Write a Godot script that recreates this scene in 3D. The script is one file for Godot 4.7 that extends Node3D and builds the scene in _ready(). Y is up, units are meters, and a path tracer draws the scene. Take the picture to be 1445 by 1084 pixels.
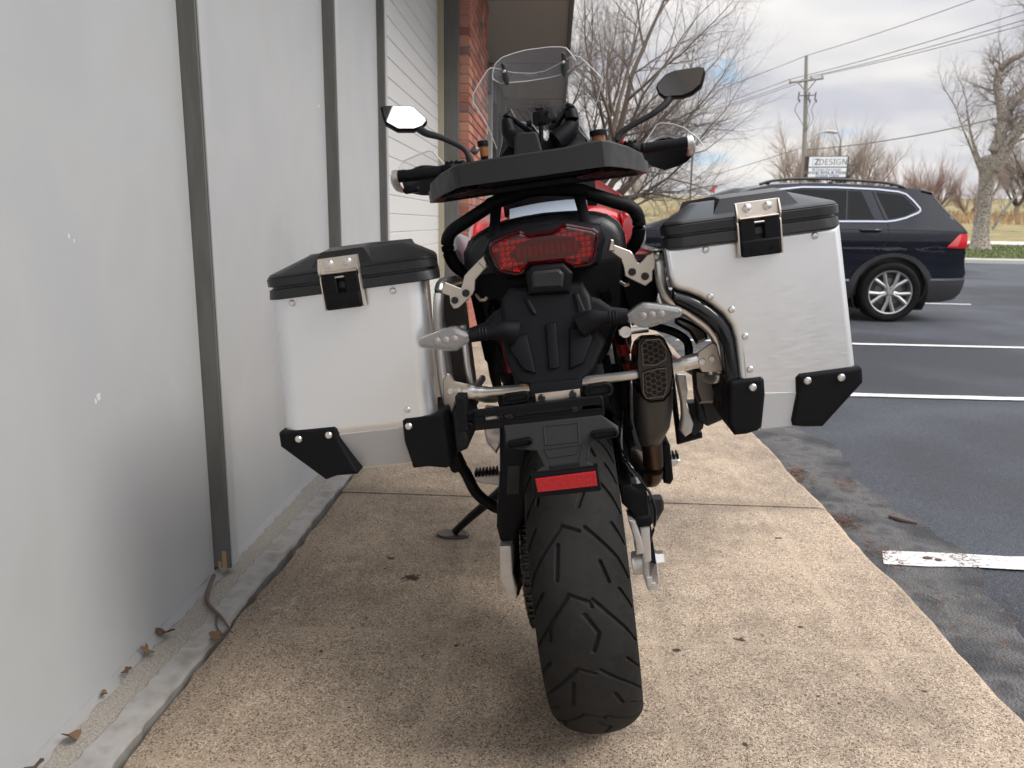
extends Node3D

var M := {}
var used := {}
var rng := RandomNumberGenerator.new()

# A triangle soup. Every closed piece is turned so that its faces point outwards.
class Geo:
	var v := PackedVector3Array()
	var from := 0
	func tri(a: Vector3, b: Vector3, c: Vector3) -> void:
		v.append(a); v.append(b); v.append(c)
	func quad(a: Vector3, b: Vector3, c: Vector3, d: Vector3) -> void:
		tri(a, b, c); tri(a, c, d)
	func done() -> void:
		var vol := 0.0
		var o := v[from] if v.size() > from else Vector3.ZERO
		for i in range(from, v.size(), 3):
			vol += (v[i] - o).dot((v[i + 1] - o).cross(v[i + 2] - o))
		if vol > 0.0:
			for i in range(from, v.size(), 3):
				var t := v[i + 1]; v[i + 1] = v[i + 2]; v[i + 2] = t
		from = v.size()
	func rings(r: Array, closed := true, cap_a := true, cap_b := true) -> void:
		for i in r.size() - 1:
			var a: PackedVector3Array = r[i]
			var b: PackedVector3Array = r[i + 1]
			var n := a.size()
			for k in (n if closed else n - 1):
				var m := (k + 1) % n
				quad(a[k], a[m], b[m], b[k])
		if cap_a: cap(r[0], true)
		if cap_b: cap(r[r.size() - 1], false)
		done()
	func cap(a: PackedVector3Array, flip: bool) -> void:
		var c := Vector3.ZERO
		for p in a: c += p
		c /= a.size()
		for k in a.size():
			var m := (k + 1) % a.size()
			if flip: tri(c, a[m], a[k])
			else: tri(c, a[k], a[m])
	func box(c: Vector3, s: Vector3, b := 0.0, basis := Basis.IDENTITY) -> void:
		var h := s / 2.0
		b = minf(b, minf(h.x, minf(h.y, h.z)) * 0.9)
		var r := []
		for q in [[-h.z, b], [-h.z + b, 0.0], [h.z - b, 0.0], [h.z, b]]:
			var x: float = h.x - q[1]
			var y: float = h.y - q[1]
			var g := b
			var ring := PackedVector3Array()
			for p in [Vector2(-x, -y + g), Vector2(-x + g, -y), Vector2(x - g, -y), Vector2(x, -y + g), Vector2(x, y - g), Vector2(x - g, y), Vector2(-x + g, y), Vector2(-x, y - g)]:
				ring.append(c + basis * Vector3(p.x, p.y, q[0]))
			r.append(ring)
		if b <= 0.0: r = [r[0], r[3]]
		rings(r)
	func tube(pts: Array, rad, sides := 8, flat := 1.0, up := Vector3.UP) -> void:
		var r := []
		for i in pts.size():
			var p: Vector3 = pts[i]
			var d: Vector3 = (pts[mini(i + 1, pts.size() - 1)] - pts[maxi(i - 1, 0)]).normalized()
			var u := up
			if absf(u.dot(d)) > 0.95: u = Vector3.RIGHT
			var s := d.cross(u).normalized()
			u = s.cross(d).normalized()
			var q: float = rad[i] if rad is Array else rad
			var ring := PackedVector3Array()
			for k in sides:
				var a := TAU * k / sides
				ring.append(p + s * cos(a) * q * flat + u * sin(a) * q)
			r.append(ring)
		rings(r)
	# profile: Vector2(radius, along the axis)
	func lathe(prof: Array, seg: int, at: Vector3, axis := Vector3.UP, closed := false) -> void:
		var u := Vector3.RIGHT if absf(axis.x) < 0.9 else Vector3.UP
		var s := axis.cross(u).normalized()
		u = s.cross(axis).normalized()
		var r := []
		for q in prof:
			var ring := PackedVector3Array()
			for k in seg:
				var a := TAU * k / seg
				ring.append(at + axis * q.y + (s * cos(a) + u * sin(a)) * maxf(q.x, 0.0002))
			r.append(ring)
		if closed: r.append(r[0])
		rings(r, true, not closed, not closed)
	func inset(poly: PackedVector2Array, d: float) -> PackedVector2Array:
		var out := PackedVector2Array()
		var n := poly.size()
		var area := 0.0
		for i in n: area += poly[i].cross(poly[(i + 1) % n])
		var sg := 1.0 if area > 0.0 else -1.0
		for i in n:
			var e := (poly[i] - poly[(i + n - 1) % n]).normalized()
			var f := (poly[(i + 1) % n] - poly[i]).normalized()
			var n1 := Vector2(-e.y, e.x) * sg
			var n2 := Vector2(-f.y, f.x) * sg
			var m := (n1 + n2)
			var k := d * 2.0 / maxf(m.length_squared(), 0.8)
			out.append(poly[i] + m * k)
		return out
	# a plate of the outline, from z0 (back) to z1 (front), its front edge rounded over bevel in steps
	func prism(poly: PackedVector2Array, z0: float, z1: float, bevel := 0.0, xf := Transform3D.IDENTITY, steps := 1, both := true) -> void:
		var lay := []
		if bevel > 0.0:
			if both:
				for k in steps: lay.append([bevel * (1.0 - sin(PI / 2 * k / steps)), z0 + bevel * (1.0 - cos(PI / 2 * k / steps))])
				lay.append([0.0, z0 + bevel])
			else:
				lay.append([0.0, z0])
			for k in range(steps, -1, -1):
				lay.append([bevel * (1.0 - sin(PI / 2 * k / steps)), z1 - bevel * (1.0 - cos(PI / 2 * k / steps))])
		else:
			lay = [[0.0, z0], [0.0, z1]]
		var r := []
		for q in lay:
			var ring := PackedVector3Array()
			for p in (inset(poly, q[0]) if q[0] > 0.0 else poly): ring.append(xf * Vector3(p.x, p.y, q[1]))
			r.append(ring)
		for i in r.size() - 1:
			for k in poly.size():
				var m := (k + 1) % poly.size()
				quad(r[i][k], r[i][m], r[i + 1][m], r[i + 1][k])
		var idx := Geometry2D.triangulate_polygon(poly)
		var area := 0.0
		for i in poly.size(): area += poly[i].cross(poly[(i + 1) % poly.size()])
		for i in range(0, idx.size(), 3):
			var a := idx[i]; var b := idx[i + 1]; var c := idx[i + 2]
			if ((poly[b] - poly[a]).cross(poly[c] - poly[a]) > 0.0) != (area > 0.0):
				b = idx[i + 2]; c = idx[i + 1]
			var f: PackedVector3Array = r[r.size() - 1]
			var g: PackedVector3Array = r[0]
			tri(f[a], f[b], f[c]); tri(g[a], g[c], g[b])
		done()
	# an outline laid on a curved surface: f maps Vector2 to Vector3
	func sheet(poly: PackedVector2Array, most: float, f: Callable, toward: Vector3) -> void:
		var idx := Geometry2D.triangulate_polygon(poly)
		var todo := []
		for i in range(0, idx.size(), 3): todo.append([poly[idx[i]], poly[idx[i + 1]], poly[idx[i + 2]]])
		while todo.size():
			var t: Array = todo.pop_back()
			var a: Vector2 = t[0]; var b: Vector2 = t[1]; var c: Vector2 = t[2]
			var la := a.distance_to(b); var lb := b.distance_to(c); var lc := c.distance_to(a)
			if la > most and la >= lb and la >= lc:
				var m := (a + b) / 2.0
				todo.append([a, m, c]); todo.append([m, b, c])
			elif lb > most and lb >= lc:
				var m := (b + c) / 2.0
				todo.append([a, b, m]); todo.append([a, m, c])
			elif lc > most:
				var m := (c + a) / 2.0
				todo.append([a, b, m]); todo.append([m, b, c])
			else:
				var p: Vector3 = f.call(a); var q: Vector3 = f.call(b); var r: Vector3 = f.call(c)
				if (q - p).cross(r - p).dot(toward) > 0.0: tri(p, r, q)
				else: tri(p, q, r)
		from = v.size()
	func rrect(x0: float, x1: float, z0: float, z1: float, y: float, rad: float, n := 5) -> PackedVector3Array:
		var out := PackedVector3Array()
		for q in [[x1 - rad, z1 - rad, 0.0], [x0 + rad, z1 - rad, 90.0], [x0 + rad, z0 + rad, 180.0], [x1 - rad, z0 + rad, 270.0]]:
			for k in n + 1:
				var a: float = deg_to_rad(q[2] + 90.0 * k / n)
				out.append(Vector3(q[0] + rad * cos(a), y, q[1] + rad * sin(a)))
		return out
	func mesh(angle := 38.0, uv2 := Rect2()) -> ArrayMesh:
		var n := v.size()
		var fn := PackedVector3Array()
		fn.resize(n / 3)
		var at := {}
		var ids := PackedInt32Array()
		ids.resize(n)
		var lists := []
		for i in n / 3:
			fn[i] = (v[i * 3 + 2] - v[i * 3]).cross(v[i * 3 + 1] - v[i * 3])
			for k in 3:
				var key := Vector3i((v[i * 3 + k] * 8000.0).round())
				var id: int = at.get(key, -1)
				if id < 0:
					id = lists.size()
					at[key] = id
					lists.append(PackedInt32Array())
				lists[id].append(i)
				ids[i * 3 + k] = id
		var lim := cos(deg_to_rad(angle))
		var nn := PackedVector3Array()
		nn.resize(n)
		for i in n / 3:
			var f := fn[i].normalized()
			for k in 3:
				var s := Vector3.ZERO
				for j in lists[ids[i * 3 + k]]:
					if fn[j].normalized().dot(f) > lim: s += fn[j]
				nn[i * 3 + k] = s.normalized() if s.length_squared() > 1e-20 else f
		var arr := []
		arr.resize(Mesh.ARRAY_MAX)
		arr[Mesh.ARRAY_VERTEX] = v
		arr[Mesh.ARRAY_NORMAL] = nn
		if uv2.size.x > 0.0:
			var u := PackedVector2Array()
			u.resize(n)
			for i in n: u[i] = (Vector2(v[i].x, v[i].z) - uv2.position) / uv2.size
			arr[Mesh.ARRAY_TEX_UV2] = u
			arr[Mesh.ARRAY_TEX_UV] = u
		var m := ArrayMesh.new()
		m.add_surface_from_arrays(Mesh.PRIMITIVE_TRIANGLES, arr)
		return m

func P(a: Array) -> PackedVector2Array:
	var o := PackedVector2Array()
	for i in range(0, a.size(), 2): o.append(Vector2(a[i], a[i + 1]))
	return o

func V(x: float, y: float, z: float) -> Vector3:
	return Vector3(x, y, z)

func mirror(p: PackedVector2Array) -> PackedVector2Array:
	var o := PackedVector2Array()
	for i in range(p.size() - 1, -1, -1): o.append(Vector2(-p[i].x, p[i].y))
	return o

func smooth(pts: Array, n := 6) -> Array:
	var o := []
	for i in pts.size() - 1:
		var a: Vector3 = pts[maxi(i - 1, 0)]
		var b: Vector3 = pts[i]
		var c: Vector3 = pts[i + 1]
		var d: Vector3 = pts[mini(i + 2, pts.size() - 1)]
		for k in n: o.append(b.cubic_interpolate(c, a, d, float(k) / n))
	o.append(pts[pts.size() - 1])
	return o

func arc(cx: float, cy: float, r: float, a0: float, a1: float, n: int) -> Array:
	var o := []
	for k in n + 1:
		var a := deg_to_rad(lerpf(a0, a1, float(k) / n))
		o.append(cx + r * cos(a)); o.append(cy + r * sin(a))
	return o

func ellipse(cx: float, cy: float, rx: float, ry: float, n := 16) -> PackedVector2Array:
	var o := PackedVector2Array()
	for k in n: o.append(Vector2(cx + rx * cos(TAU * k / n), cy + ry * sin(TAU * k / n)))
	return o

func numbered(called: String) -> String:
	var k: int = used.get(called, 0)
	used[called] = k + 1
	return called if k == 0 else "%s_%03d" % [called, k]

func tag(o: Node, label := "", category := "", group := "", kind := "") -> Node:
	if label: o.set_meta("label", label)
	if category: o.set_meta("category", category)
	if group: o.set_meta("group", group)
	if kind: o.set_meta("kind", kind)
	return o

func thing(called: String, label: String, category: String, at := Vector3.ZERO, group := "") -> Node3D:
	var o := Node3D.new()
	o.name = numbered(called)
	add_child(o)
	o.position = at
	tag(o, label, category, group)
	return o

func setting(called: String) -> Node3D:
	var o := Node3D.new()
	o.name = numbered(called)
	add_child(o)
	o.set_meta("kind", "structure")
	return o

func put(called: String, m: Mesh, mat: Material, parent: Node = null) -> MeshInstance3D:
	var o := MeshInstance3D.new()
	if parent:
		o.name = called
		var k := 0
		while parent.has_node(NodePath(o.name)):
			k += 1
			o.name = "%s_%03d" % [called, k]
	else:
		o.name = numbered(called)
	o.mesh = m
	o.material_override = mat
	(parent if parent else self).add_child(o)
	return o

func part(called: String, g: Geo, mat: String, parent: Node = null, angle := 38.0) -> MeshInstance3D:
	return put(called, g.mesh(angle), M[mat], parent)

func mat(called: String, c: Color, rough: float, metal := 0.0, spec := 0.5) -> StandardMaterial3D:
	var m := StandardMaterial3D.new()
	m.resource_name = called
	m.albedo_color = c.linear_to_srgb()
	m.roughness = rough
	m.metallic = metal
	m.metallic_specular = spec
	M[called] = m
	return m

func noise_tex(freq: float, size: int, cols: Array, offs: Array, octaves := 4, type := FastNoiseLite.TYPE_SIMPLEX_SMOOTH, seed_ := 1, stepped := false) -> NoiseTexture2D:
	var n := FastNoiseLite.new()
	n.noise_type = type
	n.seed = seed_
	n.frequency = freq
	n.fractal_octaves = octaves
	if type == FastNoiseLite.TYPE_CELLULAR:
		n.cellular_return_type = FastNoiseLite.RETURN_CELL_VALUE
		n.fractal_type = FastNoiseLite.FRACTAL_NONE
	var t := NoiseTexture2D.new()
	t.width = size; t.height = size
	t.seamless = true
	t.seamless_blend_skirt = 0.08
	t.noise = n
	if cols.size():
		var g := Gradient.new()
		g.offsets = PackedFloat32Array(offs)
		var cc := PackedColorArray()
		for c in cols: cc.append(c if c is Color else Color(c, c, c))
		g.colors = cc
		if stepped: g.interpolation_mode = Gradient.GRADIENT_INTERPOLATE_CONSTANT
		t.color_ramp = g
	return t

func tri_world(m: StandardMaterial3D, scale: Vector3, world := true) -> void:
	m.uv1_triplanar = true
	m.uv1_world_triplanar = world
	m.uv1_scale = scale

func _ready() -> void:
	rng.seed = 7
	var cam := Camera3D.new()
	cam.name = "camera"
	cam.position = Vector3(0, 0.95, 0)
	cam.rotation_degrees = Vector3(-11.8, 3.0, 0.89)
	cam.fov = 52.96
	cam.near = 0.05
	cam.far = 600.0
	var lens := CameraAttributesPhysical.new()
	lens.frustum_focal_length = 24.09
	lens.frustum_focus_distance = 1.45
	lens.frustum_near = 0.05
	lens.frustum_far = 600.0
	lens.exposure_aperture = 8.0
	cam.attributes = lens
	cam.fov = 52.96
	add_child(cam)
	cam.make_current()
	var we := WorldEnvironment.new()
	we.name = "world_environment"
	var e := Environment.new()
	e.background_mode = Environment.BG_SKY
	e.tonemap_mode = Environment.TONE_MAPPER_LINEAR
	e.tonemap_exposure = 2.95
	e.sdfgi_enabled = true
	e.ssao_enabled = true
	e.ssil_enabled = true
	var sky := Sky.new()
	var pano := PanoramaSkyMaterial.new()
	pano.panorama = sky_picture()
	sky.sky_material = pano
	e.sky = sky
	e.background_energy_multiplier = 1.0
	e.fog_enabled = true
	e.fog_light_color = Color(0.86, 0.87, 0.9)
	e.fog_density = 0.0003
	we.environment = e
	add_child(we)
	var sun := DirectionalLight3D.new()
	sun.name = "veiled_sun"
	sun.light_energy = 0.27
	sun.light_color = Color(1.0, 0.97, 0.93)
	sun.light_angular_distance = 24.0
	sun.shadow_enabled = true
	add_child(sun)
	sun.look_at_from_position(Vector3(5.2, 5.8, 2.0), Vector3.ZERO)
	materials()
	grounds()
	shop()
	motorcycle()
	suv()
	street()
	trees()
	debris()

# Broken cloud with the light coming low through it; row 0 is overhead, u = 0 looks along -z and u = 0.25 along +x.
func sky_picture() -> ImageTexture:
	var w := 1536
	var h := 768
	var n := FastNoiseLite.new()
	n.seed = 11
	n.noise_type = FastNoiseLite.TYPE_SIMPLEX_SMOOTH
	n.frequency = 0.55
	n.fractal_octaves = 6
	n.fractal_gain = 0.52
	var n2 := FastNoiseLite.new()
	n2.seed = 23
	n2.noise_type = FastNoiseLite.TYPE_SIMPLEX_SMOOTH
	n2.frequency = 0.9
	n2.fractal_octaves = 5
	var data := PackedFloat32Array()
	data.resize(w * h * 3)
	var grey := Vector3(0.56, 0.57, 0.63)
	var white := Vector3(0.80, 0.79, 0.79)
	var blue := Vector3(0.42, 0.66, 0.86)
	var warm := Vector3(1.0, 0.94, 0.82)
	for j in h / 2 + 8:
		var el := PI / 2 - PI * (j + 0.5) / h
		var y := maxf(sin(el), 0.0)
		var c := cos(el)
		for i in w:
			var az := TAU * (i + 0.5) / w
			var x := sin(az) * c
			var z := -cos(az) * c
			var k := 1.0 / (y + 0.16)
			var p := Vector3(x * k, 0.0, z * k * 1.25)
			var a := n.get_noise_3dv(p * 1.6) * 1.7
			var b := n2.get_noise_3dv(p * Vector3(1.3, 1, 1.3) + Vector3(5, 3, 1))
			var t := clampf(0.52 + a * 0.9, 0.0, 1.0)
			var col := grey.lerp(white, t)
			var low := exp(-y * 5.5)
			var glow := low * clampf(0.62 - 0.55 * sin(az - 0.35), 0.15, 1.1)
			col = col.lerp(warm, clampf(glow * (0.55 + 0.6 * a), 0.0, 0.85))
			var hole := smoothstep(0.34, 0.5, b) * smoothstep(0.0, 0.12, y)
			col = col.lerp(blue, hole * 0.75)
			col *= 0.38 * (1.0 + 2.5 * smoothstep(0.18, 0.9, y))
			var q := (j * w + i) * 3
			data[q] = col.x; data[q + 1] = col.y; data[q + 2] = col.z
	for j in range(h / 2 + 8, h):
		for i in w:
			var q := (j * w + i) * 3
			data[q] = 0.22; data[q + 1] = 0.2; data[q + 2] = 0.18
	return ImageTexture.create_from_image(Image.create_from_data(w, h, false, Image.FORMAT_RGBF, data.to_byte_array()))

func materials() -> void:
	var m: StandardMaterial3D
	# exposed aggregate concrete: small stones of many tans, worn over with stains
	m = mat("aggregate", Color(0.99, 0.945, 0.87), 0.88)
	m.albedo_texture = noise_tex(0.16, 1024, [Color(0.459, 0.410, 0.375), Color(0.678, 0.628, 0.581), Color(0.738, 0.687, 0.635), Color(0.778, 0.733, 0.681), Color(0.688, 0.632, 0.580), Color(0.858, 0.824, 0.783), Color(0.598, 0.543, 0.496), Color(0.748, 0.703, 0.657)], [0.0, 0.1, 0.26, 0.42, 0.58, 0.72, 0.83, 0.92], 1, FastNoiseLite.TYPE_CELLULAR, 3, true)
	tri_world(m, Vector3.ONE * 2.1)
	m.heightmap_enabled = true
	m.heightmap_texture = noise_tex(0.16, 1024, [0.0, 1.0], [0.25, 0.75], 2, FastNoiseLite.TYPE_SIMPLEX, 5)
	m.heightmap_scale = 0.13
	m.detail_enabled = true
	m.detail_blend_mode = BaseMaterial3D.BLEND_MODE_MUL
	m.detail_uv_layer = BaseMaterial3D.DETAIL_UV_2
	m.detail_albedo = stain_picture()
	m = mat("ledge_concrete", Color(0.37, 0.35, 0.32), 0.9)
	m.albedo_texture = noise_tex(0.09, 1024, [Color(0.74, 0.74, 0.74), Color(0.88, 0.87, 0.86), Color(1, 0.99, 0.97), Color(0.8, 0.78, 0.75)], [0.25, 0.42, 0.6, 0.78], 5, FastNoiseLite.TYPE_SIMPLEX, 8)
	tri_world(m, Vector3.ONE * 1.3)
	m.heightmap_enabled = true
	m.heightmap_texture = noise_tex(0.12, 512, [], [], 4, FastNoiseLite.TYPE_SIMPLEX, 9)
	m.heightmap_scale = 0.05
	m = mat("grout", Color(0.33, 0.322, 0.31), 0.9)
	m.albedo_texture = noise_tex(0.005, 512, [Color(0.84, 0.82, 0.79), Color(0.95, 0.95, 0.95), Color(1, 1, 1), Color(0.88, 0.87, 0.84)], [0.2, 0.42, 0.6, 0.8], 5, FastNoiseLite.TYPE_SIMPLEX, 18)
	tri_world(m, Vector3.ONE * 1.9)
	m.heightmap_enabled = true
	m.heightmap_texture = noise_tex(0.03, 512, [], [], 5, FastNoiseLite.TYPE_SIMPLEX, 19)
	m.heightmap_scale = 0.03
	mat("dirt", Color(0.035, 0.03, 0.026), 0.95)
	m = mat("asphalt", Color(0.08, 0.088, 0.109), 0.82)
	m.albedo_texture = noise_tex(0.3, 1024, [Color(0.62, 0.62, 0.62), Color(0.8, 0.8, 0.8), Color(0.92, 0.92, 0.92), Color(1, 1, 1)], [0.0, 0.35, 0.7, 0.9], 1, FastNoiseLite.TYPE_CELLULAR, 4, true)
	tri_world(m, Vector3.ONE * 0.9)
	m.heightmap_enabled = true
	m.heightmap_texture = noise_tex(0.14, 1024, [], [], 4, FastNoiseLite.TYPE_SIMPLEX, 6)
	m.heightmap_scale = 0.3
	m.detail_enabled = true
	m.detail_blend_mode = BaseMaterial3D.BLEND_MODE_MUL
	m.detail_uv_layer = BaseMaterial3D.DETAIL_UV_2
	m.detail_albedo = noise_tex(0.006, 1024, [Color(0.62, 0.62, 0.64), Color(0.86, 0.86, 0.87), Color(1, 1, 1), Color(0.8, 0.8, 0.81)], [0.25, 0.45, 0.6, 0.8], 6, FastNoiseLite.TYPE_SIMPLEX_SMOOTH, 31)
	m.uv2_scale = Vector3(3, 3, 3)
	m = mat("old_asphalt", Color(0.105, 0.105, 0.108), 0.92)
	m.albedo_texture = noise_tex(0.004, 1024, [Color(0.62, 0.62, 0.64), Color(0.82, 0.82, 0.82), Color(1, 0.99, 0.97), Color(0.72, 0.72, 0.72)], [0.2, 0.42, 0.62, 0.85], 8, FastNoiseLite.TYPE_SIMPLEX_SMOOTH, 33)
	tri_world(m, Vector3.ONE * 0.8)
	m.heightmap_enabled = true
	m.heightmap_texture = noise_tex(0.10, 1024, [], [], 5, FastNoiseLite.TYPE_SIMPLEX, 34)
	m.heightmap_scale = 0.6
	m = mat("line_paint", Color(0.6, 0.6, 0.59), 0.75)
	m.albedo_texture = noise_tex(0.05, 512, [Color(0.6, 0.6, 0.61), Color(0.9, 0.9, 0.9), Color(1, 1, 1)], [0.12, 0.26, 0.4], 5, FastNoiseLite.TYPE_SIMPLEX, 36)
	tri_world(m, Vector3.ONE * 1.4)
	# the building
	m = mat("wall_paint", Color(0.395, 0.407, 0.414), 0.6)
	m.albedo_texture = noise_tex(0.004, 1024, [Color(0.98, 0.98, 0.985), Color(0.99, 0.99, 0.99), Color(1, 1, 1), Color(0.985, 0.985, 0.98)], [0.2, 0.45, 0.6, 0.85], 6, FastNoiseLite.TYPE_SIMPLEX_SMOOTH, 41)
	tri_world(m, Vector3(0.6, 0.4, 0.6))
	m.heightmap_enabled = true
	m.heightmap_texture = noise_tex(0.03, 512, [], [], 4, FastNoiseLite.TYPE_SIMPLEX, 42)
	m.heightmap_scale = 0.015
	m = mat("trim_paint_shaded", Color(0.115, 0.113, 0.106), 0.6)  # grey trim, darkened in the colour for the shade on camera-facing sides
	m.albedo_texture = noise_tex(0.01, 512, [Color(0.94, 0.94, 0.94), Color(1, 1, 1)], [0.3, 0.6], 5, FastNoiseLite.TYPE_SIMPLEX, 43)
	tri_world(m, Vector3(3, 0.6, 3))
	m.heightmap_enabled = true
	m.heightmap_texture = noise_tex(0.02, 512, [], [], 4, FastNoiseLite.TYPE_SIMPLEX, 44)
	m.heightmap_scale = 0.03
	mat("bare_wood", Color(0.36, 0.24, 0.13), 0.85)
	mat("caulk", Color(0.27, 0.27, 0.27), 0.7)
	m = mat("door_paint", Color(0.60, 0.605, 0.60), 0.5)
	m.heightmap_enabled = true
	m.heightmap_texture = noise_tex(0.05, 512, [], [], 3, FastNoiseLite.TYPE_SIMPLEX, 45)
	tri_world(m, Vector3(2, 6, 2))
	m.heightmap_scale = 0.06
	mat("cream_trim", Color(0.36, 0.33, 0.25), 0.6)
	mat("soffit_paint", Color(0.37, 0.355, 0.34), 0.8)
	mat("white_trim", Color(0.6, 0.6, 0.58), 0.6)
	m = mat("mortar", Color(0.46, 0.42, 0.38), 0.95)
	var tones := [Color(0.33, 0.125, 0.09), Color(0.40, 0.17, 0.12), Color(0.27, 0.10, 0.075), Color(0.44, 0.21, 0.145), Color(0.13, 0.10, 0.095), Color(0.22, 0.12, 0.10)]
	for k in tones.size():
		m = mat("brick_%d" % k, tones[k], 0.9)
		m.heightmap_enabled = true
		m.heightmap_texture = M.mortar.heightmap_texture if k else noise_tex(0.08, 256, [], [], 4, FastNoiseLite.TYPE_SIMPLEX, 47)
		if k == 0: M.mortar.heightmap_texture = m.heightmap_texture
		tri_world(m, Vector3.ONE * 4.0)
		m.heightmap_scale = 0.15
	m = mat("dark_glass", Color(0.015, 0.016, 0.018), 0.08)
	mat("lamp_white", Color(0.7, 0.68, 0.62), 0.4)
	# bare metals, plastics and paints
	m = mat("alu_plate", Color(0.83, 0.84, 0.85), 0.42, 0.85)
	m.roughness_texture = noise_tex(0.03, 512, [0.30, 0.42], [0.25, 0.75], 6, FastNoiseLite.TYPE_SIMPLEX, 51)
	m.roughness = 1.0
	tri_world(m, Vector3(1.2, 22, 1.2), false)
	mat("alu_chamfer_shade", Color(0.47, 0.48, 0.49), 0.5, 0.3)  # shade of the down-facing box chamfer put into a darker metal
	m = mat("alu_cast", Color(0.62, 0.61, 0.60), 0.42, 0.8)
	m.roughness_texture = noise_tex(0.03, 512, [0.3, 0.62], [0.25, 0.75], 5, FastNoiseLite.TYPE_SIMPLEX, 53)
	m.roughness = 1.0
	tri_world(m, Vector3.ONE * 3.0, false)
	mat("steel_tube", Color(0.80, 0.79, 0.77), 0.30, 0.9)
	mat("steel_plate", Color(0.62, 0.56, 0.49), 0.36, 0.85)
	mat("rivet_steel", Color(0.72, 0.70, 0.68), 0.3, 0.9)
	mat("dark_steel", Color(0.16, 0.15, 0.145), 0.32, 0.9)
	mat("titanium", Color(0.085, 0.08, 0.076), 0.45, 0.8)
	mat("heat_brown", Color(0.10, 0.062, 0.042), 0.36, 0.9)
	mat("bronze_mesh", Color(0.17, 0.13, 0.10), 0.45, 0.7)
	m = mat("black_plastic", Color(0.0045, 0.0045, 0.006), 0.5, 0.0, 0.28)
	m.roughness_texture = noise_tex(0.02, 512, [0.46, 0.58], [0.3, 0.7], 5, FastNoiseLite.TYPE_SIMPLEX, 54)
	m.roughness = 1.0
	tri_world(m, Vector3.ONE * 3.0, false)
	m.heightmap_enabled = true
	m.heightmap_texture = noise_tex(0.25, 512, [], [], 2, FastNoiseLite.TYPE_SIMPLEX, 55)
	m.heightmap_scale = 0.004
	m = mat("lid_plastic", Color(0.008, 0.0085, 0.010), 0.36, 0.0, 0.5)
	m.heightmap_enabled = true
	m.heightmap_texture = M.black_plastic.heightmap_texture
	tri_world(m, Vector3.ONE * 3.0, false)
	m.heightmap_scale = 0.004
	m = mat("grey_plastic", Color(0.024, 0.024, 0.025), 0.6, 0.0, 0.34)
	m.roughness_texture = M.black_plastic.roughness_texture
	m.roughness = 1.0
	tri_world(m, Vector3.ONE * 2.0, false)
	m.heightmap_enabled = true
	m.heightmap_texture = M.black_plastic.heightmap_texture
	m.heightmap_scale = 0.006
	mat("tank_sky_sheen", Color(0.34, 0.40, 0.47), 0.22)  # pale blue-grey stands for sky reflected in the glossy cover
	mat("gloss_black", Color(0.008, 0.008, 0.01), 0.12)
	mat("dark_void", Color(0.006, 0.006, 0.006), 0.9)
	m = mat("rubber", Color(0.010, 0.0095, 0.0095), 0.7, 0.0, 0.25)
	m.albedo_texture = noise_tex(0.02, 512, [Color(0.7, 0.7, 0.7), Color(1, 1, 1), Color(1, 0.98, 0.95)], [0.3, 0.5, 0.8], 6, FastNoiseLite.TYPE_SIMPLEX, 56)
	tri_world(m, Vector3.ONE * 4.0, false)
	m.heightmap_enabled = true
	m.heightmap_texture = noise_tex(0.2, 512, [], [], 3, FastNoiseLite.TYPE_SIMPLEX, 57)
	m.heightmap_scale = 0.005
	m = M.rubber.duplicate()
	m.albedo_color = Color(1, 1, 1)
	m.vertex_color_use_as_albedo = true
	m.albedo_texture = null
	M.tread = m
	m = mat("seat_vinyl", Color(0.014, 0.014, 0.016), 0.42)
	m.heightmap_enabled = true
	m.heightmap_texture = noise_tex(0.15, 512, [], [], 2, FastNoiseLite.TYPE_CELLULAR, 58)
	tri_world(m, Vector3.ONE * 6.0, false)
	m.heightmap_scale = 0.02
	mat("stitching", Color(0.03, 0.03, 0.032), 0.7)
	m = mat("red_paint", Color(0.55, 0.006, 0.012), 0.3, 0.0, 0.1)
	m.clearcoat_enabled = true
	m.clearcoat = 0.7
	m.clearcoat_roughness = 0.05
	mat("grey_paint", Color(0.30, 0.30, 0.31), 0.3)
	m = mat("red_lens", Color(0.20, 0.001, 0.004), 0.2, 0.0, 0.0)
	m.clearcoat_enabled = true
	m.clearcoat = 0.45
	m.clearcoat_roughness = 0.03
	m = mat("red_glass", Color(0.75, 0.015, 0.03, 0.0), 0.04)
	m.refraction_enabled = true
	m.refraction_scale = 0.05
	mat("lamp_bowl", Color(0.7, 0.7, 0.7), 0.25, 0.8)
	m = mat("red_lens_dark", Color(0.085, 0.001, 0.003), 0.3, 0.0, 0.1)
	m.clearcoat_enabled = false
	m.clearcoat_roughness = 0.03
	m = mat("smoked_red", Color(0.03, 0.004, 0.006), 0.08)
	m = mat("reflector_red", Color(0.36, 0.006, 0.012), 0.16)
	m.heightmap_enabled = true
	m.heightmap_texture = noise_tex(0.12, 256, [], [], 1, FastNoiseLite.TYPE_CELLULAR, 59)
	tri_world(m, Vector3.ONE * 30.0, false)
	m.heightmap_scale = 0.03
	m = mat("spring_red", Color(0.30, 0.01, 0.015), 0.3)
	mat("ohlins_gold", Color(0.6, 0.36, 0.04), 0.35, 0.6)
	m = mat("clear_lens", Color(0.92, 0.92, 0.92, 0.10), 0.04)
	m.transparency = BaseMaterial3D.TRANSPARENCY_ALPHA
	mat("lens_bowl", Color(0.20, 0.20, 0.20), 0.2, 0.75)
	mat("led_amber", Color(0.26, 0.21, 0.19), 0.3)
	m = mat("clear_screen", Color(0.45, 0.46, 0.48, 0.17), 0.03)
	m.transparency = BaseMaterial3D.TRANSPARENCY_ALPHA
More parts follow.
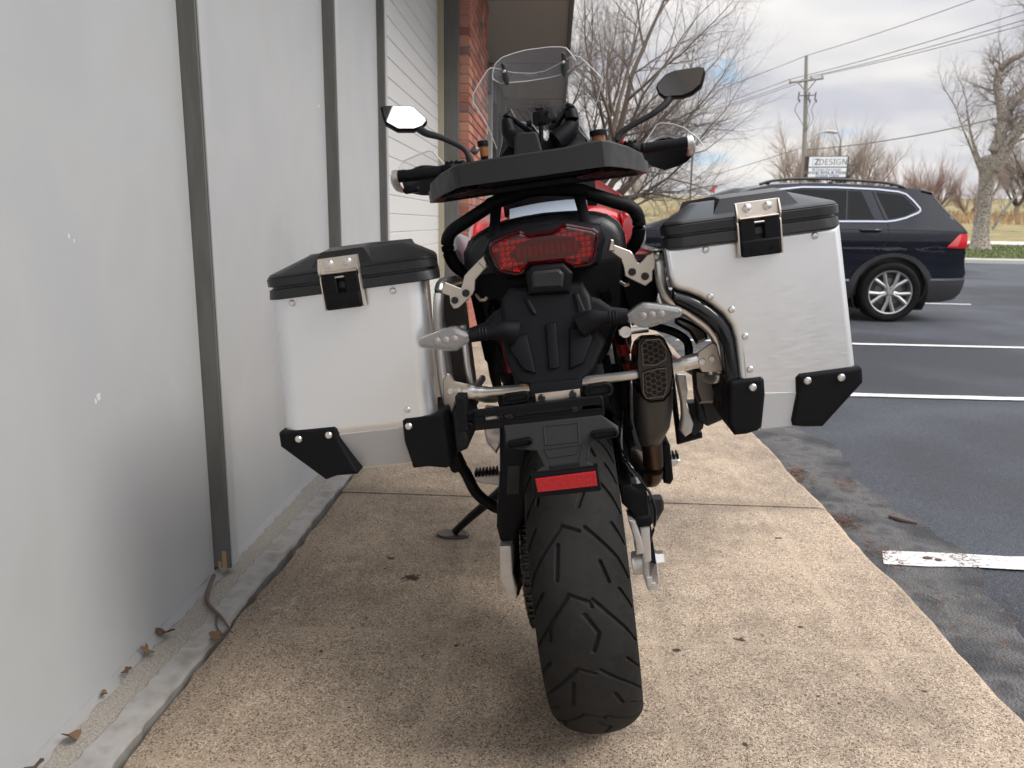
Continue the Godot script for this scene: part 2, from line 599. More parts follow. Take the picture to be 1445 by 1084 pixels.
	m = mat("smoke_screen", Color(0.26, 0.26, 0.29, 0.44), 0.03)
	m.transparency = BaseMaterial3D.TRANSPARENCY_ALPHA
	mat("screen_edge", Color(0.66, 0.67, 0.67), 0.2)
	m = mat("amber_fluid", Color(0.24, 0.085, 0.015), 0.12)
	mat("mirror_glass", Color(0.9, 0.9, 0.9), 0.02, 1.0)
	mat("anodised_red", Color(0.5, 0.02, 0.04), 0.3, 0.6)
	mat("chain_steel", Color(0.06, 0.055, 0.05), 0.4, 0.8)
	# the car
	m = mat("car_paint", Color(0.0022, 0.0038, 0.0105), 0.25, 0.0, 0.0)
	m.clearcoat_enabled = true
	m.clearcoat = 1.0
	m.clearcoat_roughness = 0.02
	mat("car_chrome", Color(0.42, 0.44, 0.49), 0.16, 1.0)
	mat("car_glass", Color(0.016, 0.017, 0.018), 0.04, 0.0, 0.22)
	mat("car_cladding", Color(0.022, 0.023, 0.025), 0.5)
	mat("tail_red", Color(0.55, 0.01, 0.02), 0.12)
	mat("tail_pink", Color(0.62, 0.12, 0.11), 0.15)
	mat("wheel_alloy", Color(0.36, 0.36, 0.365), 0.45, 0.6)
	mat("wheel_dark", Color(0.03, 0.03, 0.032), 0.5)
	# grounds and plants
	m = mat("lawn", Color(0.085, 0.11, 0.03), 0.95)
	m.albedo_texture = noise_tex(0.03, 512, [Color(0.7, 0.8, 0.6), Color(1, 1, 1), Color(1.0, 0.85, 0.6)], [0.3, 0.5, 0.75], 6, FastNoiseLite.TYPE_SIMPLEX, 61)
	tri_world(m, Vector3.ONE * 0.25)
	m = mat("field", Color(0.27, 0.215, 0.115), 0.95)
	m.albedo_texture = noise_tex(0.012, 512, [Color(0.5, 0.62, 0.4), Color(0.9, 0.9, 0.85), Color(1, 0.95, 0.85), Color(0.75, 0.8, 0.6)], [0.25, 0.45, 0.6, 0.8], 6, FastNoiseLite.TYPE_SIMPLEX, 62)
	tri_world(m, Vector3(0.05, 0.05, 0.12))
	mat("far_path", Color(0.5, 0.45, 0.4), 0.9)
	mat("kerb", Color(0.42, 0.41, 0.39), 0.9)
	mat("dry_grass", Color(0.42, 0.29, 0.15), 0.95)
	mat("grass_blade", Color(0.10, 0.13, 0.035), 0.9)
	m = mat("bark", Color(0.52, 0.475, 0.425), 0.95)
	m.albedo_texture = noise_tex(0.02, 512, [Color(0.42, 0.4, 0.37), Color(0.8, 0.78, 0.75), Color(1, 1, 1), Color(0.6, 0.55, 0.5)], [0.25, 0.42, 0.58, 0.8], 6, FastNoiseLite.TYPE_SIMPLEX, 63)
	tri_world(m, Vector3(0.9, 0.5, 0.9))
	m.heightmap_enabled = true
	m.heightmap_texture = m.albedo_texture
	m.heightmap_scale = 0.7
	mat("twig_brown", Color(0.17, 0.135, 0.11), 0.95)
	mat("twig_grey", Color(0.26, 0.215, 0.18), 0.95)
	mat("twig_far", Color(0.30, 0.23, 0.175), 0.95)
	mat("twig_red", Color(0.23, 0.125, 0.085), 0.95)
	mat("pole_wood", Color(0.24, 0.23, 0.20), 0.9)
	mat("pole_steel", Color(0.40, 0.41, 0.40), 0.6, 0.2)
	mat("wire", Color(0.16, 0.16, 0.17), 0.8)
	mat("sign_white", Color(0.85, 0.87, 0.9), 0.4)
	mat("sign_brown", Color(0.07, 0.03, 0.025), 0.6)
	mat("sign_dark", Color(0.035, 0.04, 0.03), 0.5)
	mat("letter_grey", Color(0.16, 0.16, 0.14), 0.6)
	mat("letter_blue", Color(0.16, 0.22, 0.42), 0.6)
	mat("sign_red", Color(0.55, 0.05, 0.04), 0.5)
	mat("leaf_tan", Color(0.14, 0.085, 0.05), 0.9)
	mat("leaf_brown", Color(0.10, 0.055, 0.032), 0.9)
	mat("needle", Color(0.16, 0.08, 0.05), 0.9)
	mat("root_bark", Color(0.12, 0.085, 0.07), 0.9)

# wear of the pavement: broad dirty areas, pale scuffs and small dark spots, laid over x -0.8..1.0 and z -4.5..1
func stain_picture() -> ImageTexture:
	var w := 680
	var h := 2048
	var n := FastNoiseLite.new()
	n.seed = 71
	n.frequency = 0.006
	n.fractal_octaves = 5
	var f := FastNoiseLite.new()
	f.seed = 72
	f.frequency = 0.05
	f.fractal_octaves = 4
	var scuffs := [[-0.42, -1.37, 0.09, 0.02], [0.47, -1.22, 0.11, 0.05], [-0.56, -2.0, 0.1, 0.02], [0.2, -1.05, 0.12, 0.05], [-0.65, -1.75, 0.04, 0.1], [-0.3, -2.75, 0.16, 0.06], [0.7, -2.45, 0.2, 0.08]]
	var spots := [[-0.37, -1.93, 0.022], [0.46, -1.68, 0.011], [-0.45, -2.05, 0.012], [0.72, -2.3, 0.010], [0.38, -1.3, 0.007], [-0.2, -1.6, 0.006], [0.62, -1.75, 0.007], [0.3, -1.62, 0.010], [0.8, -1.5, 0.006], [-0.5, -1.55, 0.006]]
	var r := RandomNumberGenerator.new()
	r.seed = 5
	for k in 60: spots.append([r.randf_range(-0.75, 0.95), r.randf_range(-4.0, -0.9), r.randf_range(0.0015, 0.0045)])
	var bytes := PackedByteArray()
	bytes.resize(w * h * 3)
	for j in h:
		var z := -4.5 + 5.5 * (j + 0.5) / h
		var joint := 1.0 - 0.12 * exp(-pow((z + 2.59) / 0.05, 2.0))
		for i in w:
			var x := -0.8 + 1.8 * (i + 0.5) / w
			var b := f.get_noise_2d(x * 170.0, z * 170.0)
			var t := clampf(0.91 + 0.20 * n.get_noise_2d(x * 170.0, z * 170.0) + 0.10 * b, 0.6, 1.0)
			t *= (1.0 - 0.16 * exp(-pow((x + 0.75) / 0.09, 2.0)) * (0.6 + b)) * joint
			var o := (j * w + i) * 3
			bytes[o] = int(t * 255.0); bytes[o + 1] = int(t * 251.0); bytes[o + 2] = int(t * 246.0)
	var im := Image.create_from_data(w, h, false, Image.FORMAT_RGB8, bytes)
	for s in spots:
		for j in range(int((s[1] - s[2] * 2 + 4.5) / 5.5 * h), int((s[1] + s[2] * 2 + 4.5) / 5.5 * h) + 1):
			for i in range(int((s[0] - s[2] * 2 + 0.8) / 1.8 * w), int((s[0] + s[2] * 2 + 0.8) / 1.8 * w) + 1):
				if i < 0 or i >= w or j < 0 or j >= h: continue
				var x := -0.8 + 1.8 * (i + 0.5) / w
				var z := -4.5 + 5.5 * (j + 0.5) / h
				var d: float = Vector2(x - s[0], (z - s[1]) * 1.3).length() / s[2] + 0.9 * f.get_noise_2d(x * 900.0, z * 900.0)
				var q := 1.0 - smoothstep(0.7, 1.25, d)
				im.set_pixel(i, j, im.get_pixel(i, j) * Color(1, 1, 1).lerp(Color(0.40, 0.37, 0.34), q))
	for s in scuffs:
		for j in range(int((s[1] - s[3] * 2 + 4.5) / 5.5 * h), int((s[1] + s[3] * 2 + 4.5) / 5.5 * h)):
			for i in range(maxi(0, int((s[0] - s[2] * 2 + 0.8) / 1.8 * w)), mini(w, int((s[0] + s[2] * 2 + 0.8) / 1.8 * w))):
				if j < 0 or j >= h: continue
				var x := -0.8 + 1.8 * (i + 0.5) / w
				var z := -4.5 + 5.5 * (j + 0.5) / h
				var d: float = pow((x - s[0]) / s[2], 2.0) + pow((z - s[1]) / s[3], 2.0)
				var q: float = exp(-d * 1.6) * clampf(0.5 + 1.6 * f.get_noise_2d(x * 400.0, z * 400.0), 0.0, 1.0)
				im.set_pixel(i, j, im.get_pixel(i, j).lerp(Color(1, 1, 1), q * 0.9))
	return ImageTexture.create_from_image(im)

const LOT := -0.16
const EDGE := 0.973

func flat(called: String, poly: PackedVector2Array, y: float, m: String, most := 1.0e9, parent: Node = null, uv := Rect2(-10, -40, 80, 80)) -> MeshInstance3D:
	var g := Geo.new()
	g.sheet(poly, most, func(p: Vector2) -> Vector3: return Vector3(p.x, y, p.y), Vector3.UP)
	var o := put(called, g.mesh(30.0, uv), M[m], parent)
	if parent == null: o.set_meta("kind", "structure")
	return o

# ground height beyond the far kerb: a strip of lawn, a path and a field that climbs away
func land(x: float, z: float) -> float:
	var d := far_d(x, z)
	if d < 0.0: return LOT
	return LOT + 0.15 + d * 0.035 + maxf(0.0, d - 14.0) * 0.014 + 0.12 * sin(x * 0.13) * smoothstep(18.0, 60.0, d)

func far_d(x: float, z: float) -> float:   # distance beyond the kerb line
	return (-z - 27.6) + (x - 14.0) * 0.10

func kerb_z(x: float) -> float:
	return -27.6 + (x - 14.0) * 0.10

func grounds() -> void:
	# pavement slabs with a rolled outer edge
	var walk := setting("sidewalk")
	var joints := [3.0, 0.55, -2.59, -4.25, -5.9, -7.6, -9.3, -11.0, -14.0, -18.0]
	for k in joints.size() - 1:
		var z1: float = joints[k] - 0.005
		var z0: float = joints[k + 1] + 0.005
		var g := Geo.new()
		var rows := int(maxf(6.0, (z1 - z0) / 0.045)) if k < 3 else 8
		var r := []
		var tilt := rng.randf_range(-0.002, 0.002)
		for i in rows + 1:
			var z := lerpf(z0, z1, float(i) / rows)
			var e := EDGE + 0.006 * sin(z * 9.0) + rng.randf_range(-0.004, 0.004)
			var c := -0.741 + rng.randf_range(-0.007, 0.004) + 0.006 * sin(z * 5.0)
			var d := 0.004 if i == 0 or i == rows else 0.0
			var y := tilt * (z - z0) / (z1 - z0)
			r.append(PackedVector3Array([V(c, -0.3, z), V(c, y - 0.006 - d, z), V(c + 0.006, y - d, z), V(0.0, y - d, z), V(e - 0.035, y - d, z), V(e - 0.016, y - 0.006 - d, z), V(e - 0.004, y - 0.02, z), V(e, y - 0.045, z), V(e + 0.008, -0.3, z)]))
		g.rings(r, true, true, true)
		put("slab", g.mesh(40.0, Rect2(-0.8, -4.5, 1.8, 5.5)), M.aggregate, walk)
	# the old concrete footing along the wall, its mortar fillet with a ragged edge, and the open crack
	flat("crack_bed", P([-0.80, 3, -0.70, 3, -0.70, -18, -0.80, -18]), -0.045, "dirt")
	var g := Geo.new()
	g.box(V(-0.90, -0.152, -3.0), V(0.26, 0.30, 12.0), 0.006)
	var ledge := put("wall_footing", g.mesh(), M.ledge_concrete)
	ledge.set_meta("kind", "structure")
	g = Geo.new()
	var a := PackedVector3Array()
	var r2 := []
	for i in 300:
		var z := 2.0 - i * 0.022
		var l := -0.825 + 0.004 * sin(z * 7.0) + rng.randf_range(-0.005, 0.005)
		var e := -0.757 + 0.003 * sin(z * 11.0) + rng.randf_range(-0.005, 0.002)
		var y := 0.003 + rng.randf_range(-0.0005, 0.0005)
		r2.append(PackedVector3Array([V(l, 0.0, z), V(l + 0.003, y - 0.001, z), V((l + e) / 2, y, z), V(e - 0.004, y - 0.001, z), V(e, y - 0.008, z), V(e - 0.004, -0.07, z)]))
	g.rings(r2, true, true, true)
	put("mortar_fillet", g.mesh(22.0), M.grout).set_meta("kind", "structure")
	g = Geo.new()
	r2 = []
	for i in 260:
		var z := 2.0 - i * 0.022
		var w := 0.012 + rng.randf_range(-0.004, 0.008)
		r2.append(PackedVector3Array([V(-0.905, -0.008, z), V(-0.902, 0.008 + w * 0.3, z), V(-0.897 + w * 0.3, 0.004, z), V(-0.896 + w, -0.001, z)]))
	g.rings(r2, true)
	put("wall_base_caulk", g.mesh(50.0), M.caulk).set_meta("kind", "structure")
	# the car park, one sheet that runs under everything to the horizon side
	flat("parking_lot", P([0.9, 6, 90, 6, 90, kerb_z(90), 40, kerb_z(40), 14, kerb_z(14), -10, kerb_z(-10), -60, kerb_z(-60), -60, -18.2, 0.9, -18.2]), LOT, "asphalt")
	flat("ground", P([-60, 12, -0.9, 12, -0.9, -18.2, -60, -18.2]), LOT - 0.1, "ledge_concrete")
	flat("lot_behind", P([-0.9, 12, 90, 12, 90, 6, -0.9, 6]), LOT, "asphalt")
	# the strip of older, silted asphalt against the pavement
	var pts := PackedVector2Array()
	for i in 60: pts.append(Vector2(0.95, 3.0 - i * 0.2))
	for i in 121:
		var z := -8.8 + i * 0.0975
		pts.append(Vector2(1.38 + 0.06 * sin(z * 1.7 + 1.0) + 0.05 * sin(z * 4.3) + rng.randf_range(-0.02, 0.02), z))
	flat("old_asphalt_strip", pts, LOT + 0.004, "old_asphalt")
	# painted stall lines
	for q in [[-2.53, 1.13, 6.6, 0.11], [-5.22, 1.16, 6.7, 0.10], [-7.62, 1.2, 6.7, 0.10], [-12.06, 1.3, 6.3, 0.10], [-14.7, 1.3, 6.3, 0.1], [0.15, 1.13, 6.6, 0.1]]:
		var l := PackedVector2Array()
		for i in 40: l.append(Vector2(lerpf(q[1], q[2], i / 39.0), q[0] + q[3] / 2 + rng.randf_range(-0.006, 0.006)))
		for i in 40: l.append(Vector2(lerpf(q[2], q[1], i / 39.0) + 0.04, q[0] - q[3] / 2 + rng.randf_range(-0.006, 0.006)))
		flat("parking_line", l, LOT + 0.008, "line_paint")
	for q in [[20.5, -24.4, 1.6], [13.6, -18.0, 1.4], [23.0, -21.0, 2.0]]:
		flat("parking_line", P([q[0], q[1], q[0] + q[2], q[1] + 0.1, q[0] + q[2], q[1] - 0.02, q[0], q[1] - 0.12]), LOT + 0.008, "line_paint")
	# the far kerb, lawn, path and field
	g = Geo.new()
	r2 = []
	for i in 40:
		var x := -30.0 + i * 3.2
		var z := kerb_z(x)
		r2.append(PackedVector3Array([V(x, -0.3, z + 0.02), V(x, LOT + 0.12, z), V(x, LOT + 0.15, z - 0.03), V(x, LOT + 0.155, z - 0.35), V(x, -0.3, z - 0.35)]))
	g.rings(r2, true)
	put("far_kerb", g.mesh(), M.kerb).set_meta("kind", "structure")
	var bands := [["lawn", 0.34, 9.6, "lawn"], ["far_path", 9.6, 12.6, "far_path"], ["field", 12.6, 170.0, "field"]]
	for b in bands:
		g = Geo.new()
		r2 = []
		for i in 25:
			var x := -90.0 + i * 13.0
			var row := PackedVector3Array()
			for k in 15:
				var d: float = lerpf(b[1], b[2], k / 14.0)
				var z := kerb_z(x) - d
				row.append(V(x, land(x, z), z))
			r2.append(row)
		for i in 24:
			for k in 14: g.quad(r2[i][k], r2[i][k + 1], r2[i + 1][k + 1], r2[i + 1][k])
		for i in range(0, g.v.size(), 3):
			if (g.v[i + 2] - g.v[i]).cross(g.v[i + 1] - g.v[i]).y < 0.0:
				var t := g.v[i + 1]; g.v[i + 1] = g.v[i + 2]; g.v[i + 2] = t
		put(b[0], g.mesh(), M[b[3]]).set_meta("kind", "structure")

func shop() -> void:
	var b := thing("shop_building", "grey panelled shop building with a garage door, brick pier and deep flat soffit", "building", V(-0.9, 0, -3))
	var g: Geo
	var o := V(0.9, 0, 3)
	# panels between the battens
	for q in [[4.0, -1.9], [-1.935, -3.08], [-3.115, -4.0]]:
		g = Geo.new()
		g.box(o + V(-0.98, 1.56, (q[0] + q[1]) / 2), V(0.16, 3.1, q[0] - q[1]), 0.002)
		part("wall_panel", g, "wall_paint", b)
	# scuffs and chips in the paint, and nail heads
	var wall := b.get_child(0)
	for q in [[0.598, -1.449, 0.011, 0.007], [0.592, -1.438, 0.006, 0.004], [0.914, -1.406, 0.006, 0.003], [0.905, -1.42, 0.004, 0.003], [1.368, -3.0, 0.006, 0.007], [1.05, -2.256, 0.003, 0.003]]:
		g = Geo.new()
		var chip := PackedVector2Array()
		for k in 9: chip.append(Vector2.from_angle(TAU * k / 9) * Vector2(q[3], q[2]) * rng.randf_range(0.6, 1.15))
		g.prism(chip, -0.001, 0.0008, 0.0, Transform3D(Basis(V(0, 0, -1), V(0, 1, 0), V(1, 0, 0)), o + V(-0.9, q[0], q[1])))
		part("paint_chip", g, "white_trim", wall)
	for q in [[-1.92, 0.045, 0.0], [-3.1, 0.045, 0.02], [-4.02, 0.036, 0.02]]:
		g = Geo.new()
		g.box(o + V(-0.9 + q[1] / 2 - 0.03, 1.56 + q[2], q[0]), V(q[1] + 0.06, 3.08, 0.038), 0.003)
		var bt := part("batten", g, "trim_paint_shaded", b)
		# the batten's better lit open side, its light put in with the wall colour
		g = Geo.new()
		g.box(o + V(-0.9 + q[1] + 0.0035, 1.56 + q[2], q[0] - 0.001), V(0.005, 3.07, 0.036), 0.001)
		part("batten_lit_side", g, "wall_paint", bt)
		if q[0] > -2.0:
			g = Geo.new()
			g.box(o + V(-0.872, 0.045, q[0] + 0.0192), V(0.012, 0.05, 0.002))
			g.box(o + V(-0.885, 0.03, q[0] + 0.0192), V(0.008, 0.02, 0.002))
			part("bare_patch", g, "bare_wood", bt)
	# garage door of wide flat boards
	var gd := Node3D.new()
	gd.name = "garage_door"
	b.add_child(gd)
	var y := 0.02
	var k := 0
	var hs := [0.135, 0.135, 0.135, 0.115]
	while y < 3.0:
		var hh: float = 0.108
		g = Geo.new()
		g.box(o + V(-1.0, y + hh / 2, -5.25), V(0.06, hh - 0.0015, 2.5), 0.004)
		part("door_board", g, "door_paint", gd)
		y += hh
		k += 1
	g = Geo.new()
	g.box(o + V(-1.05, 1.5, -5.25), V(0.04, 3.1, 2.5))
	part("door_backing", g, "door_paint", gd)
	g = Geo.new()
	g.box(o + V(-0.955, 1.55, -6.52), V(0.07, 3.1, 0.10), 0.004)
	part("door_stop", g, "cream_trim", b)
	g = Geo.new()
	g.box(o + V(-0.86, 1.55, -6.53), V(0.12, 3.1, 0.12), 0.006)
	part("door_post", g, "trim_paint_shaded", b)
	# brick pier
	var zf := -6.5
	var xf := -0.722
	g = Geo.new()
	g.box(o + V(-0.90, 1.5, -7.35), V(0.34, 3.09, 1.68))
	var pier := part("brick_pier", g, "mortar", b)
	var row := 0
	var mesh_cache := {}
	var low := Geo.new()
	y = 0.005
	while y < 3.03:
		var yy := y + 0.0325
		var z := zf - (0.0 if row % 2 == 0 else 0.1)
		var list := []
		if row % 2 == 1: list.append([zf - 0.045, 0.09])
		while z > -8.1:
			list.append([z - 0.0975, 0.195])
			z -= 0.205
		for q in list:
			var c := o + V(xf - 0.05, yy, q[0] + rng.randf_range(-0.001, 0.001))
			var s := V(0.112 + rng.randf_range(-0.003, 0.003), 0.062, q[1])
			if y < 0.85:
				low.box(c, s, 0.004)
			else:
				var key := "%.2f" % q[1]
				if not mesh_cache.has(key):
					var bg := Geo.new()
					bg.box(Vector3.ZERO, s, 0.004)
					mesh_cache[key] = bg.mesh()
				var br := put("brick", mesh_cache[key], M["brick_%d" % [[0, 1, 2, 0, 3, 1, 4, 5, 0, 1, 2, 3][rng.randi() % 12]]], pier)
				br.position = c
		y += 0.0725
		row += 1
	part("brick_course", low, "brick_0", pier).set_meta("kind", "stuff")
	# the shop front beyond the pier, set back, with pale frames
	g = Geo.new()
	g.box(o + V(-1.05, 1.5, -13.2), V(0.06, 3.09, 10.0))
	var sf := part("shop_window", g, "dark_glass", b)
	for i in 11:
		g = Geo.new()
		g.box(o + V(-0.98, 1.5, -8.3 - i * 0.98), V(0.12, 3.08, 0.09), 0.004)
		part("window_mullion", g, "white_trim" if i % 3 == 0 else "trim_paint_shaded", sf)
	g = Geo.new()
	g.box(o + V(-0.98, 2.85, -13.2), V(0.10, 0.34, 9.8), 0.004)
	part("window_head", g, "trim_paint_shaded", sf)
	g = Geo.new()
	g.box(o + V(-0.98, 0.2, -13.2), V(0.10, 0.4, 9.8), 0.004)
	part("window_sill", g, "trim_paint_shaded", sf)
	# overhang
	g = Geo.new()
	g.box(o + V(-0.68, 3.14, -7.2), V(1.52, 0.12, 23.4), 0.004)
	var so := part("soffit", g, "soffit_paint", b)
	for i in 6:
		g = Geo.new()
		g.box(o + V(-0.45, 3.077, -2.0 - i * 3.05), V(1.04, 0.006, 0.012))
		part("soffit_joint", g, "trim_paint_shaded", so)
	g = Geo.new()
	g.box(o + V(0.10, 3.30, -7.2), V(0.05, 0.52, 23.5), 0.006)
	part("fascia", g, "trim_paint_shaded", so)
	g = Geo.new()
	g.box(o + V(-1.6, 3.45, -7.2), V(3.3, 0.5, 23.4))
	part("roof_edge", g, "trim_paint_shaded", b)
	for z in [-11.9, -16.0]:
		g = Geo.new()
		g.lathe([Vector2(0.10, 0.0), Vector2(0.105, -0.012), Vector2(0.085, -0.014), Vector2(0.075, -0.004), Vector2(0.0, -0.002)], 24, o + V(-0.42, 3.078, z))
		part("recessed_lamp", g, "lamp_white", so)
	g = Geo.new()
	g.box(o + V(0.03, 1.5, -18.3), V(0.14, 3.08, 0.14), 0.01)
	part("porch_column", g, "white_trim", b)
	g = Geo.new()
	g.box(o + V(-6.0, 1.6, -7.2), V(9.8, 3.6, 23.2))
	part("building_body", g, "wall_paint", b)

# The motorcycle in its own frame: the rear tyre stands at the origin, x to its right, z backwards, axle at 0.318.
func rivet(parent: Node, x: float, y: float, z: float, r := 0.0055, m := "rivet_steel") -> void:
	var g := Geo.new()
	g.lathe([Vector2(r, -0.003), Vector2(r, 0.0012), Vector2(r * 0.75, 0.0028), Vector2(0.0, 0.0034)], 14, V(x, y, z), V(0, 0, 1))
	part("rivet", g, m, parent)

func bolt(parent: Node, x: float, y: float, z: float, r := 0.006, m := "gloss_black") -> void:
	var g := Geo.new()
	g.lathe([Vector2(r, -0.004), Vector2(r, 0.003), Vector2(r * 0.85, 0.004), Vector2(r * 0.5, 0.004), Vector2(r * 0.5, 0.001), Vector2(0.0, 0.001)], 14, V(x, y, z), V(0, 0, 1))
	part("bolt", g, m, parent)

func tyre_depth(s: float, v: float, segs: Array) -> float:
	var d := 1.0
	var p := Vector2(v, s)
	for q in segs:
		var a: Vector2 = q[0]
		var b: Vector2 = q[1]
		var e := Geometry2D.get_closest_point_to_segment(p, a, b)
		d = minf(d, p.distance_to(e) / q[2])
	return 1.0 - smoothstep(0.5, 1.1, d)

func rear_wheel(root: Node3D) -> void:
	var raw := [[-84, -8, -62, 22], [-62, 22, -16, 95], [-16, 95, 10, 80], [10, 80, 12, 72], [-84, 112, -66, 140], [-66, 140, -16, 212], [-16, 212, 6, 200], [-84, 58, -56, 98], [-30, 120, -24, 180], [82, 112, 60, 150], [60, 150, 14, 206], [82, -12, 60, 22], [60, 22, 14, 84], [8, -6, 18, 26], [18, 26, 2, 60], [82, 56, 56, 96], [-84, 178, -58, 216], [82, 176, 56, 214], [40, 110, 30, 146], [-52, 12, -46, 50]]
	var per := 0.2497
	var segs := []
	for q in raw:
		for o in [-per, 0.0, per]:
			segs.append([Vector2(q[0] * 0.00105, q[1] * 0.001 + o), Vector2(q[2] * 0.00105, q[3] * 0.001 + o), 0.0032])
	var cells := 170
	var across := 124
	var relief := []
	for i in cells:
		var s := per * i / cells
		var line := PackedFloat32Array()
		var near := []
		for q in segs:
			if minf(q[0].y, q[1].y) < s + 0.006 and maxf(q[0].y, q[1].y) > s - 0.006: near.append(q)
		for k in across + 1: line.append(tyre_depth(s, lerpf(-0.098, 0.098, float(k) / across), near))
		relief.append(line)
	var total := cells * 8
	var wide := across + 7
	var pos := PackedVector3Array()
	for i in total:
		var a := -TAU * i / total
		var ca := cos(a)
		var sa := sin(a)
		var line: PackedFloat32Array = relief[i % cells]
		for k in wide:
			var x: float
			var rr: float
			if k < 3 or k > across + 3:
				var q: Vector2 = [Vector2(0.058, 0.224), Vector2(0.072, 0.238), Vector2(0.0785, 0.258)][k if k < 3 else wide - 1 - k]
				x = q.x if k > 3 else -q.x
				rr = q.y
			else:
				var t := lerpf(-0.098, 0.098, float(k - 3) / across) / 0.072
				x = 0.0805 * sin(t)
				rr = 0.318 - 0.052 * (1.0 - cos(t)) - 0.0062 * line[k - 3]
			pos.append(V(x + 0.012, 0.318 + ca * rr, sa * rr))
	var nor := PackedVector3Array()
	nor.resize(pos.size())
	var idx := PackedInt32Array()
	for i in total:
		var up := ((i + 1) % total) * wide
		var dn := ((i + total - 1) % total) * wide
		for k in wide:
			var du := pos[i * wide + mini(k + 1, wide - 1)] - pos[i * wide + maxi(k - 1, 0)]
			nor[i * wide + k] = (pos[up + k] - pos[dn + k]).cross(du).normalized()
			if k < wide - 1:
				for q in [i * wide + k, i * wide + k + 1, up + k + 1, i * wide + k, up + k + 1, up + k]: idx.append(q)
	if nor[wide / 2].dot(pos[wide / 2] - V(0.012, 0.318, 0)) < 0.0:
		for i in nor.size(): nor[i] = -nor[i]
	if (pos[idx[2]] - pos[idx[0]]).cross(pos[idx[1]] - pos[idx[0]]).dot(nor[0]) < 0.0:
		for i in range(0, idx.size(), 3):
			var q := idx[i + 1]; idx[i + 1] = idx[i + 2]; idx[i + 2] = q
	var arr := []
	arr.resize(Mesh.ARRAY_MAX)
	arr[Mesh.ARRAY_VERTEX] = pos
	arr[Mesh.ARRAY_NORMAL] = nor
	var tint := PackedColorArray()
	tint.resize(pos.size())
	var dn := FastNoiseLite.new()
	dn.seed = 88
	dn.frequency = 9.0
	dn.fractal_octaves = 4
	for i in pos.size():
		var c := (pos[i].x - 0.012) / 0.05
		var t := 0.016 + 0.008 * exp(-c * c) + 0.005 * dn.get_noise_3dv(pos[i]) + 0.003 * dn.get_noise_3dv(pos[i] * 7.0)
		tint[i] = Color(t * 1.02, t, t * 0.985)
	arr[Mesh.ARRAY_COLOR] = tint
	arr[Mesh.ARRAY_INDEX] = idx
	var tm := ArrayMesh.new()
	tm.add_surface_from_arrays(Mesh.PRIMITIVE_TRIANGLES, arr)
	var wheel := put("rear_tyre", tm, M.tread, root)
	var g: Geo
	var c := V(0.012, 0.318, 0)
	g = Geo.new()
	g.lathe([Vector2(0.205, -0.07), Vector2(0.228, -0.072), Vector2(0.23, -0.062), Vector2(0.19, -0.045), Vector2(0.18, 0.0), Vector2(0.19, 0.045), Vector2(0.23, 0.062), Vector2(0.228, 0.072), Vector2(0.205, 0.07), Vector2(0.172, 0.03), Vector2(0.172, -0.03)], 64, c, V(1, 0, 0), true)
	g.lathe([Vector2(0.045, -0.07), Vector2(0.05, 0.0), Vector2(0.045, 0.07)], 24, c, V(1, 0, 0))
	for i in 10:
		var a := TAU * i / 10
		var d := V(0, cos(a), sin(a))
		g.tube([c + d * 0.04 + V(0.02, 0, 0), c + d * 0.11 + V(0.012, 0, 0), c + d * 0.176], [0.014, 0.009, 0.011], 6)
	part("rim", g, "gloss_black", wheel)
	g = Geo.new()
	g.lathe([Vector2(0.226, 0.0725), Vector2(0.2315, 0.0725), Vector2(0.2315, 0.066), Vector2(0.226, 0.066)], 64, c, V(1, 0, 0), true)
	part("rim_lip", g, "alu_cast", wheel)
	# brake disc, right
	g = Geo.new()
	g.lathe([Vector2(0.09, -0.0025), Vector2(0.1325, -0.0025), Vector2(0.1325, 0.0025), Vector2(0.09, 0.0025)], 48, c + V(0.073, 0, 0), V(1, 0, 0), true)
	part("brake_disc", g, "steel_tube", wheel)
	# sprocket and chain, left
	g = Geo.new()
	var teeth := PackedVector2Array()
	for i in 84: teeth.append(Vector2.from_angle(TAU * i / 84) * (0.1085 if i % 2 == 0 else 0.099))
	g.prism(teeth, -0.003, 0.003, 0.0, Transform3D(Basis(Vector3.UP, -PI / 2), V(-0.094, 0.318, 0)))
	part("sprocket", g, "dark_steel", wheel)
	var rad := 0.1062
	var pitch := 0.015875
	var spots := []
	var n := int(PI * rad / pitch)
	for i in 22: spots.append([V(-0.094, 0.318 + rad + 0.10 * (21 - i) * pitch * 0.12, -(22 - i) * pitch), 0.0])
	for i in n + 1:
		var a := PI * i / n
		spots.append([V(-0.094, 0.318 + cos(a) * rad, sin(a) * rad), a])
	for i in 22: spots.append([V(-0.094, 0.318 - rad + 0.1 * i * pitch * 0.1, -(i + 1) * pitch), PI])
	var kinds := []
	for w in [0.0058, 0.0084]:
		g = Geo.new()
		for s in [-1, 1]:
			var plate := PackedVector2Array()
			for q in [[-0.008, 90.0], [0.008, -90.0]]:
				for k in 6:
					var a := deg_to_rad(q[1] + 180.0 * k / 5)
					plate.append(Vector2(q[0] + 0.0068 * cos(a), 0.0068 * sin(a)))
			g.prism(plate, s * w - 0.001, s * w + 0.001, 0.0, Transform3D(Basis(Vector3.UP, -PI / 2), Vector3.ZERO))
		g.lathe([Vector2(0.005, -w), Vector2(0.005, w)], 8, V(0, 0, 0.008), V(1, 0, 0))
		kinds.append(g.mesh())
	var chain := Node3D.new()
	chain.name = "drive_chain"
	root.add_child(chain)
	chain.scale = V(0.934, 0.934, 0.934)
	chain.position = V(-0.009, 0, -0.063)
	wheel.scale = V(1.03, 0.934, 0.934)
	wheel.position = V(-0.0085, 0, -0.063)
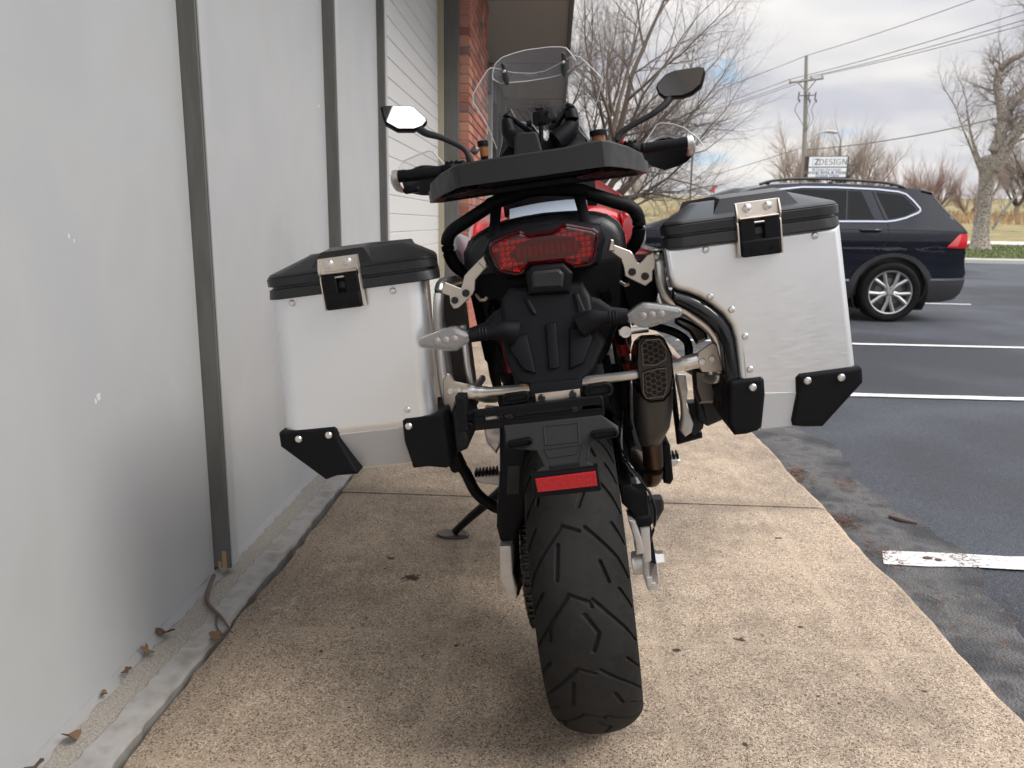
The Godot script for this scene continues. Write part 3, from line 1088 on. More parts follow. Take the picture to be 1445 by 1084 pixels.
	for i in spots.size():
		var l := put("chain_link", kinds[i % 2], M.chain_steel, chain)
		l.position = spots[i][0]
		l.rotation.x = spots[i][1]

func pannier_left(root: Node3D) -> void:
	var g := Geo.new()
	var r := []
	for q in [[0.895, -0.463, -0.187, -0.38, 0.080, 0.034], [0.78, -0.473, -0.194, -0.382, 0.081, 0.034], [0.662, -0.484, -0.201, -0.384, 0.082, 0.034], [0.655, -0.484, -0.2015, -0.384, 0.081, 0.033], [0.577, -0.418, -0.203, -0.37, 0.052, 0.026]]:
		var ring := g.rrect(q[1], q[2], q[3], q[4], q[0], q[5], 7)
		for k in ring.size():
			if ring[k].x > -0.3: ring[k].x -= 0.004 + (q[4] - ring[k].z) * 0.17
		r.append(ring)
	g.rings(r)
	var p := part("pannier", g, "alu_plate", root, 30.0)
	pannier_lid(p, -0.466, -0.166, -1.0)
	latch(p, -0.3275, 0.0)
	for q in [[-0.421, 0.883], [-0.248, 0.882], [-0.256, 0.680]]: rivet(p, q[0], q[1], 0.0822)
	guard(p, [-0.487, 0.664, -0.484, 0.667, -0.386, 0.6655, -0.382, 0.661, -0.381, 0.640, -0.358, 0.580, -0.362, 0.576, -0.398, 0.577, -0.419, 0.572, -0.488, 0.640], [[-0.452, 0.651], [-0.398, 0.652]])
	guard(p, [-0.268, 0.662, -0.262, 0.666, -0.197, 0.666, -0.195, 0.66, -0.195, 0.573, -0.205, 0.570, -0.235, 0.576, -0.262, 0.576, -0.270, 0.625], [[-0.257, 0.652]])
	g = Geo.new()
	g.prism(P([-0.195, 0.87, -0.183, 0.87, -0.186, 0.60, -0.2, 0.60]), -0.30, 0.0, 0.004)
	part("mounting_rail", g, "dark_steel", p)
	g = Geo.new()
	var slope := Transform3D(Basis(V(1, 0, 0), V(0, 1, 0.372), V(0, 0, 1)), V(0, 0, 0.0815 - 0.655 * 0.372))
	g.prism(P([-0.384, 0.650, -0.264, 0.650, -0.258, 0.579, -0.360, 0.579]), -0.003, 0.0015, 0.001, slope)
	part("chamfer_shade_strip", g, "alu_chamfer_shade", p)  # added plate that swaps the chamfer's ground reflection for a dull tone
	# reflector panel low on the inner side
	g = Geo.new()
	g.prism(P([-0.192, 0.655, -0.180, 0.66, -0.168, 0.60, -0.173, 0.585, -0.195, 0.578]), -0.16, 0.03, 0.004)
	part("inner_guard", g, "grey_plastic", p)

func pannier_right(root: Node3D) -> void:
	var g := Geo.new()
	var cut := [0.196, 0.896, 0.198, 0.850, 0.202, 0.832, 0.212, 0.824, 0.228, 0.818, 0.246, 0.808, 0.264, 0.793, 0.280, 0.776, 0.291, 0.757, 0.296, 0.735, 0.298, 0.70, 0.300, 0.580, 0.306, 0.575, 0.42, 0.577, 0.484, 0.655, 0.485, 0.668, 0.472, 0.896]
	g.prism(P(cut), -0.38, 0.080, 0.012, Transform3D.IDENTITY, 5)
	lean_in(g, 1.0, 0.08, 0.17)
	var p := part("pannier", g, "alu_plate", root, 30.0)
	pannier_lid(p, 0.190, 0.476, 1.0)
	latch(p, 0.343, 0.0)
	for q in [[0.262, 0.883], [0.431, 0.883], [0.263, 0.808], [0.295, 0.783], [0.313, 0.737], [0.317, 0.682]]: rivet(p, q[0], q[1], 0.080)
	guard(p, [0.281, 0.664, 0.286, 0.668, 0.333, 0.668, 0.338, 0.663, 0.338, 0.638, 0.329, 0.584, 0.322, 0.578, 0.303, 0.574, 0.284, 0.574, 0.275, 0.596], [[0.318, 0.653]])
	guard(p, [0.388, 0.660, 0.394, 0.666, 0.489, 0.668, 0.493, 0.662, 0.493, 0.640, 0.426, 0.573, 0.395, 0.576, 0.378, 0.580, 0.376, 0.590, 0.387, 0.634], [[0.405, 0.654], [0.458, 0.653]])
	# inner wall round the exhaust recess, its dark reflection put in as black
	g = Geo.new()
	g.prism(P([0.204, 0.829, 0.213, 0.8225, 0.229, 0.8165, 0.247, 0.8065, 0.265, 0.7915, 0.281, 0.7745, 0.292, 0.7555, 0.2972, 0.7345, 0.2992, 0.70, 0.301, 0.66, 0.278, 0.66, 0.275, 0.725, 0.268, 0.744, 0.256, 0.76, 0.240, 0.776, 0.222, 0.79, 0.206, 0.80, 0.200, 0.812]), -0.36, 0.079, 0.013, Transform3D.IDENTITY, 4)
	lean_in(g, 1.0, 0.08, 0.17)
	part("wall_dark_reflection", g, "gloss_black", p)
	g = Geo.new()
	g.prism(P([0.334, 0.641, 0.392, 0.636, 0.380, 0.5785, 0.326, 0.5785]), 0.076, 0.0812, 0.0015)
	part("chamfer_shade_strip", g, "alu_chamfer_shade", p)  # flat plate, the chamfer's shade put into its colour
	g = Geo.new()
	g.prism(P([0.186, 0.888, 0.204, 0.888, 0.206, 0.826, 0.190, 0.815]), -0.34, 0.0, 0.004)
	part("mounting_rail", g, "gloss_black", p)
	g = Geo.new()
	g.prism(P([0.280, 0.60, 0.291, 0.60, 0.291, 0.54, 0.345, 0.545, 0.345, 0.50, 0.300, 0.485, 0.280, 0.5]), -0.34, -0.30, 0.004)
	part("inner_guard", g, "grey_plastic", p)

# the inner faces of the panniers draw outwards towards the front
func lean_in(g: Geo, side: float, z1: float, k: float) -> void:
	for i in g.v.size():
		var p := g.v[i]
		if p.x * side < 0.31: g.v[i].x += side * (z1 - p.z) * k

func guard(p: Node3D, poly: Array, rv: Array) -> void:
	var g := Geo.new()
	g.prism(P(poly), -0.07, 0.0865, 0.007, Transform3D.IDENTITY, 3)
	var o := part("corner_guard", g, "black_plastic", p)
	for q in rv: rivet(o, q[0], q[1], 0.0875, 0.0062)

func pannier_lid(p: Node3D, x0: float, x1: float, side: float) -> void:
	var g := Geo.new()
	var z0 := -0.388
	var z1 := 0.091
	var mid := (x0 + x1) / 2
	var outer := x0 if side < 0.0 else x1
	var inner := x1 if side < 0.0 else x0
	var r := []
	# rim bands with a shadow gap, then sloping facets up to a flat top
	for q in [[0.892, 0.000, 0.040], [0.8935, -0.001, 0.040], [0.908, 0.001, 0.040], [0.909, 0.006, 0.036], [0.9125, 0.006, 0.036], [0.9135, 0.0, 0.04], [0.926, 0.0, 0.04], [0.9275, 0.002, 0.04], [0.9285, 0.0015, 0.04], [0.933, 0.006, 0.036]]:
		r.append(g.rrect(x0 + q[1], x1 - q[1], z0 + q[1], z1 - q[1], q[0], q[2], 6))
	var ta := x0 + (0.068 if side < 0.0 else 0.050)
	var tb := x1 - (0.050 if side < 0.0 else 0.070)
	r.append(g.rrect(ta - 0.004, tb + 0.004, z0 + 0.07, 0.036, 0.956, 0.022, 6))
	r.append(g.rrect(ta, tb, z0 + 0.075, 0.030, 0.9585, 0.02, 6))
	g.rings(r)
	lean_in(g, side, 0.09, 0.17)
	var lid := part("lid", g, "lid_plastic", p, 24.0)
	# raised spine that carries the latch, with splayed flanks
	g = Geo.new()
	var a := 0.044
	var lo := mid - a + side * 0.004
	var hi := mid + a + side * 0.018
	r = []
	for q in [[z0 + 0.06, 0.0], [0.026, 0.0], [0.0845, 0.03]]:
		var yt: float = 0.9655 - 0.016 * q[1] / 0.03 * 0.4
		r.append(PackedVector3Array([V(lo - 0.022, 0.925, q[0]), V(hi + 0.022, 0.925, q[0]), V(hi, yt - 0.001, q[0] - 0.02), V(hi - 0.003, yt, q[0] - 0.02), V(lo + 0.003, yt, q[0] - 0.02), V(lo, yt - 0.001, q[0] - 0.02)]))
	g.rings(r)
	part("lid_spine", g, "lid_plastic", lid, 24.0)
	g = Geo.new()
	for k in 3: g.box(V(mid + (k - 1) * 0.034 + side * 0.045, 0.9595, z0 + 0.2), V(0.016, 0.004, 0.16), 0.0015)
	part("lid_rib", g, "black_plastic", lid)

func latch(p: Node3D, mid: float, _u: float) -> void:
	var g := Geo.new()
	var z := 0.0885
	g.box(V(mid, 0.9375, z + 0.003), V(0.064, 0.023, 0.003), 0.001, Basis(Vector3.RIGHT, -0.14))
	g.box(V(mid, 0.9255, z + 0.009), V(0.06, 0.003, 0.012), 0.001, Basis(Vector3.RIGHT, 0.3))
	for s in [-1, 1]:
		g.prism(P([0.0, 0.949, 0.006, 0.948, 0.014, 0.932, 0.014, 0.925, 0.009, 0.919, 0.012, 0.914, 0.012, 0.868, 0.009, 0.864, -0.002, 0.864]), -0.0011, 0.0011, 0.0, Transform3D(Basis(Vector3.UP, -PI / 2), V(mid + s * 0.0325, 0.0, z)))
	var o := part("latch", g, "steel_plate", p)
	for s in [-1, 1]: rivet(o, mid + s * 0.0155, 0.939, z + 0.0050, 0.0068)
	g = Geo.new()
	g.box(V(mid, 0.8775, z + 0.006), V(0.0605, 0.026, 0.020), 0.003)
	g.box(V(mid - 0.0185, 0.906, z + 0.005), V(0.0235, 0.036, 0.017), 0.002)
	g.box(V(mid + 0.0185, 0.906, z + 0.005), V(0.0235, 0.036, 0.017), 0.002)
	g.box(V(mid, 0.904, z - 0.001), V(0.02, 0.034, 0.004))
	g.box(V(mid, 0.8935, z + 0.002), V(0.016, 0.012, 0.006), 0.001, Basis(Vector3.RIGHT, -0.5))
	for s in [-1, 1]: g.lathe([Vector2(0.0032, 0.0), Vector2(0.0032, 0.001), Vector2(0.002, 0.001), Vector2(0.002, -0.001), Vector2(0, -0.001)], 10, V(mid + s * 0.016, 0.8755, z + 0.0162), V(0, 0, 1))
	part("clasp", g, "black_plastic", o)
	g = Geo.new()
	g.tube([V(mid - 0.0105, 0.9165, z + 0.011), V(mid + 0.0105, 0.9165, z + 0.011)], 0.0016, 8)
	part("hinge_pin", g, "rivet_steel", o)

func carrier(root: Node3D) -> void:
	var g := Geo.new()
	# bent rack tubes, left and right
	g.tube(smooth([V(-0.178, 0.868, -0.30), V(-0.180, 0.876, -0.10), V(-0.182, 0.878, -0.02), V(-0.187, 0.862, 0.0), V(-0.196, 0.807, 0.0), V(-0.202, 0.718, 0.0), V(-0.201, 0.668, 0.0), V(-0.197, 0.648, -0.02), V(-0.19, 0.64, -0.10), V(-0.18, 0.64, -0.34)], 5), 0.0092, 14)
	var l := part("pannier_rack", g, "steel_tube", root)
	g = Geo.new()
	g.tube(smooth([V(0.185, 0.868, -0.30), V(0.192, 0.876, -0.10), V(0.195, 0.880, -0.02), V(0.196, 0.868, 0.0), V(0.197, 0.828, 0.0), V(0.210, 0.800, 0.0), V(0.240, 0.774, 0.0), V(0.270, 0.745, 0.0), V(0.283, 0.716, 0.0), V(0.282, 0.668, 0.0), V(0.275, 0.651, -0.02), V(0.262, 0.645, -0.10), V(0.24, 0.64, -0.34)], 6), 0.0092, 14)
	var r := part("pannier_rack", g, "steel_tube", root)
	g = Geo.new()
	g.tube(smooth([V(-0.156, 0.80, -0.02), V(-0.158, 0.70, -0.02), V(-0.150, 0.66, -0.05), V(-0.14, 0.62, -0.2)], 4), 0.0075, 10)
	part("rack_brace", g, "steel_tube", root)
	# cross bar with flattened ends
	var pts := smooth([V(-0.186, 0.690, 0.004), V(-0.156, 0.683, 0.004), V(-0.122, 0.678, 0.0), V(-0.05, 0.675, -0.01), V(0.067, 0.676, -0.01), V(0.135, 0.678, -0.004), V(0.198, 0.684, 0.0), V(0.222, 0.689, 0.004), V(0.256, 0.693, 0.004)], 5)
	var rad := []
	for p in pts: rad.append(0.0135 if p.x < -0.150 or p.x > 0.222 else 0.0085 if absf(p.x) < 0.125 or p.x < 0.19 and p.x > 0 else 0.011)
	g = Geo.new()
	for i in pts.size() - 1: pass
	g.tube(pts, rad, 14, 0.62)
	part("cross_bar", g, "steel_tube", root)
	g = Geo.new()
	g.prism(P([-0.201, 0.713, -0.192, 0.722, -0.186, 0.720, -0.181, 0.706, -0.157, 0.698, -0.158, 0.672, -0.182, 0.674, -0.190, 0.655, -0.200, 0.648, -0.208, 0.659]), 0.006, 0.012, 0.002)
	var bl := part("rack_bracket", g, "steel_plate", root)
	bolt(bl, -0.190, 0.690, 0.015, 0.0058, "steel_tube"); bolt(bl, -0.174, 0.690, 0.015, 0.0058, "steel_tube")
	g = Geo.new()
	g.prism(P([0.222, 0.697, 0.243, 0.698, 0.247, 0.708, 0.272, 0.722, 0.279, 0.718, 0.287, 0.672, 0.281, 0.668, 0.251, 0.672, 0.246, 0.680, 0.222, 0.680]), 0.006, 0.012, 0.002)
	var br := part("rack_bracket", g, "steel_plate", root)
	bolt(br, 0.251, 0.691, 0.015, 0.0062, "steel_tube"); bolt(br, 0.268, 0.694, 0.015, 0.0058, "steel_tube")
	# plates that hook the tubes to the subframe
	g = Geo.new()
	g.prism(P([-0.107, 0.912, -0.099, 0.897, -0.120, 0.878, -0.123, 0.861, -0.130, 0.852, -0.156, 0.833, -0.165, 0.833, -0.170, 0.844, -0.169, 0.856, -0.180, 0.862, -0.183, 0.872, -0.173, 0.881, -0.147, 0.867, -0.138, 0.888]), -0.002, 0.003, 0.0012)
	g.prism(P([-0.112, 0.908, -0.099, 0.917, -0.094, 0.900, -0.101, 0.894]), -0.03, 0.006, 0.002)
	var hl := part("hook_plate", g, "steel_plate", root)
	bolt(hl, -0.139, 0.858, 0.006, 0.0066); bolt(hl, -0.160, 0.848, 0.006, 0.0062)
	g = Geo.new()
	g.prism(P([0.116, 0.898, 0.122, 0.908, 0.150, 0.893, 0.155, 0.886, 0.160, 0.872, 0.165, 0.871, 0.178, 0.883, 0.189, 0.885, 0.191, 0.863, 0.184, 0.855, 0.182, 0.839, 0.169, 0.831, 0.153, 0.841, 0.137, 0.852, 0.136, 0.868, 0.133, 0.882]), -0.002, 0.003, 0.0012)
	g.prism(P([0.112, 0.898, 0.119, 0.917, 0.124, 0.915, 0.124, 0.896]), -0.03, 0.006, 0.002)
	var hr := part("hook_plate", g, "steel_plate", root)
	bolt(hr, 0.149, 0.858, 0.006, 0.0066); bolt(hr, 0.170, 0.848, 0.006, 0.0066)
	# small hooks under the plates
	g = Geo.new()
	g.tube([V(-0.124, 0.852, -0.01), V(-0.116, 0.842, 0.0), V(-0.108, 0.842, 0.002), V(-0.104, 0.846, 0.002)], 0.003, 6)
	g.tube([V(0.128, 0.842, -0.01), V(0.136, 0.836, 0.0), V(0.142, 0.838, 0.002)], 0.003, 6)
	part("hook", g, "steel_plate", root)
	# shielding bracket beside the exhaust
	g = Geo.new()
	g.prism(P([0.244, 0.668, 0.272, 0.660, 0.279, 0.640, 0.288, 0.597, 0.250, 0.600, 0.243, 0.63]), -0.07, -0.05, 0.006)
	part("heat_shield", g, "dark_steel", root)
	g = Geo.new()
	g.tube(smooth([V(0.16, 0.755, -0.10), V(0.197, 0.742, -0.10), V(0.229, 0.726, -0.10), V(0.246, 0.706, -0.10), V(0.247, 0.67, -0.12)], 4), 0.008, 10)
	part("rack_strut", g, "black_plastic", root)
	g = Geo.new()
	g.prism(P([0.228, 0.762, 0.262, 0.742, 0.282, 0.726, 0.284, 0.708, 0.262, 0.701, 0.250, 0.726, 0.226, 0.745]), -0.12, -0.10, 0.006)
	part("rack_shell", g, "dark_steel", root)

func tail(root: Node3D) -> void:
	var g := Geo.new()
	# sloping plate holder
	var xf := Transform3D(Basis.IDENTITY, Vector3.ZERO)
	xf.basis.y = V(0, 1, -0.42)
	xf.origin = V(0, 0, 0.445)
	var body := P([-0.040, 0.694, 0.042, 0.692, 0.045, 0.709, 0.064, 0.722, 0.088, 0.760, 0.080, 0.780, 0.074, 0.790, 0.074, 0.832, 0.062, 0.856, -0.055, 0.862, -0.072, 0.845, -0.074, 0.790, -0.076, 0.773, -0.074, 0.748, -0.060, 0.716, -0.041, 0.710])
	g.prism(body, -0.05, 0.0, 0.008, xf, 3)
	var h := part("plate_holder", g, "black_plastic", root)
	g = Geo.new()
	g.prism(P([-0.004, 0.800, 0.014, 0.802, 0.012, 0.733, -0.006, 0.731]), -0.002, 0.006, 0.004, xf, 2)
	part("holder_rib", g, "black_plastic", h)
	g = Geo.new()
	g.prism(P([0.034, 0.790, 0.060, 0.790, 0.070, 0.772, 0.050, 0.735, 0.026, 0.728]), -0.002, 0.007, 0.005, xf, 2)
	part("holder_flank", g, "black_plastic", h)
	g = Geo.new()
	g.prism(P([-0.034, 0.790, -0.056, 0.786, -0.066, 0.770, -0.046, 0.735, -0.026, 0.728]), -0.002, 0.007, 0.005, xf, 2)
	part("holder_flank", g, "black_plastic", h)
	g = Geo.new()
	g.prism(P([-0.034, 0.842, -0.026, 0.842, -0.016, 0.818, -0.022, 0.816]), -0.002, 0.004, 0.002, xf)
	part("holder_fin", g, "black_plastic", h)
	g = Geo.new()
	g.prism(P([0.046, 0.842, 0.054, 0.842, 0.066, 0.80, 0.050, 0.80]), -0.002, 0.006, 0.003, xf)
	part("holder_fin", g, "black_plastic", h)
	g = Geo.new()
	g.prism(P([-0.038, 0.715, 0.040, 0.714, 0.043, 0.693, -0.040, 0.693]), -0.001, 0.008, 0.004, xf, 2)
	part("holder_lip", g, "black_plastic", h)
	for s in [-1.0, 1.0]:
		g = Geo.new()
		g.prism(P([s * 0.060, 0.838, s * 0.060, 0.775, s * 0.088, 0.783, s * 0.128, 0.789, s * 0.130, 0.806, s * 0.104, 0.812, s * 0.088, 0.826]), -0.028, -0.006, 0.008, xf, 3)
		part("holder_wing", g, "black_plastic", h)
	# lamp foot above
	g = Geo.new()
	g.prism(P([-0.026, 0.848, 0.041, 0.843, 0.050, 0.875, 0.036, 0.892, -0.014, 0.894, -0.026, 0.885]), 0.02, 0.098, 0.008, Transform3D.IDENTITY, 3)
	part("lamp_foot", g, "black_plastic", root)
	g = Geo.new()
	g.prism(P([-0.018, 0.857, 0.030, 0.854, 0.035, 0.875, 0.028, 0.884, -0.012, 0.885, -0.018, 0.878]), 0.09, 0.102, 0.004)
	part("lamp_foot_panel", g, "grey_plastic", root)
	# tail lamp: smoked frame, red lens, darker hexagonal centre with its row of cells
	var out := P([-0.080, 0.925, -0.079, 0.934, -0.072, 0.940, -0.033, 0.951, -0.027, 0.951, -0.014, 0.944, 0.024, 0.944, 0.040, 0.952, 0.048, 0.952, 0.089, 0.939, 0.096, 0.932, 0.096, 0.924, 0.085, 0.889, 0.078, 0.883, 0.051, 0.882, 0.036, 0.893, -0.018, 0.895, -0.034, 0.883, -0.042, 0.882, -0.066, 0.890, -0.073, 0.902])
	g = Geo.new()
	g.prism(out, 0.02, 0.073, 0.003, Transform3D.IDENTITY, 2)
	var lamp := part("tail_lamp", g, "smoked_red", root)
	# bright bowl of small facets behind the glass
	g = Geo.new()
	for j in 7:
		for i in 18:
			var c := V(-0.070 + i * 0.0093, 0.8905 + j * 0.0088, 0.0742)
			if not Geometry2D.is_point_in_polygon(Vector2(c.x, c.y), g.inset(out, 0.008)): continue
			var mid := absf(c.x - 0.01) < 0.052 and j > 0 and j < 5
			g.box(c, V(0.0084, 0.0080, 0.003), 0.0015, Basis(V(1, 0, 0), rng.randf_range(-0.12, 0.12)) * Basis(Vector3.UP, (-0.35 if i % 2 == 0 else 0.35) if mid else 0.0))
	part("lamp_cell", g, "lamp_bowl", lamp).set_meta("kind", "stuff")
	g = Geo.new()
	g.prism(P([-0.050, 0.916, -0.028, 0.932, -0.008, 0.937, 0.026, 0.937, 0.048, 0.932, 0.070, 0.916, 0.058, 0.902, 0.034, 0.899, -0.018, 0.900, -0.038, 0.902]), 0.0745, 0.0775, 0.001)
	part("lamp_core", g, "red_lens_dark", lamp)
	g = Geo.new()
	for i in 11: g.box(V(-0.034 + i * 0.0092, 0.9165, 0.0780), V(0.0062, 0.017, 0.0016), 0.0006, Basis(Vector3.UP, 0.25 if i % 2 == 0 else -0.25))
	part("lamp_element", g, "red_lens", lamp).set_meta("kind", "stuff")
	g = Geo.new()
	g.prism(g.inset(out, 0.004), 0.0795, 0.0915, 0.0035, Transform3D.IDENTITY, 3)
	part("lens", g, "red_glass", lamp)
	g = Geo.new()
	var rim := []
	for p in g.inset(out, 0.0025): rim.append(V(p.x, p.y, 0.080))
	rim.append(rim[0])
	g.tube(rim, 0.0042, 8, 1.0, V(0, 0, 1))
	part("lens_rim", g, "smoked_red", lamp)
	g = Geo.new()
	g.prism(P([-0.095, 0.925, -0.085, 0.945, -0.03, 0.956, 0.05, 0.957, 0.104, 0.945, 0.11, 0.92, 0.095, 0.88, 0.07, 0.872, -0.06, 0.872, -0.085, 0.89]), -0.08, 0.055, 0.02, Transform3D.IDENTITY, 4)
	part("tail_shell", g, "black_plastic", root)
	# turn signals on rubber stalks
	for s in [-1.0, 1.0]:
		g = Geo.new()
		g.tube(smooth([V(s * 0.055, 0.792, 0.115), V(s * 0.075, 0.800, 0.122), V(s * 0.100, 0.7985, 0.127), V(s * 0.126, 0.7975, 0.13)], 3), [0.022, 0.020, 0.018, 0.0155, 0.013, 0.0115, 0.011, 0.0105, 0.0102, 0.010], 12)
		for k in 3: g.lathe([Vector2(0.011, -0.0016), Vector2(0.0125, 0.0), Vector2(0.011, 0.0016)], 14, V(s * (0.098 + k * 0.005), 0.7985, 0.127), V(1, 0, 0))
		var st := part("signal_stalk", g, "black_plastic", root)
		var lens := P([0.124, 0.802, 0.145, 0.814, 0.154, 0.816, 0.168, 0.814, 0.205, 0.804, 0.210, 0.800, 0.210, 0.793, 0.206, 0.789, 0.160, 0.778, 0.148, 0.778, 0.126, 0.790])
		if s < 0.0: lens = mirror(lens)
		g = Geo.new()
		g.prism(lens, 0.105, 0.128, 0.004, Transform3D.IDENTITY, 2)
		var sig := part("turn_signal", g, "lens_bowl", root)
		g = Geo.new()
		g.prism(g.inset(lens, 0.006), 0.1275, 0.1305, 0.001)
		part("signal_frame", g, "lens_bowl", sig)
		for k in 3:
			g = Geo.new()
			g.lathe([Vector2(0.006, 0.0), Vector2(0.0052, 0.002), Vector2(0.003, 0.0034), Vector2(0.0, 0.004)], 12, V(s * (0.150 + k * 0.014), 0.7965, 0.1305), V(0, 0, 1))
			part("lamp_cell", g, "led_amber", sig)
		g = Geo.new()
		g.prism(lens, 0.126, 0.141, 0.006, Transform3D.IDENTITY, 3, false)
		part("lens", g, "clear_lens", sig)
	# number plate carrier: bolted steel tab, slotted lugs, slotted bar with an end plate
	g = Geo.new()
	g.box(V(0.005, 0.698, 0.186), V(0.069, 0.013, 0.004), 0.001)
	var sp := part("steel_tab", g, "steel_plate", root)
	bolt(sp, -0.020, 0.698, 0.191, 0.0058); bolt(sp, 0.028, 0.6985, 0.191, 0.0058)
	slot(root, -0.059, 0.703, 0.042, 0.016, 0.185, 0.03)
	slot(root, 0.068, 0.700, 0.044, 0.022, 0.185, 0.03)
	g = Geo.new()
	var bar := P([-0.124, 0.692, -0.080, 0.694, 0.068, 0.694, 0.073, 0.690, 0.073, 0.662, 0.069, 0.6595, -0.083, 0.6605, -0.127, 0.6615])
	slotted(g, bar, [-0.110, 0.6735, 0.068, 0.6815], 0.190, 0.202)
	var b := part("plate_bar", g, "black_plastic", root)
	bolt(b, -0.071, 0.6775, 0.199, 0.005); bolt(b, 0.029, 0.678, 0.199, 0.005)
	g = Geo.new()
	g.box(V(-0.020, 0.677, 0.180), V(0.12, 0.012, 0.008), 0.002)
	part("bar_back", g, "dark_steel", b)
	g = Geo.new()
	g.prism(P([-0.150, 0.718, -0.135, 0.716, -0.138, 0.663, -0.152, 0.662]), 0.17, 0.206, 0.002)
	for k in 2: g.box(V(-0.131, 0.688 - k * 0.018, 0.192), V(0.02, 0.004, 0.016), 0.001, Basis(Vector3.BACK, 0.25 - 0.6 * k))
	part("end_plate", g, "black_plastic", b)
	# the tail flap with slots, recesses and reflector
	xf.basis.y = V(0, 1, -0.30)
	xf.origin = V(0, 0, 0.402)
	g = Geo.new()
	g.prism(P([-0.082, 0.664, 0.067, 0.664, 0.090, 0.645, 0.090, 0.634, 0.084, 0.631, 0.050, 0.630, 0.038, 0.600, 0.050, 0.592, -0.042, 0.592, -0.028, 0.600, -0.036, 0.622, -0.070, 0.629, -0.082, 0.634]), -0.004, 0.002, 0.002, xf)
	var flap := part("tail_flap", g, "grey_plastic", root)
	slot(flap, -0.060, 0.6385, 0.040, 0.012, 0.2135, 0.08)
	slot(flap, 0.068, 0.638, 0.042, 0.014, 0.2135, 0.02)
	g = Geo.new()
	for q in [[-0.021, 0.658, 0.031, 0.657], [0.031, 0.657, 0.030, 0.630], [0.030, 0.630, -0.022, 0.630], [-0.022, 0.630, -0.021, 0.658], [-0.024, 0.624, 0.032, 0.625], [0.032, 0.625, 0.024, 0.613], [0.024, 0.613, -0.018, 0.611], [-0.018, 0.611, -0.024, 0.624], [0.036, 0.628, 0.026, 0.602], [0.044, 0.628, 0.038, 0.602]]:
		g.tube([xf * V(q[0], q[1], 0.002), xf * V(q[2], q[3], 0.002)], 0.0013, 6)
	part("flap_ridge", g, "grey_plastic", flap)
	g = Geo.new()
	g.box(xf * V(0.004, 0.598, 0.001), V(0.046, 0.006, 0.006), 0.001, Basis(Vector3.BACK, 0.02))
	part("flap_notch", g, "dark_void", flap)
	g = Geo.new()
	g.prism(P([-0.047, 0.593, 0.053, 0.594, 0.055, 0.558, 0.052, 0.556, -0.044, 0.556, -0.048, 0.559]), 0.215, 0.238, 0.003, Transform3D.IDENTITY, 2)
	var rf := part("reflector_frame", g, "black_plastic", root)
	g = Geo.new()
	g.prism(P([-0.042, 0.5865, 0.049, 0.589, 0.049, 0.566, -0.0405, 0.565]), 0.235, 0.2415, 0.001)
	part("reflector", g, "reflector_red", rf)

# a plate with a long slot: four bars round the hole
func slotted(g: Geo, poly: PackedVector2Array, hole: Array, z0: float, z1: float) -> void:
	var lo: Vector2 = poly[0]
	var hi: Vector2 = poly[0]
	for p in poly:
		lo = lo.min(p); hi = hi.max(p)
	g.prism(P([lo.x, hole[3], lo.x + 0.003, hi.y - 0.002, hi.x - 0.004, hi.y, hi.x, hi.y - 0.004, hi.x, hole[3]]), z0, z1, 0.0015)
	g.prism(P([lo.x - 0.002, lo.y + 0.001, lo.x, hole[1], hi.x, hole[1], hi.x, lo.y + 0.004, hi.x - 0.004, lo.y]), z0, z1, 0.0015)
	g.box(V((lo.x + hole[0]) / 2, (hole[1] + hole[3]) / 2, (z0 + z1) / 2), V(hole[0] - lo.x, hole[3] - hole[1] + 0.001, z1 - z0 - 0.002), 0.0012)
	g.box(V((hi.x + hole[2]) / 2, (hole[1] + hole[3]) / 2, (z0 + z1) / 2), V(hi.x - hole[2], hole[3] - hole[1] + 0.001, z1 - z0 - 0.002), 0.0012)
	# raised lip along the slot
	for y in [hole[1], hole[3]]: g.tube([V(hole[0], y, z1), V(hole[2], y, z1)], 0.0012, 6)

func slot(root: Node, x: float, y: float, w: float, h: float, z: float, tilt: float) -> void:
	var g := Geo.new()
	var b := Basis(Vector3.BACK, tilt)
	var r := []
	for q in [[1.0, 0.0], [1.0, 0.008], [0.86, 0.010], [0.62, 0.010], [0.55, 0.004]]:
		var ring := PackedVector3Array()
		for s in [1.0, -1.0]:
			for k in 7:
				var a: float = deg_to_rad(-90.0 + 30.0 * k) + (0.0 if s > 0 else PI)
				var rr: float = h / 2 * q[0]
				ring.append(V(x, y, z) + b * V(s * (w / 2 - h / 2) + rr * cos(a), rr * sin(a), q[1]))
		r.append(ring)
	g.rings(r, true, true, true)
	var o := part("slotted_lug", g, "black_plastic", root)
	g = Geo.new()
	g.box(V(x, y, z + 0.0045), V(w - h * 0.8, h * 0.42, 0.001), 0.0, b)
	part("slot", g, "dark_void", o)

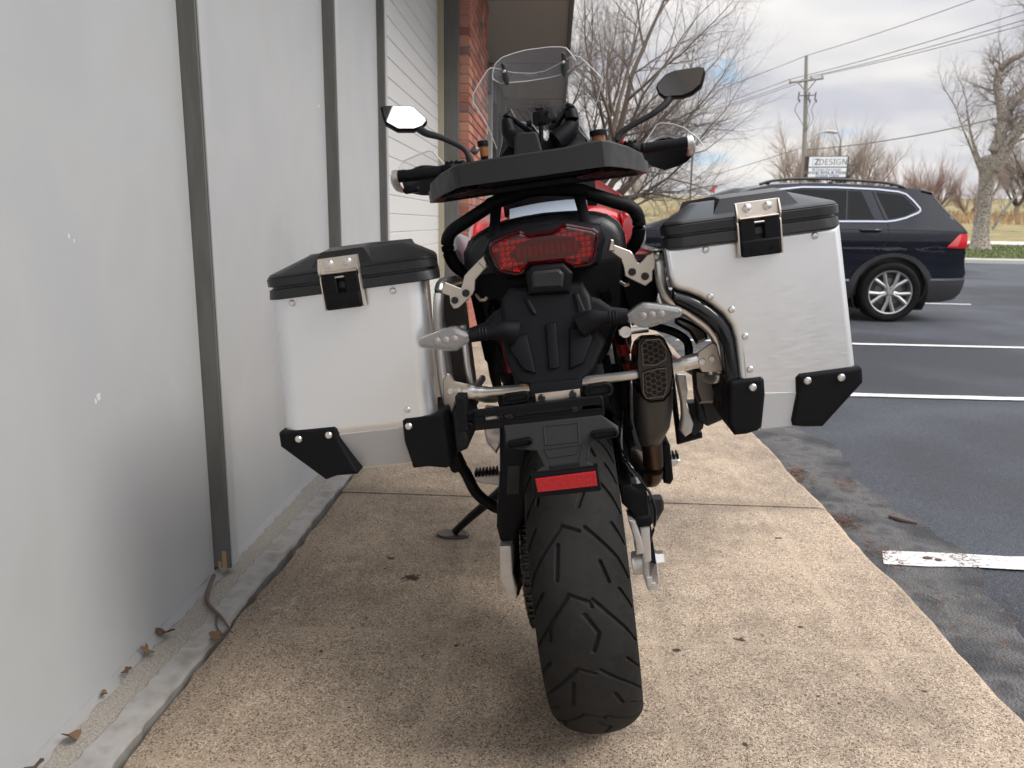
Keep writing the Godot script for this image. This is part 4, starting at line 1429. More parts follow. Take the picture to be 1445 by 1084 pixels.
func seat_and_rack(root: Node3D) -> void:
	var g := Geo.new()
	var top := [[-0.150, 0.895], [-0.148, 0.925], [-0.136, 0.945], [-0.118, 0.957], [-0.093, 0.968], [-0.060, 0.9745], [-0.028, 0.977], [0.010, 0.978], [0.045, 0.976], [0.075, 0.9735], [0.100, 0.969], [0.124, 0.961], [0.142, 0.946], [0.152, 0.924], [0.153, 0.895], [0.10, 0.87], [-0.10, 0.87]]
	var r := []
	for q in [[-0.075, 0.86, -0.012], [-0.085, 0.94, -0.004], [-0.10, 0.985, -0.001], [-0.15, 1.0, 0.0], [-0.30, 0.99, -0.004], [-0.38, 0.97, -0.018], [-0.42, 0.95, -0.035], [-0.75, 0.75, -0.045], [-0.85, 0.6, -0.04]]:
		var ring := PackedVector3Array()
		for p in top: ring.append(V(p[0] * q[1], 0.90 + (p[1] - 0.90) * q[1] + q[2], q[0]))
		r.append(ring)
	g.rings(r)
	var seat := part("seat", g, "seat_vinyl", root, 50.0)
	# the row of stitches behind the rounded edge
	g = Geo.new()
	for i in 60:
		var t := i / 59.0 * 11.0 + 1.0
		var k := mini(int(t), 12)
		var f := t - k
		var a := Vector2(top[k][0], top[k][1]).lerp(Vector2(top[k + 1][0], top[k + 1][1]), f)
		var p := V(a.x * 0.972, 0.90 + (a.y - 0.90) * 0.955 + 0.0005, -0.0885)
		g.box(p, V(0.0032, 0.0012, 0.0012), 0.0003)
	part("stitching", g, "stitching", seat).set_meta("kind", "stuff")
	g = Geo.new()
	var line := []
	for q in top.slice(0, 15): line.append(V(q[0] * 0.978, 0.90 + (q[1] - 0.90) * 0.97, -0.0895))
	g.tube(line, 0.0018, 6)
	part("seat_piping", g, "seat_vinyl", seat)
	# grab handles
	for s in [-1.0, 1.0]:
		g = Geo.new()
		g.tube(smooth([V(s * 0.060, 1.013, -0.10), V(s * 0.082, 1.006, -0.11), V(s * 0.133, 0.983, -0.12), V(s * 0.168, 0.966, -0.125), V(s * 0.180, 0.945, -0.13), V(s * 0.178, 0.915, -0.14), V(s * 0.166, 0.893, -0.15), V(s * 0.14, 0.872, -0.17)], 5), 0.0125, 12, 1.0)
		part("grab_handle", g, "black_plastic", root)
		g = Geo.new()
		var rr := []
		for q in [[1.012, -0.11, 0.012, 0.012], [0.975, -0.07, 0.010, 0.011], [0.94, -0.02, 0.012, 0.010], [0.90, 0.0, 0.016, 0.012]]:
			var ring := PackedVector3Array()
			for k in 8: ring.append(V(s * (0.076 + (1.0 - q[0]) * 0.10) + q[2] * cos(TAU * k / 8 + 0.39), q[0], q[1] + q[3] * sin(TAU * k / 8 + 0.39)))
			rr.append(ring)
		g.rings(rr)
		part("rack_post", g, "black_plastic", root)
	g = Geo.new()
	g.tube(smooth([V(-0.088, 1.004, -0.10), V(-0.06, 1.010, -0.09), V(0.0, 1.0185, -0.085), V(0.06, 1.011, -0.09), V(0.088, 1.004, -0.10)], 5), 0.0125, 10, 1.3)
	part("rack_bridge", g, "black_plastic", root)
	# the luggage rack: a plate with a deep skirt, swept forward to both sides
	var edge := [[-0.222, -0.25, 1.029, 1.050], [-0.212, -0.215, 1.030, 1.053], [-0.209, -0.205, 1.030, 1.062], [-0.175, -0.11, 1.034, 1.068], [-0.135, -0.015, 1.0365, 1.071], [-0.122, 0.0, 1.0370, 1.0720], [-0.06, 0.004, 1.0365, 1.073], [0.0, 0.005, 1.036, 1.0735], [0.06, 0.004, 1.0365, 1.0735], [0.095, 0.002, 1.037, 1.0775], [0.122, 0.0, 1.0370, 1.0775], [0.135, -0.015, 1.0365, 1.076], [0.175, -0.11, 1.034, 1.070], [0.207, -0.205, 1.030, 1.062], [0.210, -0.215, 1.030, 1.053], [0.220, -0.25, 1.029, 1.050], [0.215, -0.36, 1.032, 1.05], [0.12, -0.38, 1.034, 1.06], [-0.12, -0.38, 1.034, 1.06], [-0.215, -0.36, 1.032, 1.05]]
	var lay := []
	for q in [[0.975, 0.0], [1.0, 0.003], [1.0, 1.0], [0.985, 1.06]]:
		var ring := PackedVector3Array()
		for p in edge: ring.append(V(p[0] * q[0], lerpf(p[2], p[3], minf(q[1], 1.0)) + (0.003 if q[1] > 1.0 else 0.0), -0.18 + (p[1] + 0.18) * q[0]))
		lay.append(ring)
	var inner := PackedVector3Array()
	for p in edge: inner.append(V(p[0] * 0.93, lerpf(p[2], p[3], 0.5) , -0.18 + (p[1] + 0.18) * 0.93))
	lay.push_front(inner)
	g = Geo.new()
	g.rings(lay, true, true, true)
	var rack := part("luggage_rack", g, "grey_plastic", root, 30.0)
	g = Geo.new()
	for s in [-1.0, 1.0]:
		for k in 6: g.box(V(s * (0.085 + 0.018 * k), 1.0395, -0.13 - 0.022 * k), V(0.008, 0.012, 0.15 - 0.012 * k), 0.001, Basis(Vector3.UP, s * 0.5))
		g.box(V(s * 0.135, 1.037, -0.10), V(0.02, 0.01, 0.014), 0.001)
	for k in 3: g.box(V(0, 1.0395, -0.06 - 0.09 * k), V(0.2, 0.012, 0.007), 0.001)
	part("rack_rib", g, "black_plastic", rack)
	g = Geo.new()
	g.box(V(0.0, 1.026, -0.12), V(0.15, 0.016, 0.12), 0.004)
	part("rack_adapter", g, "black_plastic", rack)

func front_end(root: Node3D) -> void:
	var g := Geo.new()
	# tank, its glossy middle with the sky reflection painted in, the red flanks and grey side panels
	var prof := [[-0.18, 0.80], [-0.205, 0.88], [-0.205, 0.935], [-0.185, 0.965], [-0.145, 0.985], [-0.09, 0.993], [0.09, 0.993], [0.145, 0.985], [0.185, 0.965], [0.205, 0.935], [0.205, 0.88], [0.18, 0.80]]
	var r := []
	for q in [[-0.62, 0.60, -0.08], [-0.68, 0.80, -0.035], [-0.78, 0.98, -0.008], [-0.90, 1.05, 0.004], [-1.05, 1.0, 0.0], [-1.16, 0.8, -0.03]]:
		var ring := PackedVector3Array()
		for p in prof: ring.append(V(p[0] * q[1], p[1] + q[2], q[0]))
		r.append(ring)
	g.rings(r)
	var tank := part("fuel_tank", g, "red_paint", root, 40.0)
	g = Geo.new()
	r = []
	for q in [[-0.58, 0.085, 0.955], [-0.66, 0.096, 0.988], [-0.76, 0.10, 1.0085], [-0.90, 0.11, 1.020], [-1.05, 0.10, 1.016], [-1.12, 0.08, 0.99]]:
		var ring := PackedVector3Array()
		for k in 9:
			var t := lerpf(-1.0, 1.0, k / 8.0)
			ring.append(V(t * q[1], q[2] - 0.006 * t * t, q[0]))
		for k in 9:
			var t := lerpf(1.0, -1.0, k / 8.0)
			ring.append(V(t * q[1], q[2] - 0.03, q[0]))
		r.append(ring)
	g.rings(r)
	part("tank_cover", g, "tank_sky_sheen", tank, 40.0)
	for s in [-1.0, 1.0]:
		g = Geo.new()
		r = []
		for q in [[-0.28, 0.186, 0.905, 0.026, 0.010], [-0.40, 0.202, 0.918, 0.042, 0.016], [-0.52, 0.205, 0.922, 0.04, 0.016], [-0.64, 0.195, 0.925, 0.02, 0.010]]:
			var ring := PackedVector3Array()
			for k in 12: ring.append(V(s * (q[1] + q[4] * cos(TAU * k / 12)), q[2] + q[3] * sin(TAU * k / 12), q[0]))
			r.append(ring)
		g.rings(r)
		part("side_panel", g, "grey_paint", root, 50.0)
		g = Geo.new()
		r = []
		for q in [[-0.72, 0.20, 0.935, 0.02, 0.012], [-0.85, 0.212, 0.945, 0.035, 0.02], [-1.05, 0.225, 0.94, 0.06, 0.026], [-1.30, 0.215, 0.95, 0.09, 0.03], [-1.5, 0.16, 1.02, 0.08, 0.03], [-1.65, 0.07, 1.02, 0.05, 0.02]]:
			var ring := PackedVector3Array()
			for k in 12: ring.append(V(s * (q[1] + q[4] * cos(TAU * k / 12)), q[2] + q[3] * sin(TAU * k / 12), q[0]))
			r.append(ring)
		g.rings(r)
		part("front_fairing", g, "red_paint", root, 50.0)
	# frame, subframe and engine masses
	g = Geo.new()
	g.box(V(0, 0.80, -0.30), V(0.19, 0.16, 0.44), 0.03)
	g.box(V(0, 0.74, -0.14), V(0.13, 0.14, 0.24), 0.02)
	g.prism(P([-0.135, 0.885, 0.140, 0.885, 0.130, 0.78, 0.10, 0.715, 0.085, 0.69, -0.08, 0.69, -0.095, 0.715, -0.120, 0.78]), -0.14, -0.07, 0.012, Transform3D.IDENTITY, 2)
	part("subframe", g, "black_plastic", root)
	g = Geo.new()
	g.prism(P([0.13, 0.862, 0.196, 0.872, 0.204, 0.80, 0.192, 0.765, 0.150, 0.745]), -0.18, -0.13, 0.01, Transform3D.IDENTITY, 2)
	part("tail_side", g, "black_plastic", root)
	for s in [-1.0, 1.0]:
		g = Geo.new()
		g.prism(P([-0.10, 0.885, -0.62, 0.90, -0.66, 0.66, -0.45, 0.60, -0.20, 0.70]), 0.128, 0.150, 0.006, Transform3D(Basis(V(0, 0, 1), V(0, 1, 0), V(s, 0, 0)), Vector3.ZERO))
		part("side_cover", g, "black_plastic", root)
	g = Geo.new()
	g.box(V(0, 0.47, -0.80), V(0.30, 0.36, 0.46), 0.05)
	g.lathe([Vector2(0.02, -0.02), Vector2(0.11, -0.015), Vector2(0.12, 0.0), Vector2(0.12, 0.34), Vector2(0.11, 0.355), Vector2(0.02, 0.36)], 28, V(-0.17, 0.40, -0.66), V(1, 0, 0))
	g.box(V(0, 0.70, -1.0), V(0.30, 0.26, 0.30), 0.04)
	part("engine", g, "grey_plastic", root)
	for s in [-1.0, 1.0]:
		g = Geo.new()
		g.tube(smooth([V(s * 0.11, 0.86, -0.10), V(s * 0.125, 0.76, -0.30), V(s * 0.14, 0.60, -0.52), V(s * 0.15, 0.42, -0.56)], 4), 0.015, 10)
		part("frame_tube", g, "black_plastic", root)
		g = Geo.new()
		g.tube(smooth([V(s * 0.10, 0.83, -0.06), V(s * 0.13, 0.70, -0.16), V(s * 0.135, 0.58, -0.3), V(s * 0.14, 0.40, -0.5)], 4), 0.010, 8)
		part("hose", g, "black_plastic", root)
	# the red and silver damper by the right hand side, a red tube on the left
	g = Geo.new()
	g.tube([V(0.131, 0.69, -0.15), V(0.122, 0.732, -0.15)], 0.0125, 14)
	g.tube([V(0.137, 0.655, -0.15), V(0.134, 0.674, -0.15)], 0.0105, 14)
	part("damper_rod", g, "spring_red", root)
	g = Geo.new()
	g.tube([V(0.122, 0.730, -0.15), V(0.116, 0.752, -0.15)], 0.0115, 14)
	g.tube([V(0.138, 0.640, -0.15), V(0.136, 0.658, -0.15)], 0.011, 14)
	part("damper_collar", g, "alu_cast", root)
	g = Geo.new()
	g.tube([V(-0.085, 0.775, -0.06), V(-0.080, 0.700, -0.04)], 0.012, 12)
	part("damper_rod", g, "spring_red", root)
	g = Geo.new()
	g.tube([V(-0.052, 0.705, 0.0), V(-0.050, 0.68, -0.02)], 0.014, 12)
	part("damper_adjuster", g, "ohlins_gold", root)
	# front wheel and fork, steered a little to the left
	var turn := Basis(V(0, 0.9, 0.42).normalized(), 0.10)
	g = Geo.new()
	var pr := []
	for k in 15:
		var t := lerpf(-1.4, 1.4, k / 14.0)
		pr.append(Vector2(0.318 - 0.036 * (1.0 - cos(t)), 0.06 * sin(t)))
	pr.append(Vector2(0.25, 0.05)); pr.append(Vector2(0.25, -0.05))
	g.lathe(pr, 56, Vector3.ZERO, turn * V(1, 0, 0), true)
	var fw := part("front_tyre", g, "rubber", root, 50.0)
	fw.position = V(-0.02, 0.318, -1.567)
	g = Geo.new()
	g.lathe([Vector2(0.235, -0.04), Vector2(0.255, -0.045), Vector2(0.255, 0.045), Vector2(0.235, 0.04)], 48, Vector3.ZERO, turn * V(1, 0, 0), true)
	for i in 8:
		var d := turn * V(0, cos(TAU * i / 8), sin(TAU * i / 8))
		g.tube([d * 0.03, d * 0.24], [0.014, 0.009], 6)
	part("rim", g, "gloss_black", fw)
	for s in [-1.0, 1.0]:
		g = Geo.new()
		g.tube([V(-0.02, 0.318, -1.567) + turn * V(s * 0.09, 0, 0), V(0, 0.72, -1.36) + turn * V(s * 0.10, 0, 0), V(0, 1.06, -1.19) + turn * V(s * 0.105, 0, 0)], [0.024, 0.028, 0.023], 14)
		part("fork_leg", g, "ohlins_gold", root)
	g = Geo.new()
	g.tube(smooth([V(-0.02, 0.66, -1.50), V(-0.02, 0.67, -1.60), V(-0.02, 0.60, -1.78)], 4), 0.07, 12, 1.0)
	part("front_mudguard", g, "black_plastic", root)
	# the screen's uprights, dash and cockpit fairing
	g = Geo.new()
	g.prism(P([-0.150, 1.16, -0.125, 1.224, -0.110, 1.302, -0.083, 1.321, -0.068, 1.285, -0.020, 1.262, 0.0, 1.225, 0.004, 1.19, 0.003, 1.15]), -1.19, -1.14, 0.01, Transform3D.IDENTITY, 2)
	g.prism(P([0.0, 1.19, 0.03, 1.235, 0.078, 1.285, 0.087, 1.320, 0.113, 1.300, 0.122, 1.277, 0.119, 1.228, 0.142, 1.196, 0.145, 1.170, 0.10, 1.14, 0.0, 1.14]), -1.19, -1.14, 0.01, Transform3D.IDENTITY, 2)
	part("screen_bracket", g, "gloss_black", root)
	g = Geo.new()
	for s in [-1.0, 1.0]:
		g = Geo.new()
		g.tube(smooth([V(s * 0.040, 1.20, -1.10), V(s * 0.090, 1.235, -1.12), V(s * 0.098, 1.285, -1.13), V(s * 0.088, 1.305, -1.14)], 4), [0.03, 0.03, 0.03, 0.028, 0.026, 0.024, 0.022, 0.02, 0.018, 0.015, 0.012, 0.01, 0.008], 12)
		g.tube([V(s * 0.03, 1.24, -1.12), V(s * 0.085, 1.292, -1.14)], 0.008, 8)
		part("cockpit_trim", g, "black_plastic", root)
	g = Geo.new()
	g.box(V(0.0, 1.16, -1.16), V(0.27, 0.10, 0.10), 0.03)
	g.box(V(0.0, 1.05, -1.25), V(0.30, 0.20, 0.20), 0.05)
	g.prism(P([-0.15, 1.12, -0.142, 1.19, -0.122, 1.235, -0.085, 1.245, -0.03, 1.215, 0.03, 1.215, 0.085, 1.25, 0.122, 1.245, 0.142, 1.20, 0.15, 1.12]), -1.24, -1.18, 0.01)
	part("dashboard", g, "black_plastic", root)
	g = Geo.new()
	g.box(V(0.007, 1.272, -1.10), V(0.052, 0.042, 0.014), 0.006)
	for p in [[-0.011, 1.287], [0.026, 1.285], [-0.011, 1.257], [0.026, 1.256]]: g.lathe([Vector2(0.006, 0.0), Vector2(0.006, 0.003), Vector2(0.0, 0.003)], 10, V(p[0], p[1], -1.093), V(0, 0, 1))
	g.box(V(0.004, 1.299, -1.10), V(0.026, 0.008, 0.012), 0.002)
	g.box(V(0.0075, 1.272, -1.092), V(0.012, 0.024, 0.003), 0.001)
	for s in [-1.0, 1.0]: g.lathe([Vector2(0.009, -0.008), Vector2(0.009, 0.008)], 10, V(0.005 + s * 0.037, 1.262, -1.10), V(1, 0, 0))
	g.tube([V(0.003, 1.252, -1.10), V(-0.002, 1.20, -1.10)], 0.007, 8)
	part("navigation_mount", g, "black_plastic", root)
	g = Geo.new()
	g.prism(P([-0.083, 1.13, -0.080, 1.162, -0.071, 1.213, -0.066, 1.219, -0.057, 1.222, -0.015, 1.219, -0.009, 1.215, -0.006, 1.209, 0.001, 1.161, 0.004, 1.13]), -1.0, -0.94, 0.006, Transform3D.IDENTITY, 3)
	part("rubber_pad", g, "grey_plastic", root)
	# windscreen and the clip-on spoiler above it
	var curve := func(p: Vector2) -> Vector3: return V(p.x, p.y, -1.235 + (p.y - 1.40) * 0.30 + p.x * p.x * 1.3)
	var ws := P([-0.142, 1.05, -0.151, 1.219, -0.160, 1.256, -0.171, 1.294, -0.187, 1.333, -0.200, 1.362, -0.199, 1.382, -0.183, 1.404, -0.144, 1.449, -0.132, 1.455, -0.115, 1.452, -0.068, 1.436, -0.010, 1.426, 0.032, 1.427, 0.080, 1.440, 0.115, 1.452, 0.130, 1.453, 0.146, 1.446, 0.183, 1.402, 0.202, 1.378, 0.203, 1.366, 0.192, 1.333, 0.172, 1.287, 0.160, 1.245, 0.15, 1.05])
	g = Geo.new()
	g.sheet(ws, 0.025, curve, V(0, 0, 1))
	var screen := part("windscreen", g, "clear_screen", root, 60.0)
	g = Geo.new()
	var rim := []
	for p in ws.slice(1, ws.size() - 1): rim.append(curve.call(p))
	g.tube(rim, 0.0016, 6)
	part("screen_edge", g, "screen_edge", screen)
	var sp := P([-0.130, 1.420, -0.129, 1.433, -0.118, 1.458, -0.111, 1.464, -0.093, 1.476, -0.055, 1.484, -0.015, 1.488, 0.052, 1.486, 0.090, 1.480, 0.106, 1.474, 0.118, 1.458, 0.130, 1.436, 0.131, 1.428, 0.104, 1.410, 0.075, 1.405, 0.042, 1.403, -0.026, 1.403, -0.075, 1.405, -0.110, 1.407])
	var curve2 := func(p: Vector2) -> Vector3: return V(p.x, p.y, -1.20 + (p.y - 1.44) * 0.35 + p.x * p.x * 1.2)
	g = Geo.new()
	g.sheet(sp, 0.02, curve2, V(0, 0, 1))
	var spo := part("screen_spoiler", g, "smoke_screen", root, 60.0)
	g = Geo.new()
	rim = []
	for p in sp: rim.append(curve2.call(p))
	rim.append(rim[0])
	g.tube(rim, 0.0015, 6)
	part("screen_edge", g, "screen_edge", spo)
	for q in [[-0.091, 1.430, 0.10], [0.093, 1.430, -0.10]]:
		g = Geo.new()
		var c: Vector3 = curve2.call(Vector2(q[0], q[1]))
		var pill := P([-0.006, 0.020, -0.009, 0.030, -0.004, 0.036, 0.004, 0.034, 0.009, 0.022, 0.011, -0.020, 0.006, -0.034, -0.001, -0.036, -0.007, -0.030, -0.010, -0.010])
		g.prism(pill, -0.004, 0.012, 0.005, Transform3D(Basis(Vector3.BACK, q[2]), c), 2)
		var cl := part("spoiler_clamp", g, "gloss_black", spo)
		g = Geo.new()
		g.lathe([Vector2(0.0055, 0.0), Vector2(0.0055, 0.003), Vector2(0.004, 0.0055), Vector2(0.0, 0.0065)], 12, c + V(0, 0.006, 0.011), V(0, 0, 1))
		part("clamp_screw", g, "rivet_steel", cl)
	handlebars(root)

func handlebars(root: Node3D) -> void:
	var g := Geo.new()
	g.tube(smooth([V(-0.40, 1.147, -0.975), V(-0.25, 1.155, -0.99), V(-0.15, 1.13, -1.03), V(0.0, 1.12, -1.05), V(0.15, 1.13, -1.06), V(0.25, 1.142, -1.05), V(0.40, 1.135, -1.05)], 5), 0.013, 12)
	part("handlebar", g, "black_plastic", root)
	for q in [[-1.0, V(-0.297, 1.148, -0.98), V(-0.428, 1.153, -0.98)], [1.0, V(0.292, 1.138, -1.05), V(0.422, 1.138, -1.05)]]:
		var s: float = q[0]
		var a: Vector3 = q[1]
		var b: Vector3 = q[2]
		var d := (b - a).normalized()
		g = Geo.new()
		g.lathe([Vector2(0.0185, 0.0), Vector2(0.0185, 0.004), Vector2(0.0168, 0.006), Vector2(0.0168, 0.108), Vector2(0.0182, 0.110), Vector2(0.0182, 0.130), Vector2(0.014, 0.131)], 20, a, d)
		var grip := part("grip", g, "black_plastic", root)
		g = Geo.new()
		for k in 9: g.lathe([Vector2(0.0168, -0.002), Vector2(0.0174, 0.0), Vector2(0.0168, 0.002)], 20, a + d * (0.014 + k * 0.0105), d)
		part("grip_ridge", g, "rubber", grip)
		g = Geo.new()
		g.lathe([Vector2(0.010, 0.0), Vector2(0.0195, 0.001), Vector2(0.0195, 0.014), Vector2(0.017, 0.018), Vector2(0.009, 0.019), Vector2(0.008, 0.015), Vector2(0.0, 0.015)], 20, b, d)
		part("bar_end", g, "alu_cast", grip)
		# guard: metal arm under the bar end, black shell in front, clear blade above
		g = Geo.new()
		g.tube(smooth([b + d * 0.012, b + d * 0.014 + V(0, -0.02, -0.012), b + d * 0.006 + V(0, -0.036, -0.05), b + V(-s * 0.05, -0.035, -0.09)], 4), 0.009, 10, 1.4)
		var hg := part("hand_guard", g, "alu_cast", root)
		g = Geo.new()
		var shell := P([0.300, 1.128, 0.302, 1.106, 0.322, 1.088, 0.357, 1.071, 0.395, 1.076, 0.420, 1.084, 0.445, 1.104, 0.448, 1.122, 0.42, 1.150, 0.34, 1.152])
		var o := V(0, 0.0, -1.13) if s > 0 else V(0.022, 0.016, -1.06)
		if s < 0.0: shell = mirror(shell)
		g.sheet(shell, 0.02, func(p: Vector2) -> Vector3: return o + V(p.x, p.y, 0.04 - pow((absf(p.x) - 0.32) / 0.13, 2.0) * -0.03 - (p.y - 1.07) * 0.35), V(0, 0, 1))
		g.sheet(shell, 0.02, func(p: Vector2) -> Vector3: return o + V(p.x, p.y, 0.034 - pow((absf(p.x) - 0.32) / 0.13, 2.0) * -0.03 - (p.y - 1.07) * 0.35), V(0, 0, -1))
		part("guard_shell", g, "black_plastic", hg, 50.0)
		g = Geo.new()
		var blade := P([0.305, 1.13, 0.312, 1.165, 0.352, 1.211, 0.364, 1.214, 0.400, 1.205, 0.430, 1.189, 0.466, 1.150, 0.476, 1.128])
		if s < 0.0: blade = P([-0.305, 1.14, -0.294, 1.168, -0.331, 1.219, -0.341, 1.223, -0.362, 1.220, -0.423, 1.202, -0.436, 1.185, -0.437, 1.15])
		var bc := func(p: Vector2) -> Vector3: return V(p.x, p.y, (-1.13 if s > 0 else -1.05) - (p.y - 1.13) * 0.25 + pow((absf(p.x) - 0.32) / 0.13, 2.0) * 0.02)
		g.sheet(blade, 0.02, bc, V(0, 0, 1))
		var bl := part("guard_blade", g, "clear_screen", hg, 50.0)
		g = Geo.new()
		var rim := []
		for p in blade: rim.append(bc.call(p))
		g.tube(rim, 0.0022, 6)
		part("blade_edge", g, "screen_edge", bl)
		g = Geo.new()
		g.tube(smooth([a + V(s * 0.02, 0.016, -0.03), a + V(s * 0.07, 0.026, -0.05), a + V(s * 0.115, 0.012, -0.04)], 4), 0.006, 8)
		part("lever", g, "gloss_black", grip)
		g = Geo.new()
		g.box(a + d * -0.028 + V(0, 0.002, 0.004), V(0.045, 0.046, 0.042), 0.010)
		g.box(a + d * -0.062 + V(0, 0.008, 0.0), V(0.03, 0.036, 0.036), 0.008)
		g.tube([a + d * -0.02, a + d * -0.09 + V(0, 0.01, 0)], 0.014, 10)
		for k in 3: g.box(a + d * (-0.02 - 0.014 * k) + V(0, 0.024, 0.014), V(0.009, 0.008, 0.012), 0.002)
		if s < 0.0: g.box(V(-0.395, 1.110, -0.98), V(0.05, 0.020, 0.03), 0.006)
		part("switch_gear", g, "black_plastic", root)
	g = Geo.new()
	g.lathe([Vector2(0.010, 0.0), Vector2(0.010, 0.014), Vector2(0.006, 0.016), Vector2(0, 0.016)], 14, V(0.238, 1.161, -1.06), V(0, 0, 1))
	part("starter_button", g, "anodised_red", root)
	# fluid reservoirs
	for q in [[V(-0.175, 1.182, -1.05), 0.0125, 0.028], [V(0.171, 1.168, -1.10), 0.020, 0.030]]:
		g = Geo.new()
		g.lathe([Vector2(q[1] * 0.8, -0.004), Vector2(q[1], 0.0), Vector2(q[1], q[2]), Vector2(q[1] * 0.9, q[2] + 0.001)], 20, q[0])
		var rs := part("fluid_reservoir", g, "amber_fluid", root)
		g = Geo.new()
		g.lathe([Vector2(q[1] * 0.9, q[2]), Vector2(q[1] * 1.3, q[2]), Vector2(q[1] * 1.32, q[2] + 0.014), Vector2(q[1] * 1.15, q[2] + 0.017), Vector2(0, q[2] + 0.017)], 20, q[0])
		g.lathe([Vector2(q[1] * 0.3, -0.02), Vector2(q[1] * 0.95, -0.006), Vector2(q[1] * 0.95, 0.001)], 16, q[0])
		part("reservoir_cap", g, "black_plastic", rs)
	g = Geo.new()
	g.tube(smooth([V(-0.176, 1.176, -1.05), V(-0.182, 1.160, -1.05), V(-0.21, 1.15, -1.04), V(-0.23, 1.14, -1.03)], 4), 0.006, 8)
	part("reservoir_hose", g, "black_plastic", root)
	g = Geo.new()
	g.lathe([Vector2(0.012, 0.0), Vector2(0.012, 0.006), Vector2(0.008, 0.009), Vector2(0.0, 0.009)], 16, V(-0.200, 1.201, -1.04), V(0, 0, 1))
	part("clamp_bolt", g, "dark_steel", root)
	# mirrors on bent stems
	var faces := [[P([-0.456, 1.361, -0.437, 1.363, -0.374, 1.356, -0.361, 1.351, -0.329, 1.314, -0.328, 1.302, -0.342, 1.288, -0.368, 1.281, -0.414, 1.286, -0.446, 1.309, -0.453, 1.331]), -1.02, V(0.5, 0.405, 1.7), [V(-0.355, 1.284, -1.035), V(-0.335, 1.268, -1.03), V(-0.297, 1.252, -1.03), V(-0.259, 1.230, -1.03), V(-0.228, 1.206, -1.03), V(-0.218, 1.175, -1.03), V(-0.218, 1.15, -1.03)]],
		[P([0.352, 1.312, 0.358, 1.325, 0.382, 1.345, 0.410, 1.352, 0.478, 1.350, 0.492, 1.344, 0.494, 1.329, 0.480, 1.294, 0.452, 1.276, 0.425, 1.270, 0.373, 1.276, 0.358, 1.292]), -1.08, V(-0.40, 0.36, 1.72), [V(0.392, 1.276, -1.09), V(0.375, 1.258, -1.08), V(0.345, 1.240, -1.07), V(0.318, 1.228, -1.07), V(0.277, 1.213, -1.07), V(0.240, 1.197, -1.07), V(0.222, 1.175, -1.07), V(0.218, 1.15, -1.07)]]]
	for q in faces:
		var n: Vector3 = (q[2] as Vector3).normalized()
		var c := Vector2.ZERO
		for p in q[0]: c += p
		c /= q[0].size()
		var xf := Transform3D(Basis(V(1, 0, -n.x / n.z), V(0, 1, -n.y / n.z), n), V(0, 0, q[1] + (n.x * c.x + n.y * c.y) / n.z))
		g = Geo.new()
		g.prism(q[0], -0.032, 0.0, 0.010, xf, 3)
		var mr := part("mirror", g, "black_plastic", root, 45.0)
		g = Geo.new()
		g.prism(g.inset(q[0], 0.005), -0.001, 0.0012, 0.0, xf)
		part("mirror_glass", g, "mirror_glass", mr, 10.0)
		var pts := smooth(q[3], 3)
		var rad := []
		for i in pts.size(): rad.append(lerpf(0.0125, 0.0085, minf(1.0, i / 7.0)) if i < pts.size() - 5 else lerpf(0.0085, 0.015, (i - pts.size() + 6) / 5.0))
		g = Geo.new()
		g.tube(pts, rad, 12, 0.8)
		part("mirror_stem", g, "grey_plastic", root)

